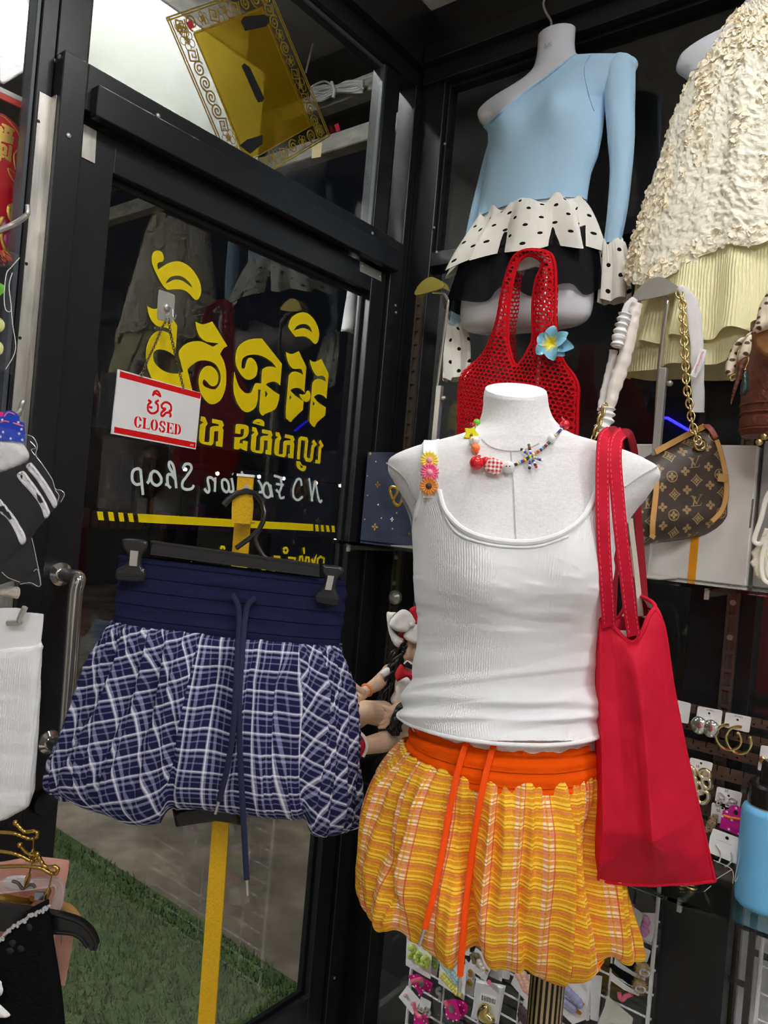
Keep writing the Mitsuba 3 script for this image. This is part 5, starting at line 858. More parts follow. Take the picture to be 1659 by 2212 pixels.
obj('panel_backing', trimesh.Trimesh(PG.p3(np.array([TL, TR, BR, BL]), -.001), [[0, 1, 2], [0, 2, 3]], process=False), FILM, k, False)
bw = .0016; lat = []
def bl_(s0, t0, s1, t1, w=bw): lat.append(LineString([quad(s0, t0), quad(s1, t1)]).buffer(w, cap_style=2))
for a in (0, .018): bl_(a, 0, a, 1, .0013); bl_(1 - a, 0, 1 - a, 1, .0013); bl_(0, a * .8, 1, a * .8, .0013); bl_(0, 1 - a * .8, 1, 1 - a * .8, .0013)
for a in (.16,): bl_(a, .12, a, .88, .0012); bl_(1 - a, .12, 1 - a, .88, .0012); bl_(a, .12, 1 - a, .12, .0012); bl_(a, .88, 1 - a, .88, .0012)
SC = lambda p: np.array(quad(*p))
def spiral(cx, cy, r, turns, sg, w=.0014):
    a = np.linspace(0, turns * 6.283, int(22 * turns)); o = SC((cx, cy)); lat.append(LineString(o + np.stack([r * (.15 + .85 * a / a[-1]) * np.cos(a * sg), r * (.15 + .85 * a / a[-1]) * np.sin(a * sg)], 1)).buffer(w))
def blossom(cx, cy, r):
    o = SC((cx, cy))
    for i in range(5): lat.append(Point(o + r * .62 * np.array([math.cos(i * 1.2566), math.sin(i * 1.2566)])).buffer(r * .40).difference(Point(o + r * .62 * np.array([math.cos(i * 1.2566), math.sin(i * 1.2566)])).buffer(r * .40 - .0011)))
    for i in range(12): lat.append(LineString([o, o + r * .42 * np.array([math.cos(i * .5236), math.sin(i * .5236)])]).buffer(.0005))
    lat.append(Point(o).buffer(r * .14))
def meander(cx, cy, r, rot):
    q = np.array([(1, 1), (1, -1), (-1, -1), (-1, .6), (.5, .6), (.5, -.4), (-.3, -.4), (-.3, .1)]) * r; ca, sa = math.cos(rot), math.sin(rot); lat.append(LineString(SC((cx, cy)) + q @ np.array([[ca, sa], [-sa, ca]])).buffer(.0012, join_style=2, cap_style=2))
seq = 'msSbsfmMsSbfsm'
for side in range(4):
    n_ = 9 if side % 2 else 12
    for i in range(n_):
        u_ = (i + .7) / (n_ + .4); pos = [(.088, u_), (u_, .062), (.912, u_), (u_, .938)][side]; kd_ = seq[(i * 3 + side * 5) % len(seq)]; r = .0152
        if kd_ in 'sS': spiral(*pos, r, 1.8, 1 if kd_ == 's' else -1)
        elif kd_ == 'b': blossom(*pos, .019)
        elif kd_ == 'f': blossom(*pos, .0135)
        else: meander(*pos, .0118, .42 + (0 if kd_ == 'm' else 1.57))
for s_, t_ in ((.09, .085), (.91, .915)): o = SC((s_, t_)); lat.append(Point(o).buffer(.0135).difference(Point(o).buffer(.0122))); lat += [LineString([o + [a, -.010], o + [a, .010]]).buffer(.0006) for a in (-.006, -.002, .003, .007)]
obj('openwork_border', extr(PG, unary_union(lat), 0, .0010), mat('gold_foil', (206, 174, 70), .25, .85), k, False, label='openwork gold border of scrolls and blossoms')
TAPE = mat('black_tape', (26, 26, 30), .35, 0., .5)
for L in ([(745, 190), (775, 150), (950, 132), (990, 155), (997, 205), (965, 240), (785, 278)], [(752, 590), (778, 568), (825, 605), (955, 880), (938, 912), (902, 918), (880, 880)], [(735, 1305), (800, 1250), (940, 1210), (938, 1290), (830, 1378)]): obj('tape_strip', extr(PG, Polygon(gp(L)), .0005, .0012), TAPE, k, False)
for L, lab in (([(258, 200), (300, 182), (330, 240), (292, 268)], 'small red square sticker on the corner of the gold plaque'), ([(1585, 1120), (1618, 1103), (1638, 1165), (1602, 1185)], 'small red square sticker on the glass right of the gold plaque')): obj('sticker', extr(DX(.009), Polygon(DX(.009).pts(cr(L, GS, GO))), 0, .0006), mat('crimson', (186, 36, 66), .5) if 'mat_crimson' not in scene else 'mat_crimson', smooth=False, label=lab, cat_='sticker')
obj('sticker', extr(DX(.005), Polygon(DX(.005).pts(cr([(1388, 1292), (1475, 1275), (1462, 1405), (1382, 1420)], GS, GO))), 0, .0006), mat('cream_paper', (232, 220, 170), .6), smooth=False, label='small cream paper slip on the glass under the gold plaque', cat_='sticker')
# --- outside: cable coil, hanging cloth, street
k = thing('cable_coil', 'grey coil of cable hung on the porch beam outside, right of the gold plaque', 'cable'); PV = WY(.10); g_ = np.random.default_rng(4); CABM = mat('grey_cable', (150, 148, 146), .6)
for i in range(11):
    a = i / 11; L = [(672, 190 + 26 * a), (700, 178 + 30 * a + g_.normal() * 3), (724, 186 + 8 * a), (752, 176 + 22 * a + g_.normal() * 3), (784, 172 + 26 * a + g_.normal() * 5), (770, 186 + 16 * a), (730, 190 + 12 * a), (694, 200 + 20 * a)]; obj('loop', tube(catmull(np.array([PV.at(x, y, .004 * g_.normal()) for x, y in L]), 6, True), .0038, 7, True), CABM, k)
obj('tie', tube(catmull(np.array([PV.at(x, y, .012) for x, y in ((716, 178), (722, 196), (720, 212))]), 5), .006, 8), CABM, k); obj('tail', tube(catmull(np.array([PV.at(x, y) for x, y in ((785, 172), (800, 166), (825, 158))]), 5), .003, 7), CABM, k); obj('tail', tube(catmull(np.array([PV.at(x, y) for x, y in ((660, 158), (672, 110), (684, 60))]), 5), .0038, 7), CABM, k)
obj('bracket', pillow(WY(.2), [(640, 20), (655, 40), (648, 95), (690, 62), (684, 50), (660, 62), (672, 30)], 0, .01, .01)[0], GREYB, smooth=40, label='pale wall bracket on the porch ceiling right of the plaque', cat_='bracket')
k = obj('hanging_cloth', pillow(DX(-.06), [(812, 360), (822, 362), (826, 420), (806, 520), (790, 600), (772, 722), (736, 716), (748, 620), (775, 500), (798, 400)], 0, .02, .012, fn=lambda P: .012 * np.sin(P[:, 0] * 70))[0], WCOT, smooth=60, label='white cloth strip hanging outside the corner of the door glass', cat_='cloth')
# street stalls far off, seen low through the door
def stall(x, y, w, col, lab):
    k = thing('market_stall', lab, 'market stall'); m1 = mat(f'stall_{len(scene)}', col, .8)
    for sx in (-1, 1): obj('post', bx([x - .03, y + sx * w / 2 - .03, -.02], [x + .03, y + sx * w / 2 + .03, 2.3]), GREYB, k, False)
    obj('canopy', cat([bx([x - .6, y - w / 2 - .1, 2.3], [x + .6, y + w / 2 + .1, 2.36]), bx([x + .58, y - w / 2 - .1, 2.05], [x + .6, y + w / 2 + .1, 2.3])]), m1, k, False); obj('counter', bx([x - .3, y - w / 2, 0], [x + .4, y + w / 2, .85]), DARKR, k, False); obj('back', bx([x - .6, y - w / 2, 0], [x - .56, y + w / 2, 2.3]), DARKR, k, False)
    gg = np.random.default_rng(int(x * 10 + y * 100) % 999 + 1000); obj('goods', cat([bx([x + gg.uniform(-.1, .3), yy, .85], [x + .38, yy + .12, .85 + gg.uniform(.1, .5)]) for yy in np.arange(y - w / 2, y + w / 2 - .12, .16)]), mat(f'goods_{len(scene)}', [int(v) for v in gg.uniform(60, 220, 3)], .6), k, False, kind='stuff')
    V = np.array([[x + .2, y - w * .35, 2.24], [x + .2, y + w * .35, 2.24], [x + .28, y + w * .35, 2.24], [x + .28, y - w * .35, 2.24]]); kk = k + '__lamp_tube'; scene[kk] = {**mikit.ply(trimesh.Trimesh(V, [[0, 2, 1], [0, 3, 2]], process=False), 'mat_lamp'), 'emitter': {'type': 'area', 'radiance': rgb([16, 15, 13.])}}
stall(-9., 1.2, 2.2, (40, 60, 140), 'far stall with a blue canopy across the street'); stall(-9.5, 4.2, 2.6, (70, 42, 38), 'far stall with a brown canopy across the street'); stall(-10., 7.4, 2.6, (44, 50, 52), 'far stall with a dark grey canopy across the street')
k = thing('string_lights', 'string of small bulbs hung between the far stalls across the street', 'lamp'); PQ_ = Pl([-8.4, 0, 0], [1, 0, 0]); bp = [PQ_.at(*p) for p in ((400, 1010), (470, 1019), (560, 1026), (613, 1030), (683, 1040), (735, 1046))]; obj('cord', tube(catmull(np.array(bp), 5), .008, 6), BLACKP, k); [obj('pole', tube([[p[0], p[1], -.02], p], .02, 8), BLACKP, k) for p in (bp[0], bp[-1])]
for i, p in enumerate(bp): kk = f'{k}__bulb' + (f'_{i:03d}' if i else ''); scene[kk] = {**mikit.ply(ball(p - [0, 0, .03], .034, 2), 'mat_lamp'), 'emitter': {'type': 'area', 'radiance': rgb([[3, 3, 2.6], [1.4, 1.6, 2], [2.4, 1.2, .8]][(i + 1) % 3])}}
p = WY(.5).at(1450, 900); V = [WY(.333).at(x, y) for x, y in ((1426, 903), (1442, 903), (1492, 932))]; k = thing('neon_tube', 'thin blue neon line glowing behind the dark glass by the monogram handbag', 'lamp'); scene[k] = {**mikit.ply(tube(np.array(V), .004, 8), 'mat_lamp', smooth=True), 'emitter': {'type': 'area', 'radiance': rgb([.01, .01, 2.2])}}
# --- yellow stand with the black clip hanger
k = thing('hanging_stand', 'yellow flat-bar stand with a hook bracket, holding the navy skirt before the door', 'stand')
def f_gl(p, n, uv): return mix(s2l(212, 160, 4), s2l(246, 200, 40), sst(.3, .8, nz(p.x * 1600, p.y * 1600, p.z * 1600)))
YM = mat('yellow_glitter', P_(f_gl), .35, .25, .5); PT = Dp(1.165); a0, a1 = PT.uv(531, 1030), PT.uv(446, 2212); zf = -C[2]; uc = a0[0] + (a1[0] - a0[0]) * .5
obj('bar', bx([-1, -1, -1], [1, 1, 1]) if False else extr(PT, Polygon([(a0[0] - .0125, a0[1]), (a0[0] + .0125, a0[1]), (a1[0] + .0135, a1[1]), (a1[0] + .0137, zf), (a1[0] - .0133, zf), (a1[0] - .0133, a1[1])]), -.003, .003), YM, k, False)
cb = PT.p3([(a1[0], zf)])[0]; obj('foot', bx(cb - [.14, .14, 0], cb + [.14, .14, .008], .002), YM, k, False)
g = Polygon(PT.pts(glyph([(512, 1128, 0), (513, 1085), (520, 1064), (534, 1057), (550, 1064), (558, 1085), (556, 1122, 0), (550, 1128)], 5))); obj('hook_plate', extr(PT, affinity.scale(g, .97, 1), .040, .044), YM, k, False, label='rounded yellow hook plate'); q = PT.uv(535, 1126); obj('hook_arm', extr(PT, sbox(q[0] - .012, q[1] - .003, q[0] + .012, q[1]), .003, .044), YM, k, False)
obj('top_cap', extr(PT, sbox(a0[0] - .0135, a0[1], a0[0] + .0135, a0[1] + .004), -.006, .006), WHITEP, k, False)
for px, py in ((533, 1054), (527, 1127)): o = PT.at(px, py, .003); obj('screw', tube([o, o + PT.n * .003], .005, 12), STEEL, k)
k = thing('clip_hanger', 'black plastic clip hanger hooked on the yellow stand, holding the navy skirt', 'hanger'); PHg = Dp(1.10); HPL = mat('hanger_plastic', (34, 34, 37), .22, 0., .6)
pg = lambda L, a, b, r=0: plate(PHg, cr(L, ES, EO), a, b, r=r)
obj('bar', cat([pg([(385, 238), (1505, 395), (1505, 480), (385, 332)], -.003, .002), pg([(385, 238), (1505, 395), (1505, 408), (385, 250)], .002, .006), pg([(385, 320), (1505, 466), (1505, 480), (385, 332)], .002, .006)]), HPL, k, False)
obj('hook', tube(smooth_path(np.array([PHg.at(x, y, h) for x, y, h in [(483, 1091, -.01), (492, 1080, -.012), (508, 1065, -.016), (532, 1057, -.02), (554, 1063, -.016), (569, 1083, -.008), (573, 1108, 0), (569, 1128, 0), (562, 1144, 0), (545, 1160, 0), (510, 1184, 0)]]), 1).repeat(1, 0), .0036, 10, flat=1.3), HPL, k); obj('hook_brace', tube(catmull(np.array([PHg.at(x, y) for x, y in ((560, 1146), (552, 1166), (566, 1196), (578, 1208))]), 6), .0034, 10), HPL, k)
clipL = cr([(195, 250), (215, 225), (340, 235), (368, 260), (360, 300), (330, 340), (325, 400), (355, 450), (345, 505), (320, 515), (180, 505), (152, 480), (160, 430), (215, 400), (240, 340), (205, 290)], ES, EO); clipR = cr([(105, 880), (140, 830), (370, 850), (430, 900), (430, 950), (350, 1030), (320, 1120), (320, 1210), (370, 1330), (330, 1430), (290, 1450), (40, 1400), (0, 1360), (0, 1290), (70, 1220), (130, 1130), (150, 1020), (110, 940)], 6.9125, (680, 1100))
for cl, sp2, jw in ((clipL, cr([(250, 305), (302, 310), (292, 410), (243, 405)], ES, EO), cr([(162, 448), (348, 462), (338, 505), (178, 498)], ES, EO)), (clipR, cr([(198, 990), (290, 1000), (245, 1212), (150, 1200)], 6.9125, (680, 1100)), cr([(20, 1290), (350, 1340), (310, 1430), (40, 1385)], 6.9125, (680, 1100)))):
    kc = obj('clip', pillow(PHg, glyph(cl, 4), .012, .005, .004, step=.0018)[0], HPL, k, smooth=45, label='black plastic clip'); obj('spring', plate(PHg, sp2, .0165, .019), STEEL, kc, False)
    q = [np.array(p) for p in jw]
    for f_ in (.15, .4, .65, .9): a, b = q[0] * (1 - f_) + q[3] * f_, q[1] * (1 - f_) + q[2] * f_; obj('grip_ridge', tube([PHg.at(*a, .0158), PHg.at(*b, .0158)], .0011, 6), HPL, kc)
# ================================================================ left-hand rack by the door
def Z(sc, off): return lambda L: cr(L, sc, off)
def pil(nm, pl, L, h, m, par=None, R=.01, T=.008, step=.003, sm=4, fn=None, uv=False, **kw):
    q = glyph(L, sm) if sm else L; mm, P = pillow(pl, q, h, R, T, step=step, fn=fn); return obj(nm, mm, m, par, smooth=True if uv else 50, uv=P if uv else None, **kw)
def plt(nm, pl, L, a, b, m, par=None, r=0, holes=(), **kw):
    g = Polygon(pl.pts(L, b)).buffer(0); g = g.buffer(-r, join_style=2).buffer(r, quad_segs=4) if r else g
    for (x, y, rr) in holes: g = g.difference(Point(pl.uv(x, y, b)).buffer(rr, 10))
    return obj(nm, extr(pl, g, a, b), m, par, False, **kw)
def wire(nm, pl, L, h, r, m, par=None, n=6, **kw): return obj(nm, tube(catmull(np.array([pl.at(p[0], p[1], p[2] if len(p) > 2 else h) for p in L]), n), r, 8), m, par, **kw)
# red new-year banner and board behind the side window
k = thing('new_year_banner', 'red banner with gold characters and glitter flowers behind the side glass', 'banner'); pb_ = DX(-.03); z = Z(5.823, (0, 180)); BANR = mat('banner_red', (196, 20, 40), .55, 0., .3); BG = mat('banner_gold', (206, 170, 84), .35, .6); PKG = mat('pink_glitter', (176, 70, 120), .4, .3)
plt('cloth', pb_, glyph(z([(-250, 340, 0), (0, 372), (100, 430), (200, 520), (270, 630), (292, 720), (285, 820), (225, 890), (215, 940), (230, 1040), (275, 1140), (262, 1290), (245, 1600), (235, 2150, 0), (-250, 2150, 0)]), 4), -.002, 0, BANR, k)
for L in ([(-200, 390), (0, 408), (80, 455), (170, 545), (232, 640), (252, 740), (242, 815), (185, 880), (172, 930), (190, 1060), (243, 1160)], [(240, 1168), (170, 1120), (97, 1072), (150, 1200), (250, 1300)]): wire('gold_line', pb_, z(L), .0005, .0012, BG, k)
hz = [[(35, 525), (160, 590)], [(70, 580), (62, 640), (128, 668), (138, 612), (70, 580)], [(38, 645), (28, 715), (140, 750), (152, 690), (38, 645)], [(92, 668), (84, 735)], [(32, 680), (146, 720)], [(-40, 560), (20, 590)], [(5, 560), (-10, 740)], [(-30, 640), (15, 680)], [(-40, 760), (50, 790)], [(10, 800), (-5, 880), (40, 870)], [(-40, 900), (30, 920)], [(0, 890), (-10, 960)], [(68, 810), (58, 890)], [(130, 800), (112, 965), (70, 935)]]
obj('gold_characters', extr(pb_, strokes(pb_, hz, .0026, 5.823, (0, 180), 0, 1), 0, .0012), BG, k, False, label='gold Chinese characters')
for L, m_ in (([(85, 1560), (120, 1515), (200, 1515), (240, 1560), (235, 1640), (150, 1740), (95, 1680)], BG), ([(40, 1730), (80, 1715), (140, 1800), (200, 1870), (150, 1900), (60, 1870), (20, 1800)], PKG), ([(60, 1900), (120, 1880), (190, 1960), (180, 2080), (100, 2060), (50, 1980)], PKG), ([(5, 1890), (40, 1890), (60, 2010), (150, 2120), (60, 2120), (10, 2000)], BG), ([(0, 1690), (30, 1670), (70, 1690), (20, 1790), (0, 1780)], BG)): pil('flower', pb_, z(L), .001, m_, k, .004, .002)
plt('banner_rail', DX(-.028), z([(-250, -75), (365, 215), (360, 272), (-250, -10)]), -.004, 0, WHITEP, label='white rail above the red banner behind the side glass', cat_='rail'); plt('banner_rail', DX(-.028), z([(-250, -5), (358, 278), (352, 345), (-250, 70)]), -.004, 0, mat('salmon_red', (232, 70, 62), .5), label='bright red rail above the red banner behind the side glass', cat_='rail')
def f_dirty(p, n, uv): return mix(s2l(38, 40, 42), s2l(92, 94, 92), sst(.5, .75, fbm(p.x * 90, p.y * 90, p.z * 90, 3)))
obj('backing_board', bx([-.06, -1.8, .1], [-.045, -1.12, 2.33]), mat('dirty_black', P_(f_dirty), .7), smooth=False, label='speckled black board behind the side glass and the banner', cat_='board'); obj('pillar', bx([-.55, -2.1, -.02], [-.39, -1.32, 3.05]), GREYB, smooth=False, kind='structure')
# pegs on the aluminium strip
for (L, lab) in ([[(-30, 512), (0, 497), (30, 484), (52, 470, .002), (60, 460, .002), (60, 443, .002)], 'uppermost steel peg reaching out from the aluminium strip'], [[(18, 905, .05), (36, 896, .03), (42, 890, .004), (48, 872, .004), (51, 866, .004)], 'steel peg holding the blue header card'], [[(16, 1346, .006), (42, 1345, .008), (42, 1338, .010), (48, 1324, .012), (54, 1312, .014)], 'steel peg through the white card with the white tube top']):
    wire('display_peg', Dp(1.135) if L[0][1] == 1346 else DX(.06), L, .03, .0045, STEEL, label=lab, cat_='peg')
pL = Dp(1.16)
# hair accessories in clear bags
z = Z(6.147, (0, 540)); k = thing('hair_tie_pack', 'clear bag with a fuzzy orange and red hair tie at the left edge', 'pack'); plt('bag', pL, z([(-160, -20), (60, 10), (180, 30), (265, 70), (262, 130), (200, 200), (-160, 250)]), 0, .0006, CLEARBAG, k); g_ = np.random.default_rng(2)
for i in range(16): a = g_.uniform(0, 6.28, 2); o = np.array(z([(g_.uniform(-60, 130), g_.uniform(30, 180))])[0]); wire('fuzz', pL, [(o[0] + 9 * math.cos(b), o[1] + 7 * math.sin(b * 1.3), -.004 + .003 * math.sin(b * 3)) for b in np.linspace(a[0], a[0] + 4, 7)], 0, .0007, [mat('fuzz_o', (206, 120, 40), .7), mat('fuzz_r', (186, 34, 44), .7)][i % 2] if i < 2 else ['mat_fuzz_o', 'mat_fuzz_r'][i % 2], k)
k = thing('leaf_clip_pack', 'clear bag with a green leaf clip and pale yellow discs at the left edge', 'pack'); plt('bag', pL, z([(-160, 240), (60, 180), (90, 310), (120, 440), (160, 860), (200, 1330), (170, 1670), (-160, 1500)]), .004, .0046, CLEARBAG, k); wire('bag_edge', pL, z([(262, 100), (150, 230), (85, 320), (55, 600), (75, 790), (150, 790), (120, 480), (165, 300)]), .006, .0007, WHITEP, k); wire('bag_edge', pL, z([(150, 800), (170, 1000), (205, 1330), (75, 1585)]), .006, .0006, WHITEP, k)
pil('leaf', pL, z([(-120, 470), (-40, 440), (30, 450), (75, 510), (40, 580), (-20, 620), (-120, 620)]), 0, mat('leaf_green', (122, 206, 60), .4), k, .004, .003); LD = mat('pale_yellow_disc', (222, 224, 150), .5)
for cy, rx in ((1000, 68), (1310, 50)): pil('disc', pL, z([(-60 + (rx + 60) * math.cos(a), cy + 110 * math.sin(a)) for a in np.linspace(0, 6.28, 14)[:-1]]), -.001, LD, k, .006, .004, sm=2)
# header card and sock pack
z = Z(5.027, (0, 860)); pS = Dp(1.12); k = thing('header_card', 'blue card with white stars hung on a peg over the sock pack', 'card'); BLU = mat('card_blue', (30, 66, 196), .45)
plt('card', pS, glyph(z([(-120, 200, 0), (30, 200), (40, 160), (100, 130), (170, 160), (205, 205), (210, 250, 0), (262, 268, 0), (275, 485, 0), (-120, 440, 0)]), 4), .002, .003, BLU, k); plt('pink_card', pS, glyph(z([(-120, 200), (-80, 160), (20, 150), (50, 170), (40, 230), (-100, 230)]), 4), .0, .001, mat('card_pink', (236, 40, 150), .45), k)
def star(pl, x, y, r, h, m, par, rot=.2): o = pl.uv(x, y, h); return obj('star', extr(pl, Polygon([o + (r if i % 2 == 0 else r * .42) * np.array([math.cos(i * .6283 + rot), math.sin(i * .6283 + rot)]) for i in range(10)]), h, h + .0003), m, par, False)
for x, y in ((200, 262), (235, 338), (208, 386), (245, 455), (8, 420), (24, 235), (36, 368), (118, 440)): star(pS, *z([(x, y)])[0], .0028, .003, WHITEP, k)
for L in ([(45, 200), (90, 155), (160, 178)], [(5, 265), (50, 250), (100, 262)], [(140, 268), (200, 290), (255, 305)]): wire('lettering_line', pS, z(L), .0033, .0011, mat('letter_pink', (226, 120, 140), .5), k)
k = thing('sock_pack', 'clear bag of black socks with white ribbed stripes and a white furry cuff', 'socks'); BSOCK = mat('black_knit', (24, 23, 25), .85, 0., .2); FUR = mat('white_fur', (226, 226, 228), .95, 0., .1); wr_ = lambda P: .006 * (meshkit.fbm(np.stack([P[:, 0] * 60, P[:, 1] * 30, 0 * P[:, 0]], -1), 3, 4) - .5)
pil('fur_cuff', pS, z([(-160, 470), (0, 460), (170, 480), (260, 510), (315, 640), (200, 760), (0, 830), (-160, 860)]), -.006, FUR, k, .012, .012, fn=wr_, label='white furry cuff'); pil('sock', pS, z([(-160, 860), (0, 810), (330, 685), (365, 700), (480, 830), (595, 970), (622, 1120), (545, 1245), (300, 1530), (150, 1700), (-160, 1830)]), -.004, BSOCK, k, .02, .014, fn=wr_); pil('sock', pS, z([(-160, 1790), (0, 1760), (240, 1610), (342, 1530), (380, 1700), (412, 1890), (200, 1960), (-160, 2050)]), -.014, BSOCK, k, .012, .012, fn=wr_)
def f_wr(p, n, uv): return .5 + .5 * dr.sin(2 * math.pi * (uv.x * .75 + uv.y * .66) / .0052)
WRIB = mat('white_rib_stripe', (236, 236, 240), .85, 0., .15, bump=bump_n(f_wr), bs=.0012)
for L in ([(185, 850), (255, 790), (330, 880), (420, 1000), (500, 1130), (545, 1250), (490, 1305), (440, 1170), (340, 1030)], [(285, 750), (325, 700), (360, 720), (460, 850), (540, 970), (610, 1090), (625, 1150), (590, 1195), (520, 1080), (400, 890)], [(-160, 960), (0, 1090), (110, 1220), (210, 1360), (288, 1530), (230, 1590), (160, 1440), (60, 1290), (-160, 1130)]): pil('white_stripe', pS, z(L), .0115, WRIB, k, .003, .0022, uv=True)
plt('bag', pS, glyph(z([(-160, 440), (270, 390), (370, 430), (410, 520), (405, 620), (560, 860), (600, 980), (700, 1040), (660, 1130), (560, 1240), (345, 1510), (385, 1700), (445, 2030), (220, 2020), (-160, 2090)]), 3), .0135, .0138, CLEARBAG, k)
for L in ([(300, 400), (365, 430), (405, 520), (390, 620), (460, 720), (565, 880), (600, 985), (660, 1000), (700, 1045), (660, 1130)], [(345, 1520), (390, 1720), (440, 2030), (330, 2005), (220, 2020)], [(330, 470), (390, 540), (340, 560), (380, 620)], [(20, 1890), (90, 1950), (220, 2000)], [(600, 1000), (640, 1060), (620, 1130)], [(365, 1880), (410, 1865), (445, 2030)]): wire('bag_fold', pS, z(L), .0145, .0006, mat('bag_glint', (190, 190, 194), .15, .3) if 'mat_bag_glint' not in scene else 'mat_bag_glint', k)
pil('beige_pack', Dp(1.15), z([(-160, 2050), (0, 2060), (205, 2050), (200, 2175), (100, 2160), (-160, 2110)]), 0, mat('beige_fluff', (206, 198, 186), .9), None, .006, .006, label='beige fluffy pack corner under the sock pack at the left edge', cat_='pack')
# white tube top on its card
z = Z(4.337, (0, 1290)); pW = Dp(1.14); k = thing('tube_top', 'white ribbed tube top stretched on a white card at the left edge', 'top')
plt('card', pW, glyph(z([(-300, 118, 0), (150, 100), (190, 140, 0), (380, 156), (405, 190), (382, 420), (380, 520, 0), (-300, 520, 0)]), 4), -.001, .0005, WHITEP, k); pil('fabric', pW, z([(-300, 500), (0, 490), (150, 470), (330, 452), (388, 412), (395, 440), (410, 470), (395, 500), (388, 690), (370, 1100), (345, 1500), (330, 1760), (300, 1880), (262, 1965), (130, 2040), (0, 2100), (-300, 2120)]), 0, RIBW, k, .015, .010, fn=lambda P: .005 * (meshkit.fbm(np.stack([P[:, 0] * 8, P[:, 1] * 55, 0 * P[:, 0]], -1), 3, 4) - .5), uv=True)
# gold hangers, clear hanger, black hanger, pink skirt, black camisole
z = Z(4.894, (0, 1760)); pG = Dp(1.12); pG2 = Dp(1.16); pG3 = Dp(1.08); GW = mat('gold_wire', (196, 160, 84), .28, 1.)
def ghang(L, lab, drop, h):
    k = thing('gold_hanger', lab, 'hanger', None); P = smooth_path(catmull(np.array([pG.at(x, y, h) for x, y in z(L)]), 7), 2); s_ = np.r_[0, np.cumsum(np.linalg.norm(np.diff(P, axis=0), axis=1))]
    obj('wire', tube(P, .0028 * (1 + .14 * np.sin(s_ * 900)), 8), GW, k); obj('ball_end', ball(P[-1], .0042), GW, k)
    if drop:
        a, b = [pG.at(x, y, h + .003) for x, y in z(drop)]; obj('drop_wire', tube([a, b], .0012, 6), GW, k); m_ = (b - a) / np.linalg.norm(b - a); obj('clip', tube([b, b + m_ * .006, b + m_ * .014, b + m_ * .022], [.002, .0055, .0045, .002], 8, flat=.6), GW, k)
ghang([(-200, 180), (0, 186), (150, 196), (230, 225), (310, 252), (370, 246), (395, 210), (372, 172), (270, 182), (215, 140), (165, 85)], 'topmost gold twisted wire hanger at the lower left', [(352, 250), (350, 360)], .0); ghang([(-200, 370), (0, 385), (150, 410), (250, 448), (330, 490), (395, 485), (405, 440), (340, 425), (280, 400), (210, 320)], 'middle gold twisted wire hanger at the lower left', [(350, 480), (310, 620)], .012); ghang([(-200, 552), (0, 550), (150, 542), (300, 545), (440, 566), (520, 612), (580, 625), (612, 592), (588, 548), (485, 552), (440, 500), (395, 415)], 'lowest gold twisted wire hanger, carrying the black camisole', [(555, 615), (520, 770)], .026)
k = thing('pink_skirt', 'pink suede skirt with long ties hanging behind the gold wire hangers', 'skirt'); PINK = mat('pink_suede', (222, 164, 148), .9, 0., .15); pil('panel', pG2, z([(-200, 520, 0), (0, 500), (330, 442), (480, 448), (600, 462), (715, 480), (730, 500), (722, 600), (690, 760), (640, 1010), (600, 1500), (640, 1800), (500, 1800), (-200, 1500, 0)]), 0, PINK, k, .01, .006)
for L in ([(700, 1240), (680, 1400), (625, 1600), (560, 1760)], [(745, 1255), (720, 1400), (690, 1560), (650, 1800)], [(600, 1240), (610, 1500), (640, 1760)]): P = smooth_path(catmull(np.array([pG2.at(x, y, .002) for x, y in z(L)]), 6)); obj('tie', ribbon(P, rh * .0055, .001), PINK, k)
k = thing('clear_hanger', 'clear plastic hanger with a clip at the lower left, before the pink skirt', 'hanger'); CLR = sheer('clear_plastic', (226, 214, 216), .30)
plt('arm', pG, glyph(z([(-200, 720, 0), (0, 705), (300, 690), (560, 682), (640, 720), (668, 800), (655, 920), (630, 1005), (530, 1002, 0), (560, 900), (585, 800), (560, 740), (480, 770), (0, 830), (-200, 850, 0)]), 4), -.004, .004, CLR, k); wire('edge', pG, z([(-200, 715), (300, 690), (560, 684), (640, 722), (668, 800), (655, 920), (630, 1005)]), .004, .0016, CLR, k); wire('edge', pG, z([(-200, 845), (0, 830), (480, 770), (560, 742), (590, 800), (560, 920)]), .004, .0014, CLR, k)
wire('spring_wire', pG, z([(130, 700), (190, 720), (240, 780), (300, 745), (350, 740), (370, 770)]), .006, .0022, mat('grey_wire', (120, 116, 112), .3, .8), k)
plt('silver_buckle', Dp(1.10), z([(370, 822), (460, 825), (455, 905), (360, 900)]), 0, .004, mat('steel_mesh', (150, 162, 176), .2, .9), label='square silver buckle on the black camisole strap', cat_='buckle'); wire('fur_strap', pG2, z([(640, 955), (720, 990), (780, 1050), (815, 1110)]), .01, .007, mat('tan_fur', (178, 138, 76), .9), label='tan fur strap behind the black hanger', cat_='strap')
pil('cream_pad', pG2, z([(40, 690), (120, 645), (300, 650), (360, 740), (250, 790), (60, 760)]), .012, WCOT, None, .006, .005, label='white cotton pad between the gold wire hangers', cat_='pad'); wire('brass_hoop', pG2, z([(-150, 860), (0, 870), (150, 905), (300, 920), (345, 890)]), .014, .006, GW, label='broad brass hoop under the clear hanger', cat_='hoop')
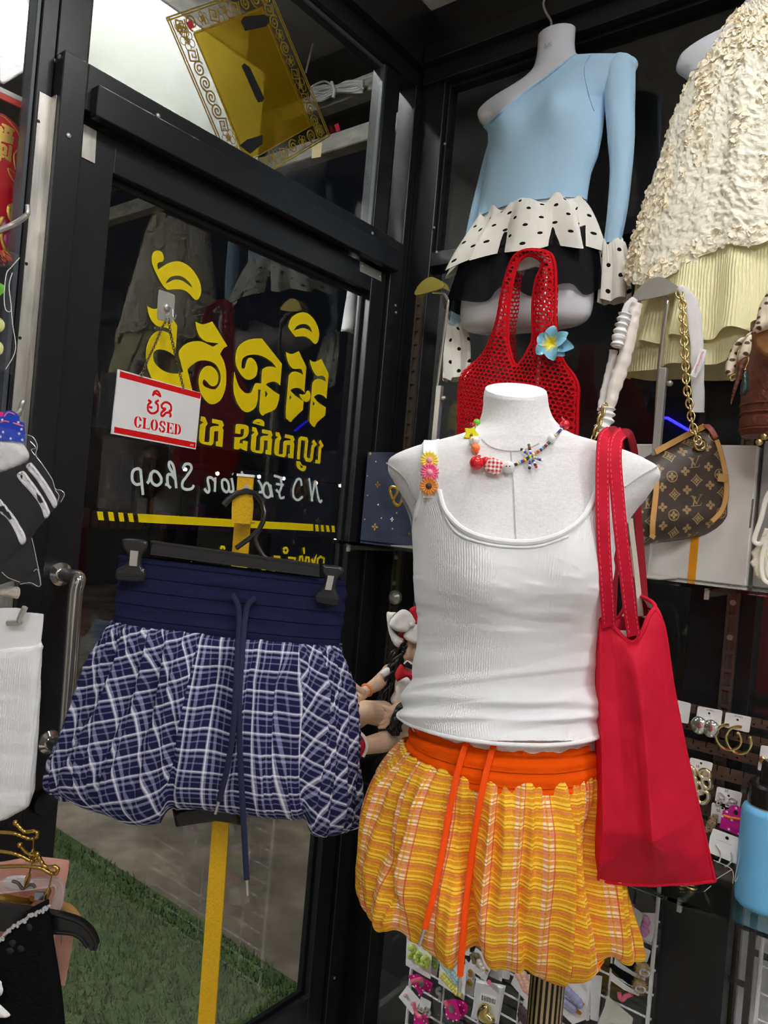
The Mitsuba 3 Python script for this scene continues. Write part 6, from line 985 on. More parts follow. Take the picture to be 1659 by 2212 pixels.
k = thing('black_hanger', 'black plastic coat hanger with a curved end at the lower left', 'hanger'); plt('arm', Dp(1.095), glyph(z([(-200, 960, 0), (0, 972), (250, 1000), (330, 1018), (540, 1045), (720, 1088), (850, 1140), (960, 1240), (1020, 1370), (1005, 1425), (962, 1437), (930, 1400), (860, 1310), (760, 1255), (580, 1240), (300, 1240), (-200, 1230, 0)]), 5), -.006, .006, BLACKP, k); wire('rim', Dp(1.095), z([(330, 1020), (540, 1045), (720, 1090), (850, 1142), (958, 1242), (1016, 1370), (1000, 1424)]), .006, .003, BLACKP, k); wire('rim', Dp(1.095), z([(930, 1400), (860, 1312), (760, 1258), (580, 1242), (300, 1242)]), .006, .003, BLACKP, k)
k = thing('lace_camisole', 'black lace camisole with a rhinestone trim at the bottom left corner', 'camisole'); pil('body', pG3, z([(-200, 1440, 0), (0, 1345), (200, 1120), (330, 985), (520, 885, 0), (528, 1040), (560, 1250), (600, 1500), (640, 1750), (670, 2000), (700, 2330, 0), (-200, 2330, 0)]), 0, mat('black_lace', (17, 17, 19), .95, 0., .1, bump=bump_n(lambda p, n, uv: fbm(p.x * 260, p.y * 260, p.z * 260, 3)), bs=.004), k, .012, .012); RHN = mat('rhinestone', (232, 232, 236), .08, .7)
lp = catmull(np.array(z([(0, 1330), (100, 1225), (210, 1150), (300, 1085), (420, 1030), (505, 975)])), 6); g_ = np.random.default_rng(5)
stn = mikit.ply(trimesh.creation.icosphere(subdivisions=1, radius=.0024), RHN)
for i, (x, y) in enumerate(lp[::1]):
    for q in range(2): scene[key(k + '__rhinestone')] = {**stn, 'to_world': T4().translate(pG3.at(x + g_.normal() * 2.2, y + g_.normal() * 2.2, .0135).tolist())}
for L in ([(90, 1360), (130, 1320), (170, 1340), (140, 1400)], [(60, 1430), (110, 1400), (150, 1440), (100, 1480)], [(290, 1150), (340, 1170), (330, 1230), (280, 1210)], [(180, 1400), (230, 1380), (260, 1430), (200, 1450)]): pil('lace_petal', pG3, z(L), .013, mat('black_lace2', (24, 24, 27), .8) if 'mat_black_lace2' not in scene else 'mat_black_lace2', k, .003, .002)
pil('white_ribbon', Dp(1.05), z([(-150, 1750, 0), (0, 1750), (20, 1800), (35, 1850), (20, 1900), (-10, 1930), (-20, 1980), (60, 2060), (112, 2118), (60, 2148), (0, 2145), (-150, 2160, 0)]), 0, WSAT, None, .006, .005, label='white satin ribbon end in front of the black lace camisole', cat_='ribbon')
# ================================================================ on the shelves
NVB = mat('navy_card', (38, 43, 66), .5, 0., .35); k = thing('navy_box', 'navy blue gift box printed with gold stars and bubble lettering, on the upper shelf', 'box'); pN = WY(-.16); q0, q1 = pN.uv(793, 976), pN.uv(778, 1155)
xl = q1[0]; xr = xl + .20; zt = q0[1]; obj('box', bx([xl, -.16, UP_Z + .0005], [xr, -.10, zt], .002), NVB, k, False); GP = mat('gold_print', (222, 178, 96), .35, .5); GPD = mat('amber_gold', (188, 128, 40), .25, .5)
def quatre(x, y, r, m): o = pN.uv(x, y); obj('gold_star', extr(pN, unary_union([affinity.rotate(affinity.scale(Point(o[0], o[1] + .62 * r).buffer(1, 10), .26 * r, .42 * r), a, origin=tuple(o)) for a in (0, 90, 180, 270)]), 0, .0006), m, k, False)
quatre(810, 1138, .0095, GP); quatre(847, 1122, .0055, WHITEP); quatre(816, 1047, .0085, GPD); quatre(884, 1153, .0035, GPD); quatre(800, 980, .004, GP)
for x, y, r, m_ in ((788, 1122, .0022, GP), (824, 1119, .0016, WHITEP), (857, 1108, .0022, GP), (848, 1142, .0022, GP), (812, 997, .0016, WHITEP), (794, 1028, .0014, WHITEP), (817, 1090, .0022, WHITEP), (794, 1070, .0012, WHITEP), (862, 990, .002, GP)): obj('dot', extr(pN, Point(pN.uv(x, y)).buffer(r, 8), 0, .0006), m_, k, False)
for L in ([(848, 1078), (842, 1060), (846, 1052), (856, 1054), (858, 1064), (850, 1082), (860, 1092), (868, 1080), (872, 1062), (878, 1086), (890, 1092), (892, 1060)],): obj('bubble_lettering', cat([tube(catmull(np.array([pN.at(x, y, .001) for x, y in L]), 6), .0042, 8, flat=.4, up0=pN.n)]), mat('gem_gold', (206, 160, 70), .12, .7), k)
wire('bubble_lettering', pN, [(856, 1052), (862, 1046), (866, 1052)], .001, .0034, 'mat_gem_gold', k)
WBOX = mat('box_white', (222, 218, 214), .6, 0., .3); k = thing('gift_box', 'large white paper box with an orange ribbon line on the upper shelf, behind the handbag', 'box'); pX = WY(-.15); q0, q1, q2 = pX.uv(1637, 962), pX.uv(1612, 1250), pX.uv(1345, 1222)
obj('box', bx([q2[0], -.15, UP_Z + .0005], [q1[0], -.05, q0[1]], .002), WBOX, k, False); u_ = pX.uv(1498, 1200)[0]; obj('orange_ribbon', bx([u_ - .0075, -.1508, UP_Z + .001], [u_ + .0075, -.1502, q0[1] - .002]), mat('orange_ribbon', (226, 146, 16), .5), k, False); u_ = pX.uv(1395, 1200)[0]; obj('panel_seam', bx([u_ - .0008, -.1504, UP_Z + .001], [u_ + .0008, -.1501, q0[1]]), 'mat_grey_thread', k, False); o = pX.at(1625, 1110)
plt('handle_slot', pX, [(1625, 1078), (1629, 1078), (1622, 1140), (1618, 1140)], .0004, .001, mat('slot_grey', (110, 106, 104), .6), k)
obj('box_neighbour' if False else 'carton', bx([q1[0] + .008, -.14, UP_Z + .0005], [q1[0] + .26, -.06, q0[1] + .01], .002), mat('carton_grey', (150, 148, 146), .6), smooth=False, label='grey carton on the upper shelf at the right edge, beside the white box', cat_='carton')
plt('metal_plate', Pl([0, 0, 0], [0, -1, 0]), [(0, 0), (1, 0), (1, 1)], 0, .001, STEEL) if False else None
k = thing('strappy_bag', 'white bag straps and lace edge at the right side of the upper shelf', 'bag'); pR = WY(-.235); CRW = mat('cream_strap', (230, 226, 214), .5)
for L in ([(1680, 1050), (1658, 1070), (1644, 1120), (1630, 1162), (1634, 1174), (1646, 1172), (1662, 1150), (1680, 1120)], [(1680, 1130), (1656, 1170), (1646, 1210), (1650, 1250), (1668, 1262)], [(1690, 1170), (1664, 1200), (1660, 1240), (1680, 1262)]): P = catmull(np.array([pR.at(x, y) for x, y in L]), 8); obj('strap', tube(P, .0042, 8, flat=.5, up0=-d), CRW, k)
pil('lace_edge', WY(-.225), [(1652, 1140, 0), (1634, 1180), (1622, 1192), (1626, 1205), (1620, 1216), (1628, 1228), (1632, 1244), (1646, 1254), (1690, 1262, 0), (1690, 1150, 0)], 0, LACE, k, .004, .003, uv=True)
# brown bucket bag with scarf
k = thing('bucket_bag', 'brown leather bucket bag with gold feet hanging at the right edge', 'bag'); pK = WY(-.235)
def f_br(p, n, uv): g = fbm(p.x * 60, p.y * 60, p.z * 60, 4); return mix(s2l(70, 34, 26), s2l(120, 62, 48), g)
BRL = mat('brown_leather', P_(f_br), .42, 0., .45, bump=bump_n(lambda p, n, uv: fbm(p.x * 200, p.y * 200, p.z * 200, 3)), bs=.003)
V, UV, TH, S = loftp([(700, 1622, 1760, .05, .05), (760, 1618, 1765, .06, .06), (850, 1601, 1780, .07, .06), (896, 1600, 1782, .072, .06), (904, 1602, 1780, .070, .06), (908, 1598, 1786, .074, .062), (926, 1597, 1788, .075, .062), (930, 1600, 1784, .073, .06), (934, 1598, 1786, .074, .061), (944, 1602, 1780, .070, .058)], pK, 120, 90); obj('body', cat([gridmesh(V, True), fanmesh(V[-1][::-1], V[-1].mean(0))]), BRL, k, smooth=45)
for i in (84, 92, 112): obj('piping', tube(V[i], .0022, 7, True), BRL, k)
for x, y in ((1651, 943), (1640, 955)): o = pK.at(x, y, .05); obj('foot', ball(o, .006, 2), GOLDM, k)
pil('suede_flap', WY(-.31), [(1626, 716, 0), (1660, 705), (1720, 700, 0), (1720, 790, 0), (1660, 772), (1640, 758), (1631, 750), (1627, 730)], 0, mat('tan_suede', (150, 106, 66), .95), k, .006, .005)
def f_leo(p, n, uv): a, b, c_ = mikit.voronoi(uv.x / .017, uv.y / .012); return mix(s2l(84, 62, 44), s2l(228, 214, 190), sst(.24, .36, a + .12 * nz(uv.x * 200, uv.y * 200, 0)))
LEO = mat('spotted_silk', P_(f_leo), .45, 0., .4); z = Z(6.143, (1540, 620)); k = thing('spotted_scarf', 'cream silk scarf with brown spots tied on the brown bucket bag', 'scarf'); pF = WY(-.32); rf = lambda P: .012 * (meshkit.fbm(np.stack([P[:, 0] * 60, P[:, 1] * 24, 0 * P[:, 0]], -1), 2, 8) - .5)
pil('knot', pF, z([(900, 40, 0), (731, 60), (640, 210), (595, 340), (570, 470), (520, 590), (600, 610), (731, 560), (900, 540, 0)]), .004, LEO, k, .012, .012, fn=rf, uv=True); pil('tail', pF, z([(525, 590), (430, 640), (320, 720), (230, 850), (175, 980), (162, 1120), (200, 1190), (245, 1235), (280, 1140), (312, 1030), (325, 880), (430, 700)]), .002, LEO, k, .01, .008, fn=rf, uv=True); pil('tail', pF, z([(500, 620), (520, 700), (495, 880), (400, 960), (325, 1000), (330, 900), (400, 740)]), .010, LEO, k, .01, .008, fn=rf, uv=True)
k = thing('bag_charm', 'dark crystal charm and brown leather tip hanging under the spotted scarf', 'charm'); pil('leather_tip', pF, z([(465, 910, 0), (430, 1000), (380, 1180), (335, 1310), (270, 1480), (240, 1572, 0), (236, 1510), (270, 1330), (305, 1200), (325, 1000, 0)]), .012, BRL, k, .004, .004); q = z([(402, 1110), (470, 1095), (482, 1370), (430, 1440), (355, 1440), (350, 1380)]); scene['mat_dark_crystal'] = {'type': 'principled', 'base_color': rgb([.01, .03, .025]), 'roughness': .05, 'specular': .8, 'clearcoat': 1.}
pil('crystal', pF, q, .012, 'mat_dark_crystal', k, .006, .007, sm=0); wire('ring', pF, z([(300, 1150), (250, 1170), (225, 1205), (250, 1235), (290, 1215)]), .012, .0022, GOLDM, k); wire('chain', pF, z([(470, 930), (465, 980), (440, 1040), (420, 1090), (440, 1100)]), .016, .0016, GOLDM, k)
# blue tumbler
k = thing('tumbler', 'light blue steel tumbler with a black lid on the lower shelf at the right edge', 'tumbler'); tc = WY(-.165).at(1652, 1900); tz = lambda y: WY(-.165).at(1650, y)[2]; rr = .047
BLT = mat('tumbler_blue', (112, 184, 232), .45, 0., .4); rv = lambda prof: trimesh.creation.revolve(np.array(prof), sections=64)
def at_(m): m.apply_translation([tc[0], tc[1], 0]); return m
zt = tz(1738); obj('body', at_(rv([(0, LO_Z + .001), (rr - .006, LO_Z + .001), (rr - .001, LO_Z + .006), (rr, LO_Z + .014), (rr, zt - .012), (rr - .003, zt - .004), (rr - .009, zt), (0, zt)])), BLT, k, smooth=40); obj('rim', at_(rv([(0, zt), (rr - .010, zt), (rr - .010, zt + .003), (0, zt + .003)])), STEEL, k); obj('lid', at_(rv([(0, zt + .003), (rr - .0085, zt + .003), (rr - .0085, zt + .036), (rr - .012, zt + .041), (0, zt + .042)])), BLACKP, k, smooth=30, label='black lid'); obj('spout_cap', at_(rv([(0, zt + .042), (.022, zt + .042), (.020, zt + .075), (.016, zt + .08), (0, zt + .08)])), BLACKP, k, smooth=30)
# earring rack
def f_wood(p, n, uv): return mix(s2l(58, 40, 32), s2l(92, 66, 54), fbm(p.x * 30, p.y * 60, p.z * 240, 3))
WOOD = mat('dark_wood', P_(f_wood), .6); k = thing('earring_rack', 'dark wooden earring rack with notched bars on the lower shelf', 'rack'); pE = WY(-.105); z = Z(7.374, (1440, 1480)); x0, x1 = .80, 1.075
def bar(y, h, notch=True):
    c0 = pE.uv(*z([y])[0]); zc = c0[1]; g = sbox(x0, zc - h, x1, zc)
    for x in np.arange(x0 + .012, x1, .0235):
        if notch: g = g.difference(sbox(x - .0012, zc - .010, x + .0012, zc + .001))
        g = g.difference(Point(x + .010, zc - h * .72).buffer(.0022, 8))
    obj('bar', extr(pE, g, 0, .006), WOOD, k, False)
for y, h in (((420, 300), .017), ((500, 600), .016), ((500, 870), .020), ((800, 1270), .024), ((760, 1590), .020), ((600, 1870), .022), ((500, 2100), .02)): bar(y, h)
for x in (.803, 1.045, 1.07): obj('post', bx([x, -.104, LO_Z + .0005], [x + .008, -.094, pE.uv(*z([(1510, 350)])[0])[1]], .002), WOOD, k, False)
obj('foot', bx([x0, -.112, LO_Z + .0005], [x1, -.06, LO_Z + .01], .002), WOOD, k, False)
pEc = WY(-.128)
def card(lab, L, hole, r=.003, kk=None, m=WHITEP, pl=None, a=0, nm='earring_card'):
    k = kk or thing(nm, lab, 'card'); plt('card', pl or pEc, L, a, a + .0009, m, k, r, [(hole[0], hole[1], .0022)] if hole else []); return k
def ctext(k, t, x, y, x2, y2, h, pl=None, m=None):
    pl = pl or pEc; mm = meshkit.text_mesh(t, h, .0002); v = np.array(mm.vertices); p0, p1 = pl.at(x, y, .001), pl.at(x2, y2, .001); e1_ = nrm(p1 - p0); s_ = np.linalg.norm(p1 - p0) / v[:, 0].max(); mm.vertices = p0 + v[:, :1] * s_ * e1_ + v[:, 1:2] * s_ * np.cross(pl.n, e1_) + v[:, 2:] * pl.n; obj('print', mm, m or mat('print_grey', (90, 88, 88), .7), k, False)
k = card('white earring card half hidden by the red tote, with a small hoop', z([(60, 210), (390, 292), (345, 618), (40, 560)]), z([(136, 297)])[0]); wire('hoop', pEc, z([(130, 520), (150, 460), (190, 440), (225, 470)]), .003, .0018, STEEL, k); wire('hoop', pEc, z([(170, 760), (215, 720), (240, 640)]), .003, .0014, GOLDM, k)
k = card('earring card marked Jewelry with two large silver domes', z([(500, 332), (892, 405), (858, 690), (455, 600)]), z([(678, 450)])[0]); ctext(k, 'Jewelry', *z([(622, 398)])[0], *z([(760, 430)])[0], .004)
for x, y in ((520, 640), (705, 690)): c0 = pEc.at(*z([(x, y)])[0], .010); m_ = trimesh.creation.icosphere(subdivisions=3, radius=1); m_.vertices = np.array(m_.vertices) * [.0155, .010, .0175] + c0; obj('silver_dome', m_, CHROME, k, smooth=True)
k = card('earring card marked Jewelry with two large gold hoops', z([(942, 430), (1350, 510), (1315, 760), (910, 670)]), z([(1130, 553)])[0]); ctext(k, 'Jewelry', *z([(1070, 495)])[0], *z([(1215, 528)])[0], .004)
for L in ([(1000, 635), (900, 640), (820, 700), (785, 800), (820, 920), (920, 1010), (1040, 1030), (1150, 980), (1190, 880), (1160, 790), (1120, 755)], [(1200, 670), (1100, 660), (1000, 710), (950, 810), (980, 950), (1070, 1060), (1190, 1090), (1290, 1050), (1340, 950), (1340, 860), (1310, 820)]): wire('gold_hoop', pEc, z(L), .012, .0028, GOLDM, k, 8)
k = card('white earring card with chunky gold rhinestone chain earrings', z([(378, 1150), (740, 1240), (690, 1470), (340, 1400)]), z([(548, 1245)])[0]); ctext(k, 'M', *z([(465, 1310)])[0], *z([(515, 1320)])[0], .006)
ovl = lambda cx, cy, rx, ry, ang: [(cx + rx * math.cos(a) * math.cos(ang) - ry * math.sin(a) * math.sin(ang), cy + rx * math.cos(a) * math.sin(ang) + ry * math.sin(a) * math.cos(ang)) for a in np.linspace(0, 6.283, 17)]
def chunky(cx, cy, rx, ry, ang, k, h=.010, r=.0042):
    P = catmull(np.array([pEc.at(x, y, h) for x, y in z(ovl(cx, cy, rx, ry, ang))]), 4); kk = obj('chunky_link', tube(P[:-1], r, 9, True), GOLDM, k)
    for i in range(0, len(P) - 1, 3): scene[key(k + '__chunky_stone')] = {**stn, 'to_world': T4().translate((P[i] + pEc.n * r).tolist()).scale(.8)}
for a in ((390, 1390, 60, 90, -.4), (400, 1540, 55, 90, .5), (410, 1660, 50, 90, -.4), (610, 1420, 85, 65, .5), (640, 1560, 60, 90, -.5), (530, 1640, 50, 90, -.3), (580, 1780, 85, 100, .2)): chunky(*a, k)
k = card('white earring card with sparkling silver butterfly studs', z([(805, 1615), (1205, 1715), (1165, 1960), (765, 1850)]), z([(988, 1765)])[0]); ctext(k, 'M', *z([(925, 1700)])[0], *z([(975, 1712)])[0], .005)
for cx, cy, a in ((880, 1770, .9), (840, 1860, 2.2), (1060, 1840, .3), (1000, 1900, -.4)): wire('silver_wing', pEc, z(ovl(cx, cy, 60, 32, a)), .004, .0016, RHN, k, 3)
k = card('white earring card with a rhinestone clip, under the butterfly card', z([(722, 1860), (930, 1960), (890, 2200), (690, 2200)]), z([(890, 1960)])[0]); ctext(k, 'M', *z([(800, 2020)])[0], *z([(855, 2025)])[0], .006)
z2 = Z(7.374, (1460, 1660)); CHAMP = mat('champagne_stone', (196, 178, 150), .12, .7); g_ = np.random.default_rng(8); cst = mikit.ply(trimesh.creation.icosphere(subdivisions=1, radius=.0032), CHAMP); kc = k
for i in range(46): u_ = g_.uniform(0, 1); x, y = z2([(620 - 90 * u_ + g_.normal() * 28, 740 + 260 * u_)])[0]; scene[key(k + '__champagne_stone')] = {**cst, 'to_world': T4().translate(pEc.at(x, y, .010 + g_.uniform(0, .004)).tolist())}
MAG = mat('magenta_card', (196, 22, 140), .4); k = thing('star_tag', 'magenta card tag with white stars standing on the lower shelf beside the tumbler', 'card'); plt('card', WY(-.15), glyph(z2([(750, 665, 0), (830, 650), (870, 600), (960, 590), (1040, 640), (1075, 720), (1080, 790, 0), (1092, 800, 0), (1050, 1090, 0), (690, 940, 0)]), 4), 0, .001, MAG, k, holes=[(*z2([(955, 708)])[0], .0042)]); wire('orange_band', WY(-.15), z2([(760, 745), (860, 780), (980, 800), (1080, 832)]), .001, .0022, mat('orange_print', (238, 128, 50), .5), k)
for x, y in ((960, 632), (812, 690), (890, 820), (1055, 885), (845, 970), (1000, 1040), (1045, 780), (745, 760)): star(WY(-.15), *z2([(x, y)])[0], .0032, .001, WHITEP, k)
k = thing('earring_card', 'white card with slim rhinestone hoops leaning on the lower shelf by the tumbler', 'card'); pQ = WY(-.17); plt('card', pQ, z2([(595, 955), (1065, 1130), (975, 1530), (505, 1330), (545, 1080)]), 0, .001, WHITEP, k, .001, [(*z2([(815, 1110)])[0], .0032)]); [wire('rhinestone_hoop', pQ, z2(L), .003, .0015, RHN, k) for L in ([(640, 1220), (690, 1290), (715, 1380), (690, 1480), (650, 1490)], [(880, 1335), (900, 1400), (880, 1480), (830, 1540), (780, 1560)])]; wire('print_line', pQ, z2([(650, 1130), (760, 1170), (890, 1220)]), .001, .0004, 'mat_grey_thread', k)
k = thing('clear_box', 'clear acrylic easel tray on the lower shelf beside the red tote', 'tray'); [plt('wall', WY(-.19), z2(L), 0, .0012, CLEARBAG, k) for L in ([(600, 1460), (890, 1610), (650, 1760)], [(890, 1610), (905, 1820), (650, 1760)])]; [wire('edge', WY(-.19), z2(L), .0012, .0007, mat('acrylic_edge', (206, 206, 204), .1, .2) if 'mat_acrylic_edge' not in scene else 'mat_acrylic_edge', k) for L in ([(600, 1460), (890, 1610), (905, 1830)], [(890, 1610), (650, 1760)], [(1030, 1340), (940, 1740), (960, 1790), (1010, 1640)], [(430, 1980), (560, 1870)], [(430, 1980), (280, 1930)])]
k = card('white card with a gold stud, half hidden by the tumbler lid', z([(1505, 955), (1700, 985), (1650, 1410), (1445, 1350)]), None); obj('gold_stud', ball(pEc.at(*z([(1525, 1190)])[0], .004), .006, 2, (1, .6, 1.2)), GOLDM, k)
for x, y in ((1470, 1928), (1492, 1936)): o = WY(-.2).at(x, y); m_ = trimesh.creation.torus(.008, .0022, major_sections=20, minor_sections=8); obj('gold_ring', trimesh.Trimesh(np.array(m_.vertices) + [o[0], o[1], LO_Z + .003], m_.faces, process=False), GOLDM, smooth=True, label=('left' if x < 1480 else 'right') + ' of two gold rings lying on the lower shelf under the tote', cat_='ring')
# ================================================================ seated doll
k = thing('doll', 'seated vinyl doll with black hair and a white bow on the lower shelf', 'doll'); z = Z(5.53, (730, 1280)); td = 1.77; J = lambda x, y, t=td: C + ray(730 + x / 5.53, 1280 + y / 5.53) * t
import manifold3d as m3
SKIN = mat('vinyl_skin', (206, 172, 146), .5, 0., .4)
def hull(bones, le=.004, it=6):
    M_ = None
    for (a, ra), (b, rb) in bones:
        h = m3.Manifold.batch_hull([m3.Manifold.sphere(ra, 20).translate(list(map(float, a))), m3.Manifold.sphere(rb, 20).translate(list(map(float, b)))]); M_ = h if M_ is None else M_ + h
    mm = M_.refine_to_length(le).to_mesh(); t_ = trimesh.Trimesh(mm.vert_properties[:, :3], mm.tri_verts); trimesh.smoothing.filter_taubin(t_, iterations=it); return t_
S_ = 1.77 / 1600 / 5.53
hd = J(930, 700, 1.79); hip = J(760, 1480, 1.86); neck_ = J(920, 900, 1.82); sh1 = J(620, 960, 1.80); sh2 = J(1040, 980, 1.80); el1 = J(470, 1090, 1.74); w1 = J(345, 1165, 1.70); h1_ = J(262, 1240, 1.69); el2 = J(850, 1300, 1.76); w2 = J(660, 1420, 1.71); h2_ = J(590, 1460, 1.70); kn1 = J(330, 1420, 1.66); ft1 = J(90, 1640, 1.70); hp2 = J(760, 1700, 1.78); kn2 = J(520, 1790, 1.69); ft2 = J(330, 1830, 1.66)
B = [((neck_, .016), (J(860, 1150, 1.85), .042)), ((J(860, 1150, 1.85), .042), (hip, .048)), ((neck_, .016), (sh1, .022)), ((neck_, .016), (sh2, .022)), ((neck_, .018), (hd, .024)), ((sh1, .020), (el1, .0165)), ((el1, .0165), (w1, .0125)), ((w1, .0125), (h1_, .0135)), ((sh2, .02), (el2, .0165)), ((el2, .0165), (w2, .0135)), ((w2, .0135), (h2_, .0135)), ((hip, .038), (kn1, .025)), ((kn1, .025), (ft1, .018)), ((hip, .036), (hp2, .03)), ((hp2, .03), (kn2, .0235)), ((kn2, .0235), (ft2, .019))]
for o, T_ in ((h1_, [((300, 1190), (220, 1130), (185, 1090), .0068), ((240, 1220), (185, 1225), (165, 1200), .0055), ((235, 1250), (195, 1285), (180, 1300), .0055), ((250, 1270), (235, 1320), (225, 1345), .0055), ((280, 1290), (275, 1350), (262, 1385), .0052)]), (h2_, [((600, 1400), (560, 1370), (538, 1360), .0062), ((560, 1440), (480, 1450), (418, 1470), .0062), ((560, 1480), (490, 1510), (445, 1500), .006), ((580, 1520), (520, 1560), (470, 1550), .006), ((600, 1550), (550, 1600), (495, 1608), .0056)])):
    t0 = (o - C) @ d
    for a, b, c2_, r in T_: pa, pb2, pc = [J(x, y, t0 - .006) for x, y in (a, b, c2_)]; B += [((o, .010), (pa, r)), ((pa, r), (pb2, r * .95)), ((pb2, r * .95), (pc, r * .8))]
obj('body', hull(B, .0035, 5), SKIN, k, smooth=True, label='bare vinyl arms, hands and legs')
hm = trimesh.creation.icosphere(subdivisions=4, radius=1.); hv = np.array(hm.vertices); yw = -.25; fx, fz = rh * math.cos(yw) + d * math.sin(yw), -d * math.cos(yw) + rh * math.sin(yw); fu = nrm(up + .05 * rh)
lx, ly, lz = hv[:, 0], hv[:, 1], hv[:, 2]; fm = np.clip(lz, 0, 1); r_ = 1 + .10 * np.exp(-((lx / .16)**2 + ((ly + .12) / .16)**2)) * fm + .05 * np.exp(-((lx / .25)**2 + ((ly + .52) / .09)**2)) * fm - .05 * np.exp(-((lx / .3)**2 + ((ly + .42) / .06)**2)) * fm + .06 * np.exp(-(((np.abs(lx) - .45) / .2)**2 + ((ly + .3) / .2)**2)) * fm - .05 * np.exp(-(((np.abs(lx) - .34) / .14)**2 + ((ly - .08) / .1)**2)) * fm
hv = hv * r_[:, None] * [.050, .062, .054]; hc = J(945, 655, 1.79); obj('head', trimesh.Trimesh(hc + hv[:, :1] * fx + hv[:, 1:2] * fu + hv[:, 2:] * fz, hm.faces, process=False), SKIN, k, smooth=True, label='doll face')
fp = lambda x, y, zz: hc + x * fx + y * fu + zz * fz; obj('lips', tube(catmull(np.array([fp(-.011, -.033, .0445), fp(0, -.0345, .049), fp(.011, -.033, .0445)]), 5), [.0012] + [.0024] * 9 + [.0012], 8), mat('doll_lips', (182, 104, 96), .4), k)
for sx in (-1, 1): obj('eye', ball(fp(sx * .018, .005, .045), .0062, 2), mat('doll_eye', (30, 22, 20), .1) if sx < 0 else 'mat_doll_eye', k)
HAIR = mat('black_hair', (14, 13, 14), .45, 0., .5); g_ = np.random.default_rng(21)
def lock(L, t0, n, sp_, r): 
    for _ in range(n): o = g_.normal(size=(len(L), 2)) * sp_; P = smooth_path(catmull(np.array([J(x + a, y + b, t0 + g_.normal() * .008) for (x, y), (a, b) in zip(L, o)]), 8), 2); yield tube(P, np.linspace(r, r * .5, len(P)), 7)
hb = ball(hc + d * .012 + up * .004, 1, 3, (.056, .056, .066)); obj('hair', cat([hb] + list(lock([(820, 640), (720, 760), (650, 900), (600, 1050), (570, 1200), (530, 1330)], 1.765, 34, 34, .0055)) + list(lock([(800, 700), (740, 860), (680, 1010), (640, 1180), (590, 1330), (450, 1390)], 1.76, 22, 26, .005)) + list(lock([(1000, 1100), (900, 1300), (780, 1400), (700, 1520), (690, 1660)], 1.69, 30, 36, .0065))), HAIR, k, smooth=True, label='long black hair')
DRW = mat('doll_white', (222, 220, 216), .85); DRR = mat('doll_red', (176, 16, 34), .8); pdl = Dp(1.735)
pil('shirt', Dp(1.75), z([(700, 1020), (830, 1010), (990, 1020), (990, 1340), (740, 1390), (625, 1290), (670, 1180)]), .0, DRW, k, .012, .014, label='white shirt'); pil('collar', Dp(1.745), z([(780, 850), (830, 805), (900, 850), (1000, 860), (1000, 930), (830, 900)]), .004, mat('doll_navy', (30, 32, 44), .8), k, .006, .006, label='striped navy collar'); wire('collar_stripe', Dp(1.74), z([(790, 850), (830, 818), (880, 850), (960, 872)]), .009, .002, DRW, k); pil('sleeve', Dp(1.75), z([(505, 945), (600, 890), (620, 960), (560, 1010), (535, 1000)]), .012, DRW, k, .006, .006)
pil('neck_bow', pdl, z([(700, 1050), (680, 980), (720, 890), (760, 855), (830, 940), (900, 935), (920, 1000), (890, 1070), (830, 1010), (770, 1030), (720, 1060)]), .016, DRR, k, .01, .010, label='red neck bow')
fl = lambda P: .004 * (meshkit.fbm(np.stack([P[:, 0] * 90, P[:, 1] * 50, 0 * P[:, 0]], -1), 2, 3) - .5)
pil('headband', Dp(1.74), z([(850, 210), (930, 155), (1000, 150), (1000, 560), (900, 600), (790, 560), (720, 490), (820, 430), (900, 340)]), .0, DRR, k, .01, .008, label='red headband')
for L, h in (([(582, 240), (640, 235), (700, 240), (650, 300), (640, 400), (700, 500), (785, 575), (760, 610), (712, 655), (650, 590), (610, 480), (590, 380)], .006), ([(610, 370), (640, 310), (700, 245), (770, 200), (850, 225), (905, 300), (925, 365), (870, 430), (850, 465), (760, 475), (680, 455), (620, 410)], .018), ([(870, 390), (930, 380), (1010, 400), (1010, 590), (930, 615), (850, 590), (785, 530), (800, 480), (860, 420)], .016), ([(850, 350), (900, 350), (920, 400), (880, 420), (850, 400)], .026)): pil('bow_loop', Dp(1.735), z(L), h, DRW, k, .012, .011, fn=fl, label='white fabric bow')
pil('shoe', Dp(1.66), z([(120, 1660), (230, 1650), (300, 1690), (345, 1790), (330, 1900), (270, 1980), (150, 2000), (80, 1850)]), .008, DRR, k, .018, .018, label='red shoe'); wire('shoe_trim', Dp(1.64), z([(250, 1660), (310, 1720), (345, 1810), (335, 1890), (300, 1960)]), .0, .0034, DRW, k); P = w1 + .0142 * np.array([math.cos(a) * nrm(np.cross(el1 - h1_, up)) + math.sin(a) * nrm(np.cross(el1 - h1_, np.cross(el1 - h1_, up))) for a in np.linspace(0, 6.283, 28)[:-1]]); obj('bracelet', tube(P, .0024, 8, True), mat('orange_band', (232, 128, 40), .5), k, label='orange bracelet')
for y in (1080,): m_ = trimesh.creation.torus(.0034, .0007, major_sections=18, minor_sections=6); obj('button', trimesh.Trimesh(np.array(m_.vertices) @ np.stack([rh, up, -d]) + J(778, y, 1.731), m_.faces, process=False), STEEL, k)
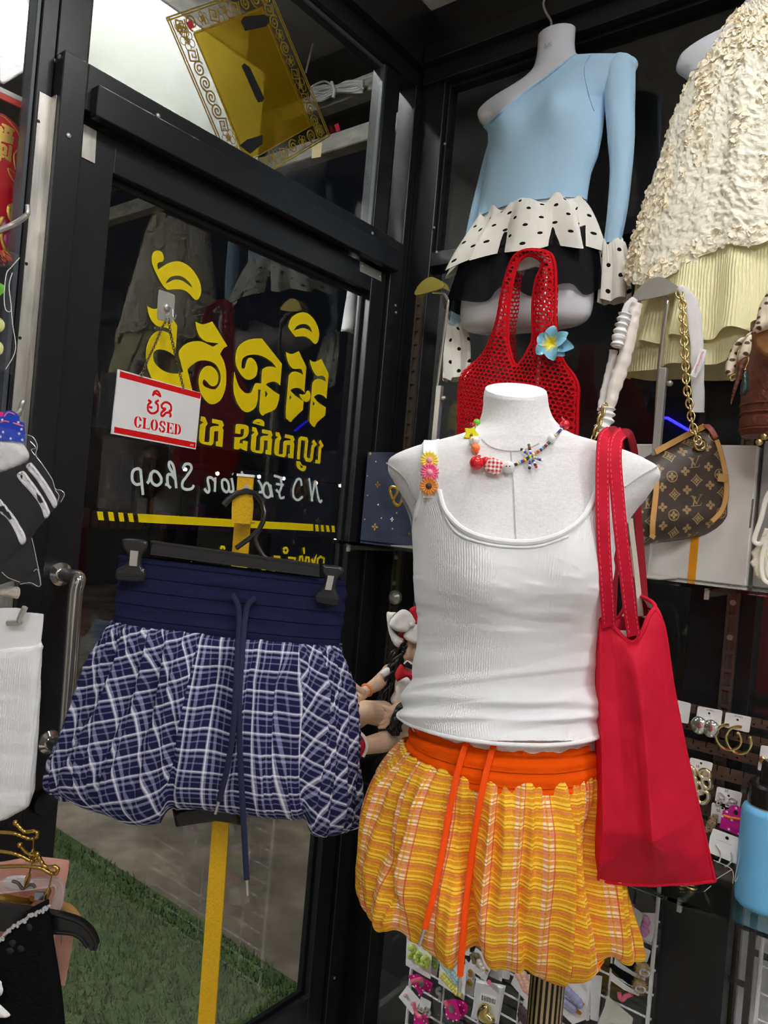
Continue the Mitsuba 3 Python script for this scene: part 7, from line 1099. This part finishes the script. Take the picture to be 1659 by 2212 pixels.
# ================================================================ wire grid with hair accessories under the shelf
GRW = mat('white_wire', (232, 232, 236), .4)
def grid(lab, xs, zs, y):
    k = thing('wire_grid', lab, 'grid panel')
    for i, x in enumerate(xs): obj('upright', tube([[x, y, zs[0] - .01], [x, y, zs[-1] + .01]], .0042 if i in (0, len(xs) - 1) else .0022, 8), GRW, k)
    for z_ in zs: obj('cross_wire', tube([[xs[0], y + .004, z_], [xs[-1] + .006, y + .004, z_]], .0024, 8), GRW, k)
grid('white wire grid panel hung with hair clips under the lower shelf', [.265, .365, .465, .565, .665, .768, .852], list(np.arange(.03, .80, .0505)), -.06); grid('white wire grid panel at the lower right edge', [1.046, 1.146, 1.246], list(np.arange(.07, .76, .0505)), -.05)
obj('white_cabinet', bx([.99, .05, -.02], [1.8, .3, .90], .004), mat('cabinet_white', (226, 228, 238), .35), smooth=False, label='pale grey cabinet behind the glass at the lower right', cat_='cabinet')
PEG = mat('pink_peg', (226, 108, 136), .4); zA = Z(5.53, (860, 1990)); zB = Z(5.53, (1150, 1980)); pQ1 = WY(-.10); pQ2 = WY(-.085); pQ3 = WY(-.125); pQ4 = WY(-.14)
def hcard(lab, L, pl, pegs=(), m=WHITEP): 
    k = thing('hair_clip_card', lab, 'card'); plt('card', pl, L, 0, .001, m, k, .0015)
    for L2 in pegs: wire('peg', pl, L2, .012, .0042, PEG, k)
    return k
def blob(k, nm, pl, pts, r, m, h=.006, sc=(1, 1, 1)):
    for x, y in pts: obj(nm, ball(pl.at(x, y, h), r, 2, sc), m, k, smooth=True)
GRN = mat('green_resin', (196, 214, 110), .3); GRN2 = mat('green_resin_dark', (150, 180, 70), .3)
k = hcard('white card with a pale green flower barrette', zA([(105, 110), (300, 210), (405, 330), (385, 695), (90, 525)]), pQ3, [zA([(200, 200), (230, 240), (240, 270)])]); blob(k, 'green_petal', pQ3, zA([(150, 320), (180, 350), (145, 420), (215, 430), (240, 390), (235, 480), (300, 450), (335, 440), (290, 510), (330, 540), (170, 300), (265, 500), (350, 480)]), .0075, GRN); blob(k, 'green_centre', pQ3, zA([(165, 340), (245, 390), (330, 450), (150, 410), (235, 470), (310, 535)]), .0042, GRN2, .0125)
k = hcard('narrow white card with green flowers, behind the pale green barrette card', zA([(400, 370), (497, 440), (455, 665), (392, 630)]), pQ2); blob(k, 'green_petal', pQ2, zA([(425, 420), (430, 460), (420, 500), (440, 540)]), .006, GRN2)
LBL = mat('aqua_resin', (168, 202, 206), .35); LYE = mat('lemon_resin', (222, 216, 110), .35)
k = hcard('white card with an aqua and a lemon toothed claw clip', zA([(505, 440), (640, 500), (825, 520), (788, 948), (478, 742)]), pQ3, [zA([(640, 470), (660, 500), (665, 520)])]); blob(k, 'aqua_tooth', pQ3, zA([(525 + i * 24, 505 + i * 32) for i in range(8)] + [(560 + i * 24, 490 + i * 34) for i in range(7)]), .0064, LBL, .005); blob(k, 'lemon_tooth', pQ3, zA([(535 + i * 26, 640 + i * 30) for i in range(9)] + [(515 + i * 26, 655 + i * 30) for i in range(8)]), .0052, LYE, .005)
PRL = mat('pearl', (226, 218, 206), .12, .2, clearcoat=1.); BRS = mat('smoky_bead', (120, 104, 80), .15)
k = hcard('white card with pearl and smoky bead hair pins', zA([(925, 315), (1150, 470), (1045, 722), (830, 540)]), pQ4); blob(k, 'smoky_bead', pQ4, zA([(900, 400), (940, 410), (905, 450), (945, 280), (975, 300), (910, 480), (890, 430)]), .006, BRS); blob(k, 'pearl', pQ4, zA([(965, 480), (1018, 568), (1020, 330), (1075, 410), (1040, 370), (990, 520)]), .0062, PRL); plt('pin', pQ4, zA([(1040, 570), (1080, 590), (1070, 605), (1030, 585)]), .004, .006, GOLDM2, k)
k = hcard('white card behind the pearl pins, with one pearl', zA([(1140, 505), (1255, 560), (1235, 722), (1085, 655)]), pQ3); blob(k, 'pearl', pQ3, zA([(1170, 575)]), .006, PRL); k = hcard('plain white card behind the pearl pin cards', zA([(1255, 560), (1340, 620), (1325, 700), (1240, 680)]), pQ2); k = hcard('white card showing beside the orange drawstring', zA([(700, 250), (865, 200), (850, 415), (700, 380)]), pQ2)
k = hcard('white card with gold leaf clips beside the white pouch', zA([(800, 440), (920, 600), (905, 900), (800, 860)]), pQ2); blob(k, 'gold_leaf', pQ2, zA([(860, 600), (860, 640), (850, 720), (860, 750), (840, 735)]), .0048, GOLDM2)
k = thing('zip_pouch', 'white zip pouch with a barcode and a gold claw clip inside', 'pouch'); pQ5 = WY(-.15); pil('pouch', pQ5, zA([(930, 690, 0), (1290, 768, 0), (1270, 850), (1240, 1020), (1200, 1230, 0), (1030, 1200), (865, 1160, 0), (900, 980), (915, 800)]), 0, mat('pouch_white', (214, 216, 220), .25, 0., .5), k, .008, .006, sm=4); plt('label', pQ5, zA([(990, 845), (1180, 905), (1165, 1020), (970, 950)]), .0065, .007, WHITEP, k)
for i in range(16): x = 1000 + i * 10.5; plt('barcode_bar', pQ5, zA([(x, 883 + (x - 1000) * .33), (x + (4 if i % 3 else 7), 884 + (x - 1000) * .33), (x - 3 + (4 if i % 3 else 7), 943 + (x - 1000) * .33), (x - 3, 942 + (x - 1000) * .33)]), .007, .0073, BLACKP, k)
obj('peg', tube([pQ5.at(*zA([(1085, 728)])[0], 0), pQ5.at(*zA([(1085, 728)])[0], .02)], .005, 10), PEG, k); pil('gold_claw', pQ5, zA([(985, 990), (1060, 980), (1100, 1040), (1090, 1090), (1150, 1160), (1140, 1220), (1040, 1220), (960, 1150), (945, 1080)]), .012, GOLDM, k, .012, .010, label='gold claw clip')
HOT = mat('hot_pink', (206, 20, 128), .4)
def pink(lab, L, hole, pl, dots, pegl=None):
    k = thing('dotted_card', lab, 'card'); plt('card', pl, zA(L), 0, .001, HOT, k, .001); 
    if hole: o = pl.uv(*zA([hole])[0]); obj('hole_ring', extr(pl, affinity.scale(Point(o).buffer(.009, 12), .85, 1.1), .001, .0014), mat('hole_grey', (128, 124, 122), .6) if 'mat_hole_grey' not in scene else 'mat_hole_grey', k, False)
    for x, y in dots: obj('dot', extr(pl, Point(pl.uv(*zA([(x, y)])[0])).buffer(.0019, 6), .001, .0016), WHITEP, k, False)
    if pegl: wire('peg', pl, zA(pegl), .014, .0045, PEG, k)
pink('hot pink dotted card on a long pink peg, uppermost of its kind', [(115, 650), (215, 630), (320, 690), (335, 800), (265, 895), (200, 790)], (278, 735), pQ4, [(190, 655), (185, 690), (265, 790), (300, 820), (255, 880), (215, 770)], [(160, 720), (220, 700), (285, 690)]); pink('hot pink dotted card half behind the uppermost one', [(330, 690), (415, 745), (375, 880), (325, 800)], None, pQ3, [(360, 770), (380, 820), (370, 860), (345, 740)])
pink('hot pink dotted card with a grey hole, left of the white pouch', [(550, 950), (690, 930), (740, 1120), (725, 1200), (570, 1150)], (635, 1040), pQ4, [(580, 1110), (600, 1160), (700, 1180), (690, 1100), (565, 1030), (660, 1190)], [(560, 950), (580, 1000), (600, 1005)]); pink('hot pink dotted card tucked behind, against the white pouch', [(620, 930), (780, 950), (835, 1010), (825, 1090), (745, 1180), (700, 1000)], None, pQ3, [(660, 940), (740, 1000), (780, 970), (790, 1060), (750, 1120), (720, 1060)]); pink('hot pink dotted card at the bottom edge of the photo', [(190, 1110), (330, 1120), (375, 1240), (185, 1240)], None, pQ4, [(200, 1170), (240, 1140), (310, 1190), (340, 1220)], [(190, 970), (200, 1060), (240, 1120), (280, 1140)])
k = hcard('small tilted white card with stud earrings at the bottom', zA([(110, 765), (268, 952), (178, 1122), (5, 905)]), pQ4); blob(k, 'stud', pQ4, zA([(85, 890), (170, 990)]), .0045, mat('pink_stone', (206, 160, 180), .1, .3)); k = hcard('small white card with crumpled silver earrings', zA([(270, 900), (395, 965), (380, 1060), (250, 1020)]), pQ2); blob(k, 'silver_bead', pQ2, zA([(250, 1040), (290, 1060), (340, 1050), (370, 1090), (320, 1100), (360, 1120)]), .006, CHROME)
plt('clear_pack', pQ2, zA([(40, 690), (110, 630), (100, 760), (30, 760)]), 0, .0006, CLEARBAG, None, label='crumpled clear pack left of the hot pink cards', cat_='pack'); k = thing('clear_pack', 'clear pack with a transparent claw clip above the pink cards', 'pack'); plt('bag', pQ2, zA([(380, 780), (560, 830), (545, 1150), (440, 1120)]), 0, .0006, CLEARBAG, k); wire('claw', pQ2, zA([(500, 800), (465, 820), (470, 860), (500, 880), (490, 960)]), .004, .004, CLR, k)
PCH = mat('peach_resin', (228, 176, 156), .35); k = hcard('white card with peach twisted claw clips beside the striped pole', zA([(1395, 630), (1645, 640), (1570, 1008), (1345, 745)]), pQ3, [zA([(1590, 940), (1580, 1000)])]); blob(k, 'peach_twist', pQ3, zA([(1440 + i * 22, 640 + i * 42) for i in range(5)] + [(1500 + i * 14, 640 + i * 40) for i in range(6)]), .0085, PCH); DKV = mat('plum_resin', (86, 66, 70), .4); k = hcard('white card with plum claw clips at the bottom, left of the pole', zA([(1500, 940), (1640, 980), (1600, 1240), (1440, 1240)]), pQ2); blob(k, 'plum_petal', pQ2, zA([(1480 + i * 24, 1060 + i * 34) for i in range(6)] + [(1470 + i * 20, 1120 + i * 30) for i in range(4)]), .009, DKV)
LAV = mat('lavender_resin', (150, 150, 186), .35); k = hcard('white card with lavender flower clips right of the pole', zB([(392, 715), (705, 760), (640, 1230), (482, 1290), (303, 1115)]), pQ4, [zB([(505, 730), (530, 770), (540, 780)])]); blob(k, 'lavender_petal', pQ4, zB([(380 + i * 38, 860 + i * 38) for i in range(6)] + [(400 + i * 38, 850 + i * 40) for i in range(5)] + [(350 + i * 36, 980 + i * 28) for i in range(5)] + [(370 + i * 34, 1030 + i * 26) for i in range(4)]), .0075, LAV); [plt('clip_tail', pQ4, zB(L), .004, .007, GOLDM2, k) for L in ([(575, 1030), (620, 1050), (612, 1068), (570, 1050)], [(490, 1090), (590, 1160), (575, 1178), (500, 1140)])]
for i, L in enumerate(([(700, 745), (745, 700), (835, 712), (785, 1256), (690, 1228)], [(640, 800), (700, 790), (680, 1240), (640, 1250)], [(240, 720), (330, 750), (310, 870), (225, 830)], [(740, 540), (790, 510), (775, 630), (740, 625)])): hcard(['blank white card behind the lavender clip card', 'second blank white card against the lavender clip card', 'white card corner just right of the striped pole', 'white card corner under the hem of the yellow skirt'][i], zB(L), [pQ2, pQ3, pQ3, pQ2][i])
PKB = mat('pink_bead', (206, 130, 186), .15, clearcoat=1.); k = hcard('white card with pink bead hair ties under the tote', zB([(1050, -60), (1480, -40), (1478, 60), (1425, 312), (1270, 255), (1150, 200)]), pQ2, [zB([(1160, -170), (1175, -130), (1215, -125)])]); blob(k, 'pink_bead', pQ2, zB([(1350, 30), (1345, 90), (1335, 140), (1330, 200), (1365, 60), (1355, 170)]), .008, PKB)
GREYC = mat('grey_card', (206, 206, 196), .5); k = hcard('greyish card in a clear sleeve with a fine chain, under the tote', zB([(1050, -180), (1130, -170), (1330, -30), (1160, 520), (1080, 470), (1010, 200)]), pQ3, m=GREYC); wire('fine_chain', pQ3, zB([(1100, 235), (1160, 200), (1225, 125)]), .001, .0009, STEEL, k); k = hcard('white card below the pink bead card', zB([(1260, 330), (1415, 410), (1370, 545), (1215, 522)]), pQ2)
k = thing('fur_hair_clip', 'black velvet hair clip with fur ball and rhinestone emblem, upper of two', 'hair clip'); k2_ = thing('fur_hair_clip', 'black velvet hair clip with fur ball and rhinestone emblem, lower of two', 'hair clip'); VEL = mat('black_velvet', (10, 10, 11), .95, 0., .1); FURB = mat('tan_fur_ball', (182, 154, 112), .95, 0., .1); g_ = np.random.default_rng(3)
for kk, Lc, Lb, cc, cp in ((k, [(985, 490), (1060, 560), (1200, 660), (1350, 720), (1345, 770), (1180, 700), (1060, 640), (975, 560)], [(1000, 490), (1100, 480), (1220, 520), (1250, 600), (1240, 660), (1130, 600)], (1320, 640), (1340, 670)), (k2_, [(935, 660), (1050, 770), (1180, 860), (1280, 900), (1270, 950), (1100, 880), (928, 760)], [(915, 580), (950, 560), (1080, 640), (1210, 720), (1210, 830), (1100, 770), (940, 620)], (1285, 835), (1290, 865))):
    plt('card', pQ4, zB(Lc), 0, .001, WHITEP, kk); pil('velvet_band', pQ4, zB(Lb), .005, VEL, kk, .008, .006); c0 = pQ4.at(*zB([cc])[0], .008); N_ = 1500; dv = g_.normal(size=(N_, 3)); dv /= np.linalg.norm(dv, axis=1, keepdims=True); e = g_.normal(size=(N_, 3)) * .0009; q = c0 + dv * [.008]; V = np.stack([q, q + np.cross(dv, g_.normal(size=(N_, 3))) * .0006, c0 + dv * g_.uniform(.013, .0185, (N_, 1)) + e], 1).reshape(-1, 3); obj('fur_ball', cat([ball(c0, .0115, 3), trimesh.Trimesh(V, np.arange(3 * N_).reshape(-1, 3), process=False)]), FURB, kk, smooth=False, label='tan fur ball')
    for sg in (-1, 1):
        a = np.linspace(.75, 5.53, 16) + (math.pi if sg > 0 else 0); o = np.array(zB([cp])[0]); P = [pQ4.at(o[0] + sg * 2.6 + 7.5 * math.cos(b), o[1] + 1.0 * sg + 6.5 * math.sin(b), .027) for b in a]; obj('rhinestone_emblem', tube(np.array(P), .0019, 8), RHN, kk)
k = thing('clear_sleeve', 'clear sleeve with a large greyish card on a pink peg at the bottom', 'pack'); plt('card', pQ3, zB([(890, 935), (1205, 1215), (1180, 1320), (760, 1320), (860, 1080)]), 0, .001, GREYC, k); plt('sleeve', pQ3, zB([(900, 800), (1200, 940), (1375, 1060), (1275, 1320), (760, 1320)]), .002, .0026, CLEARBAG, k); wire('peg', pQ3, zB([(1035, 910), (1050, 970), (1080, 990), (1120, 950), (1185, 925)]), .012, .0045, PEG, k)
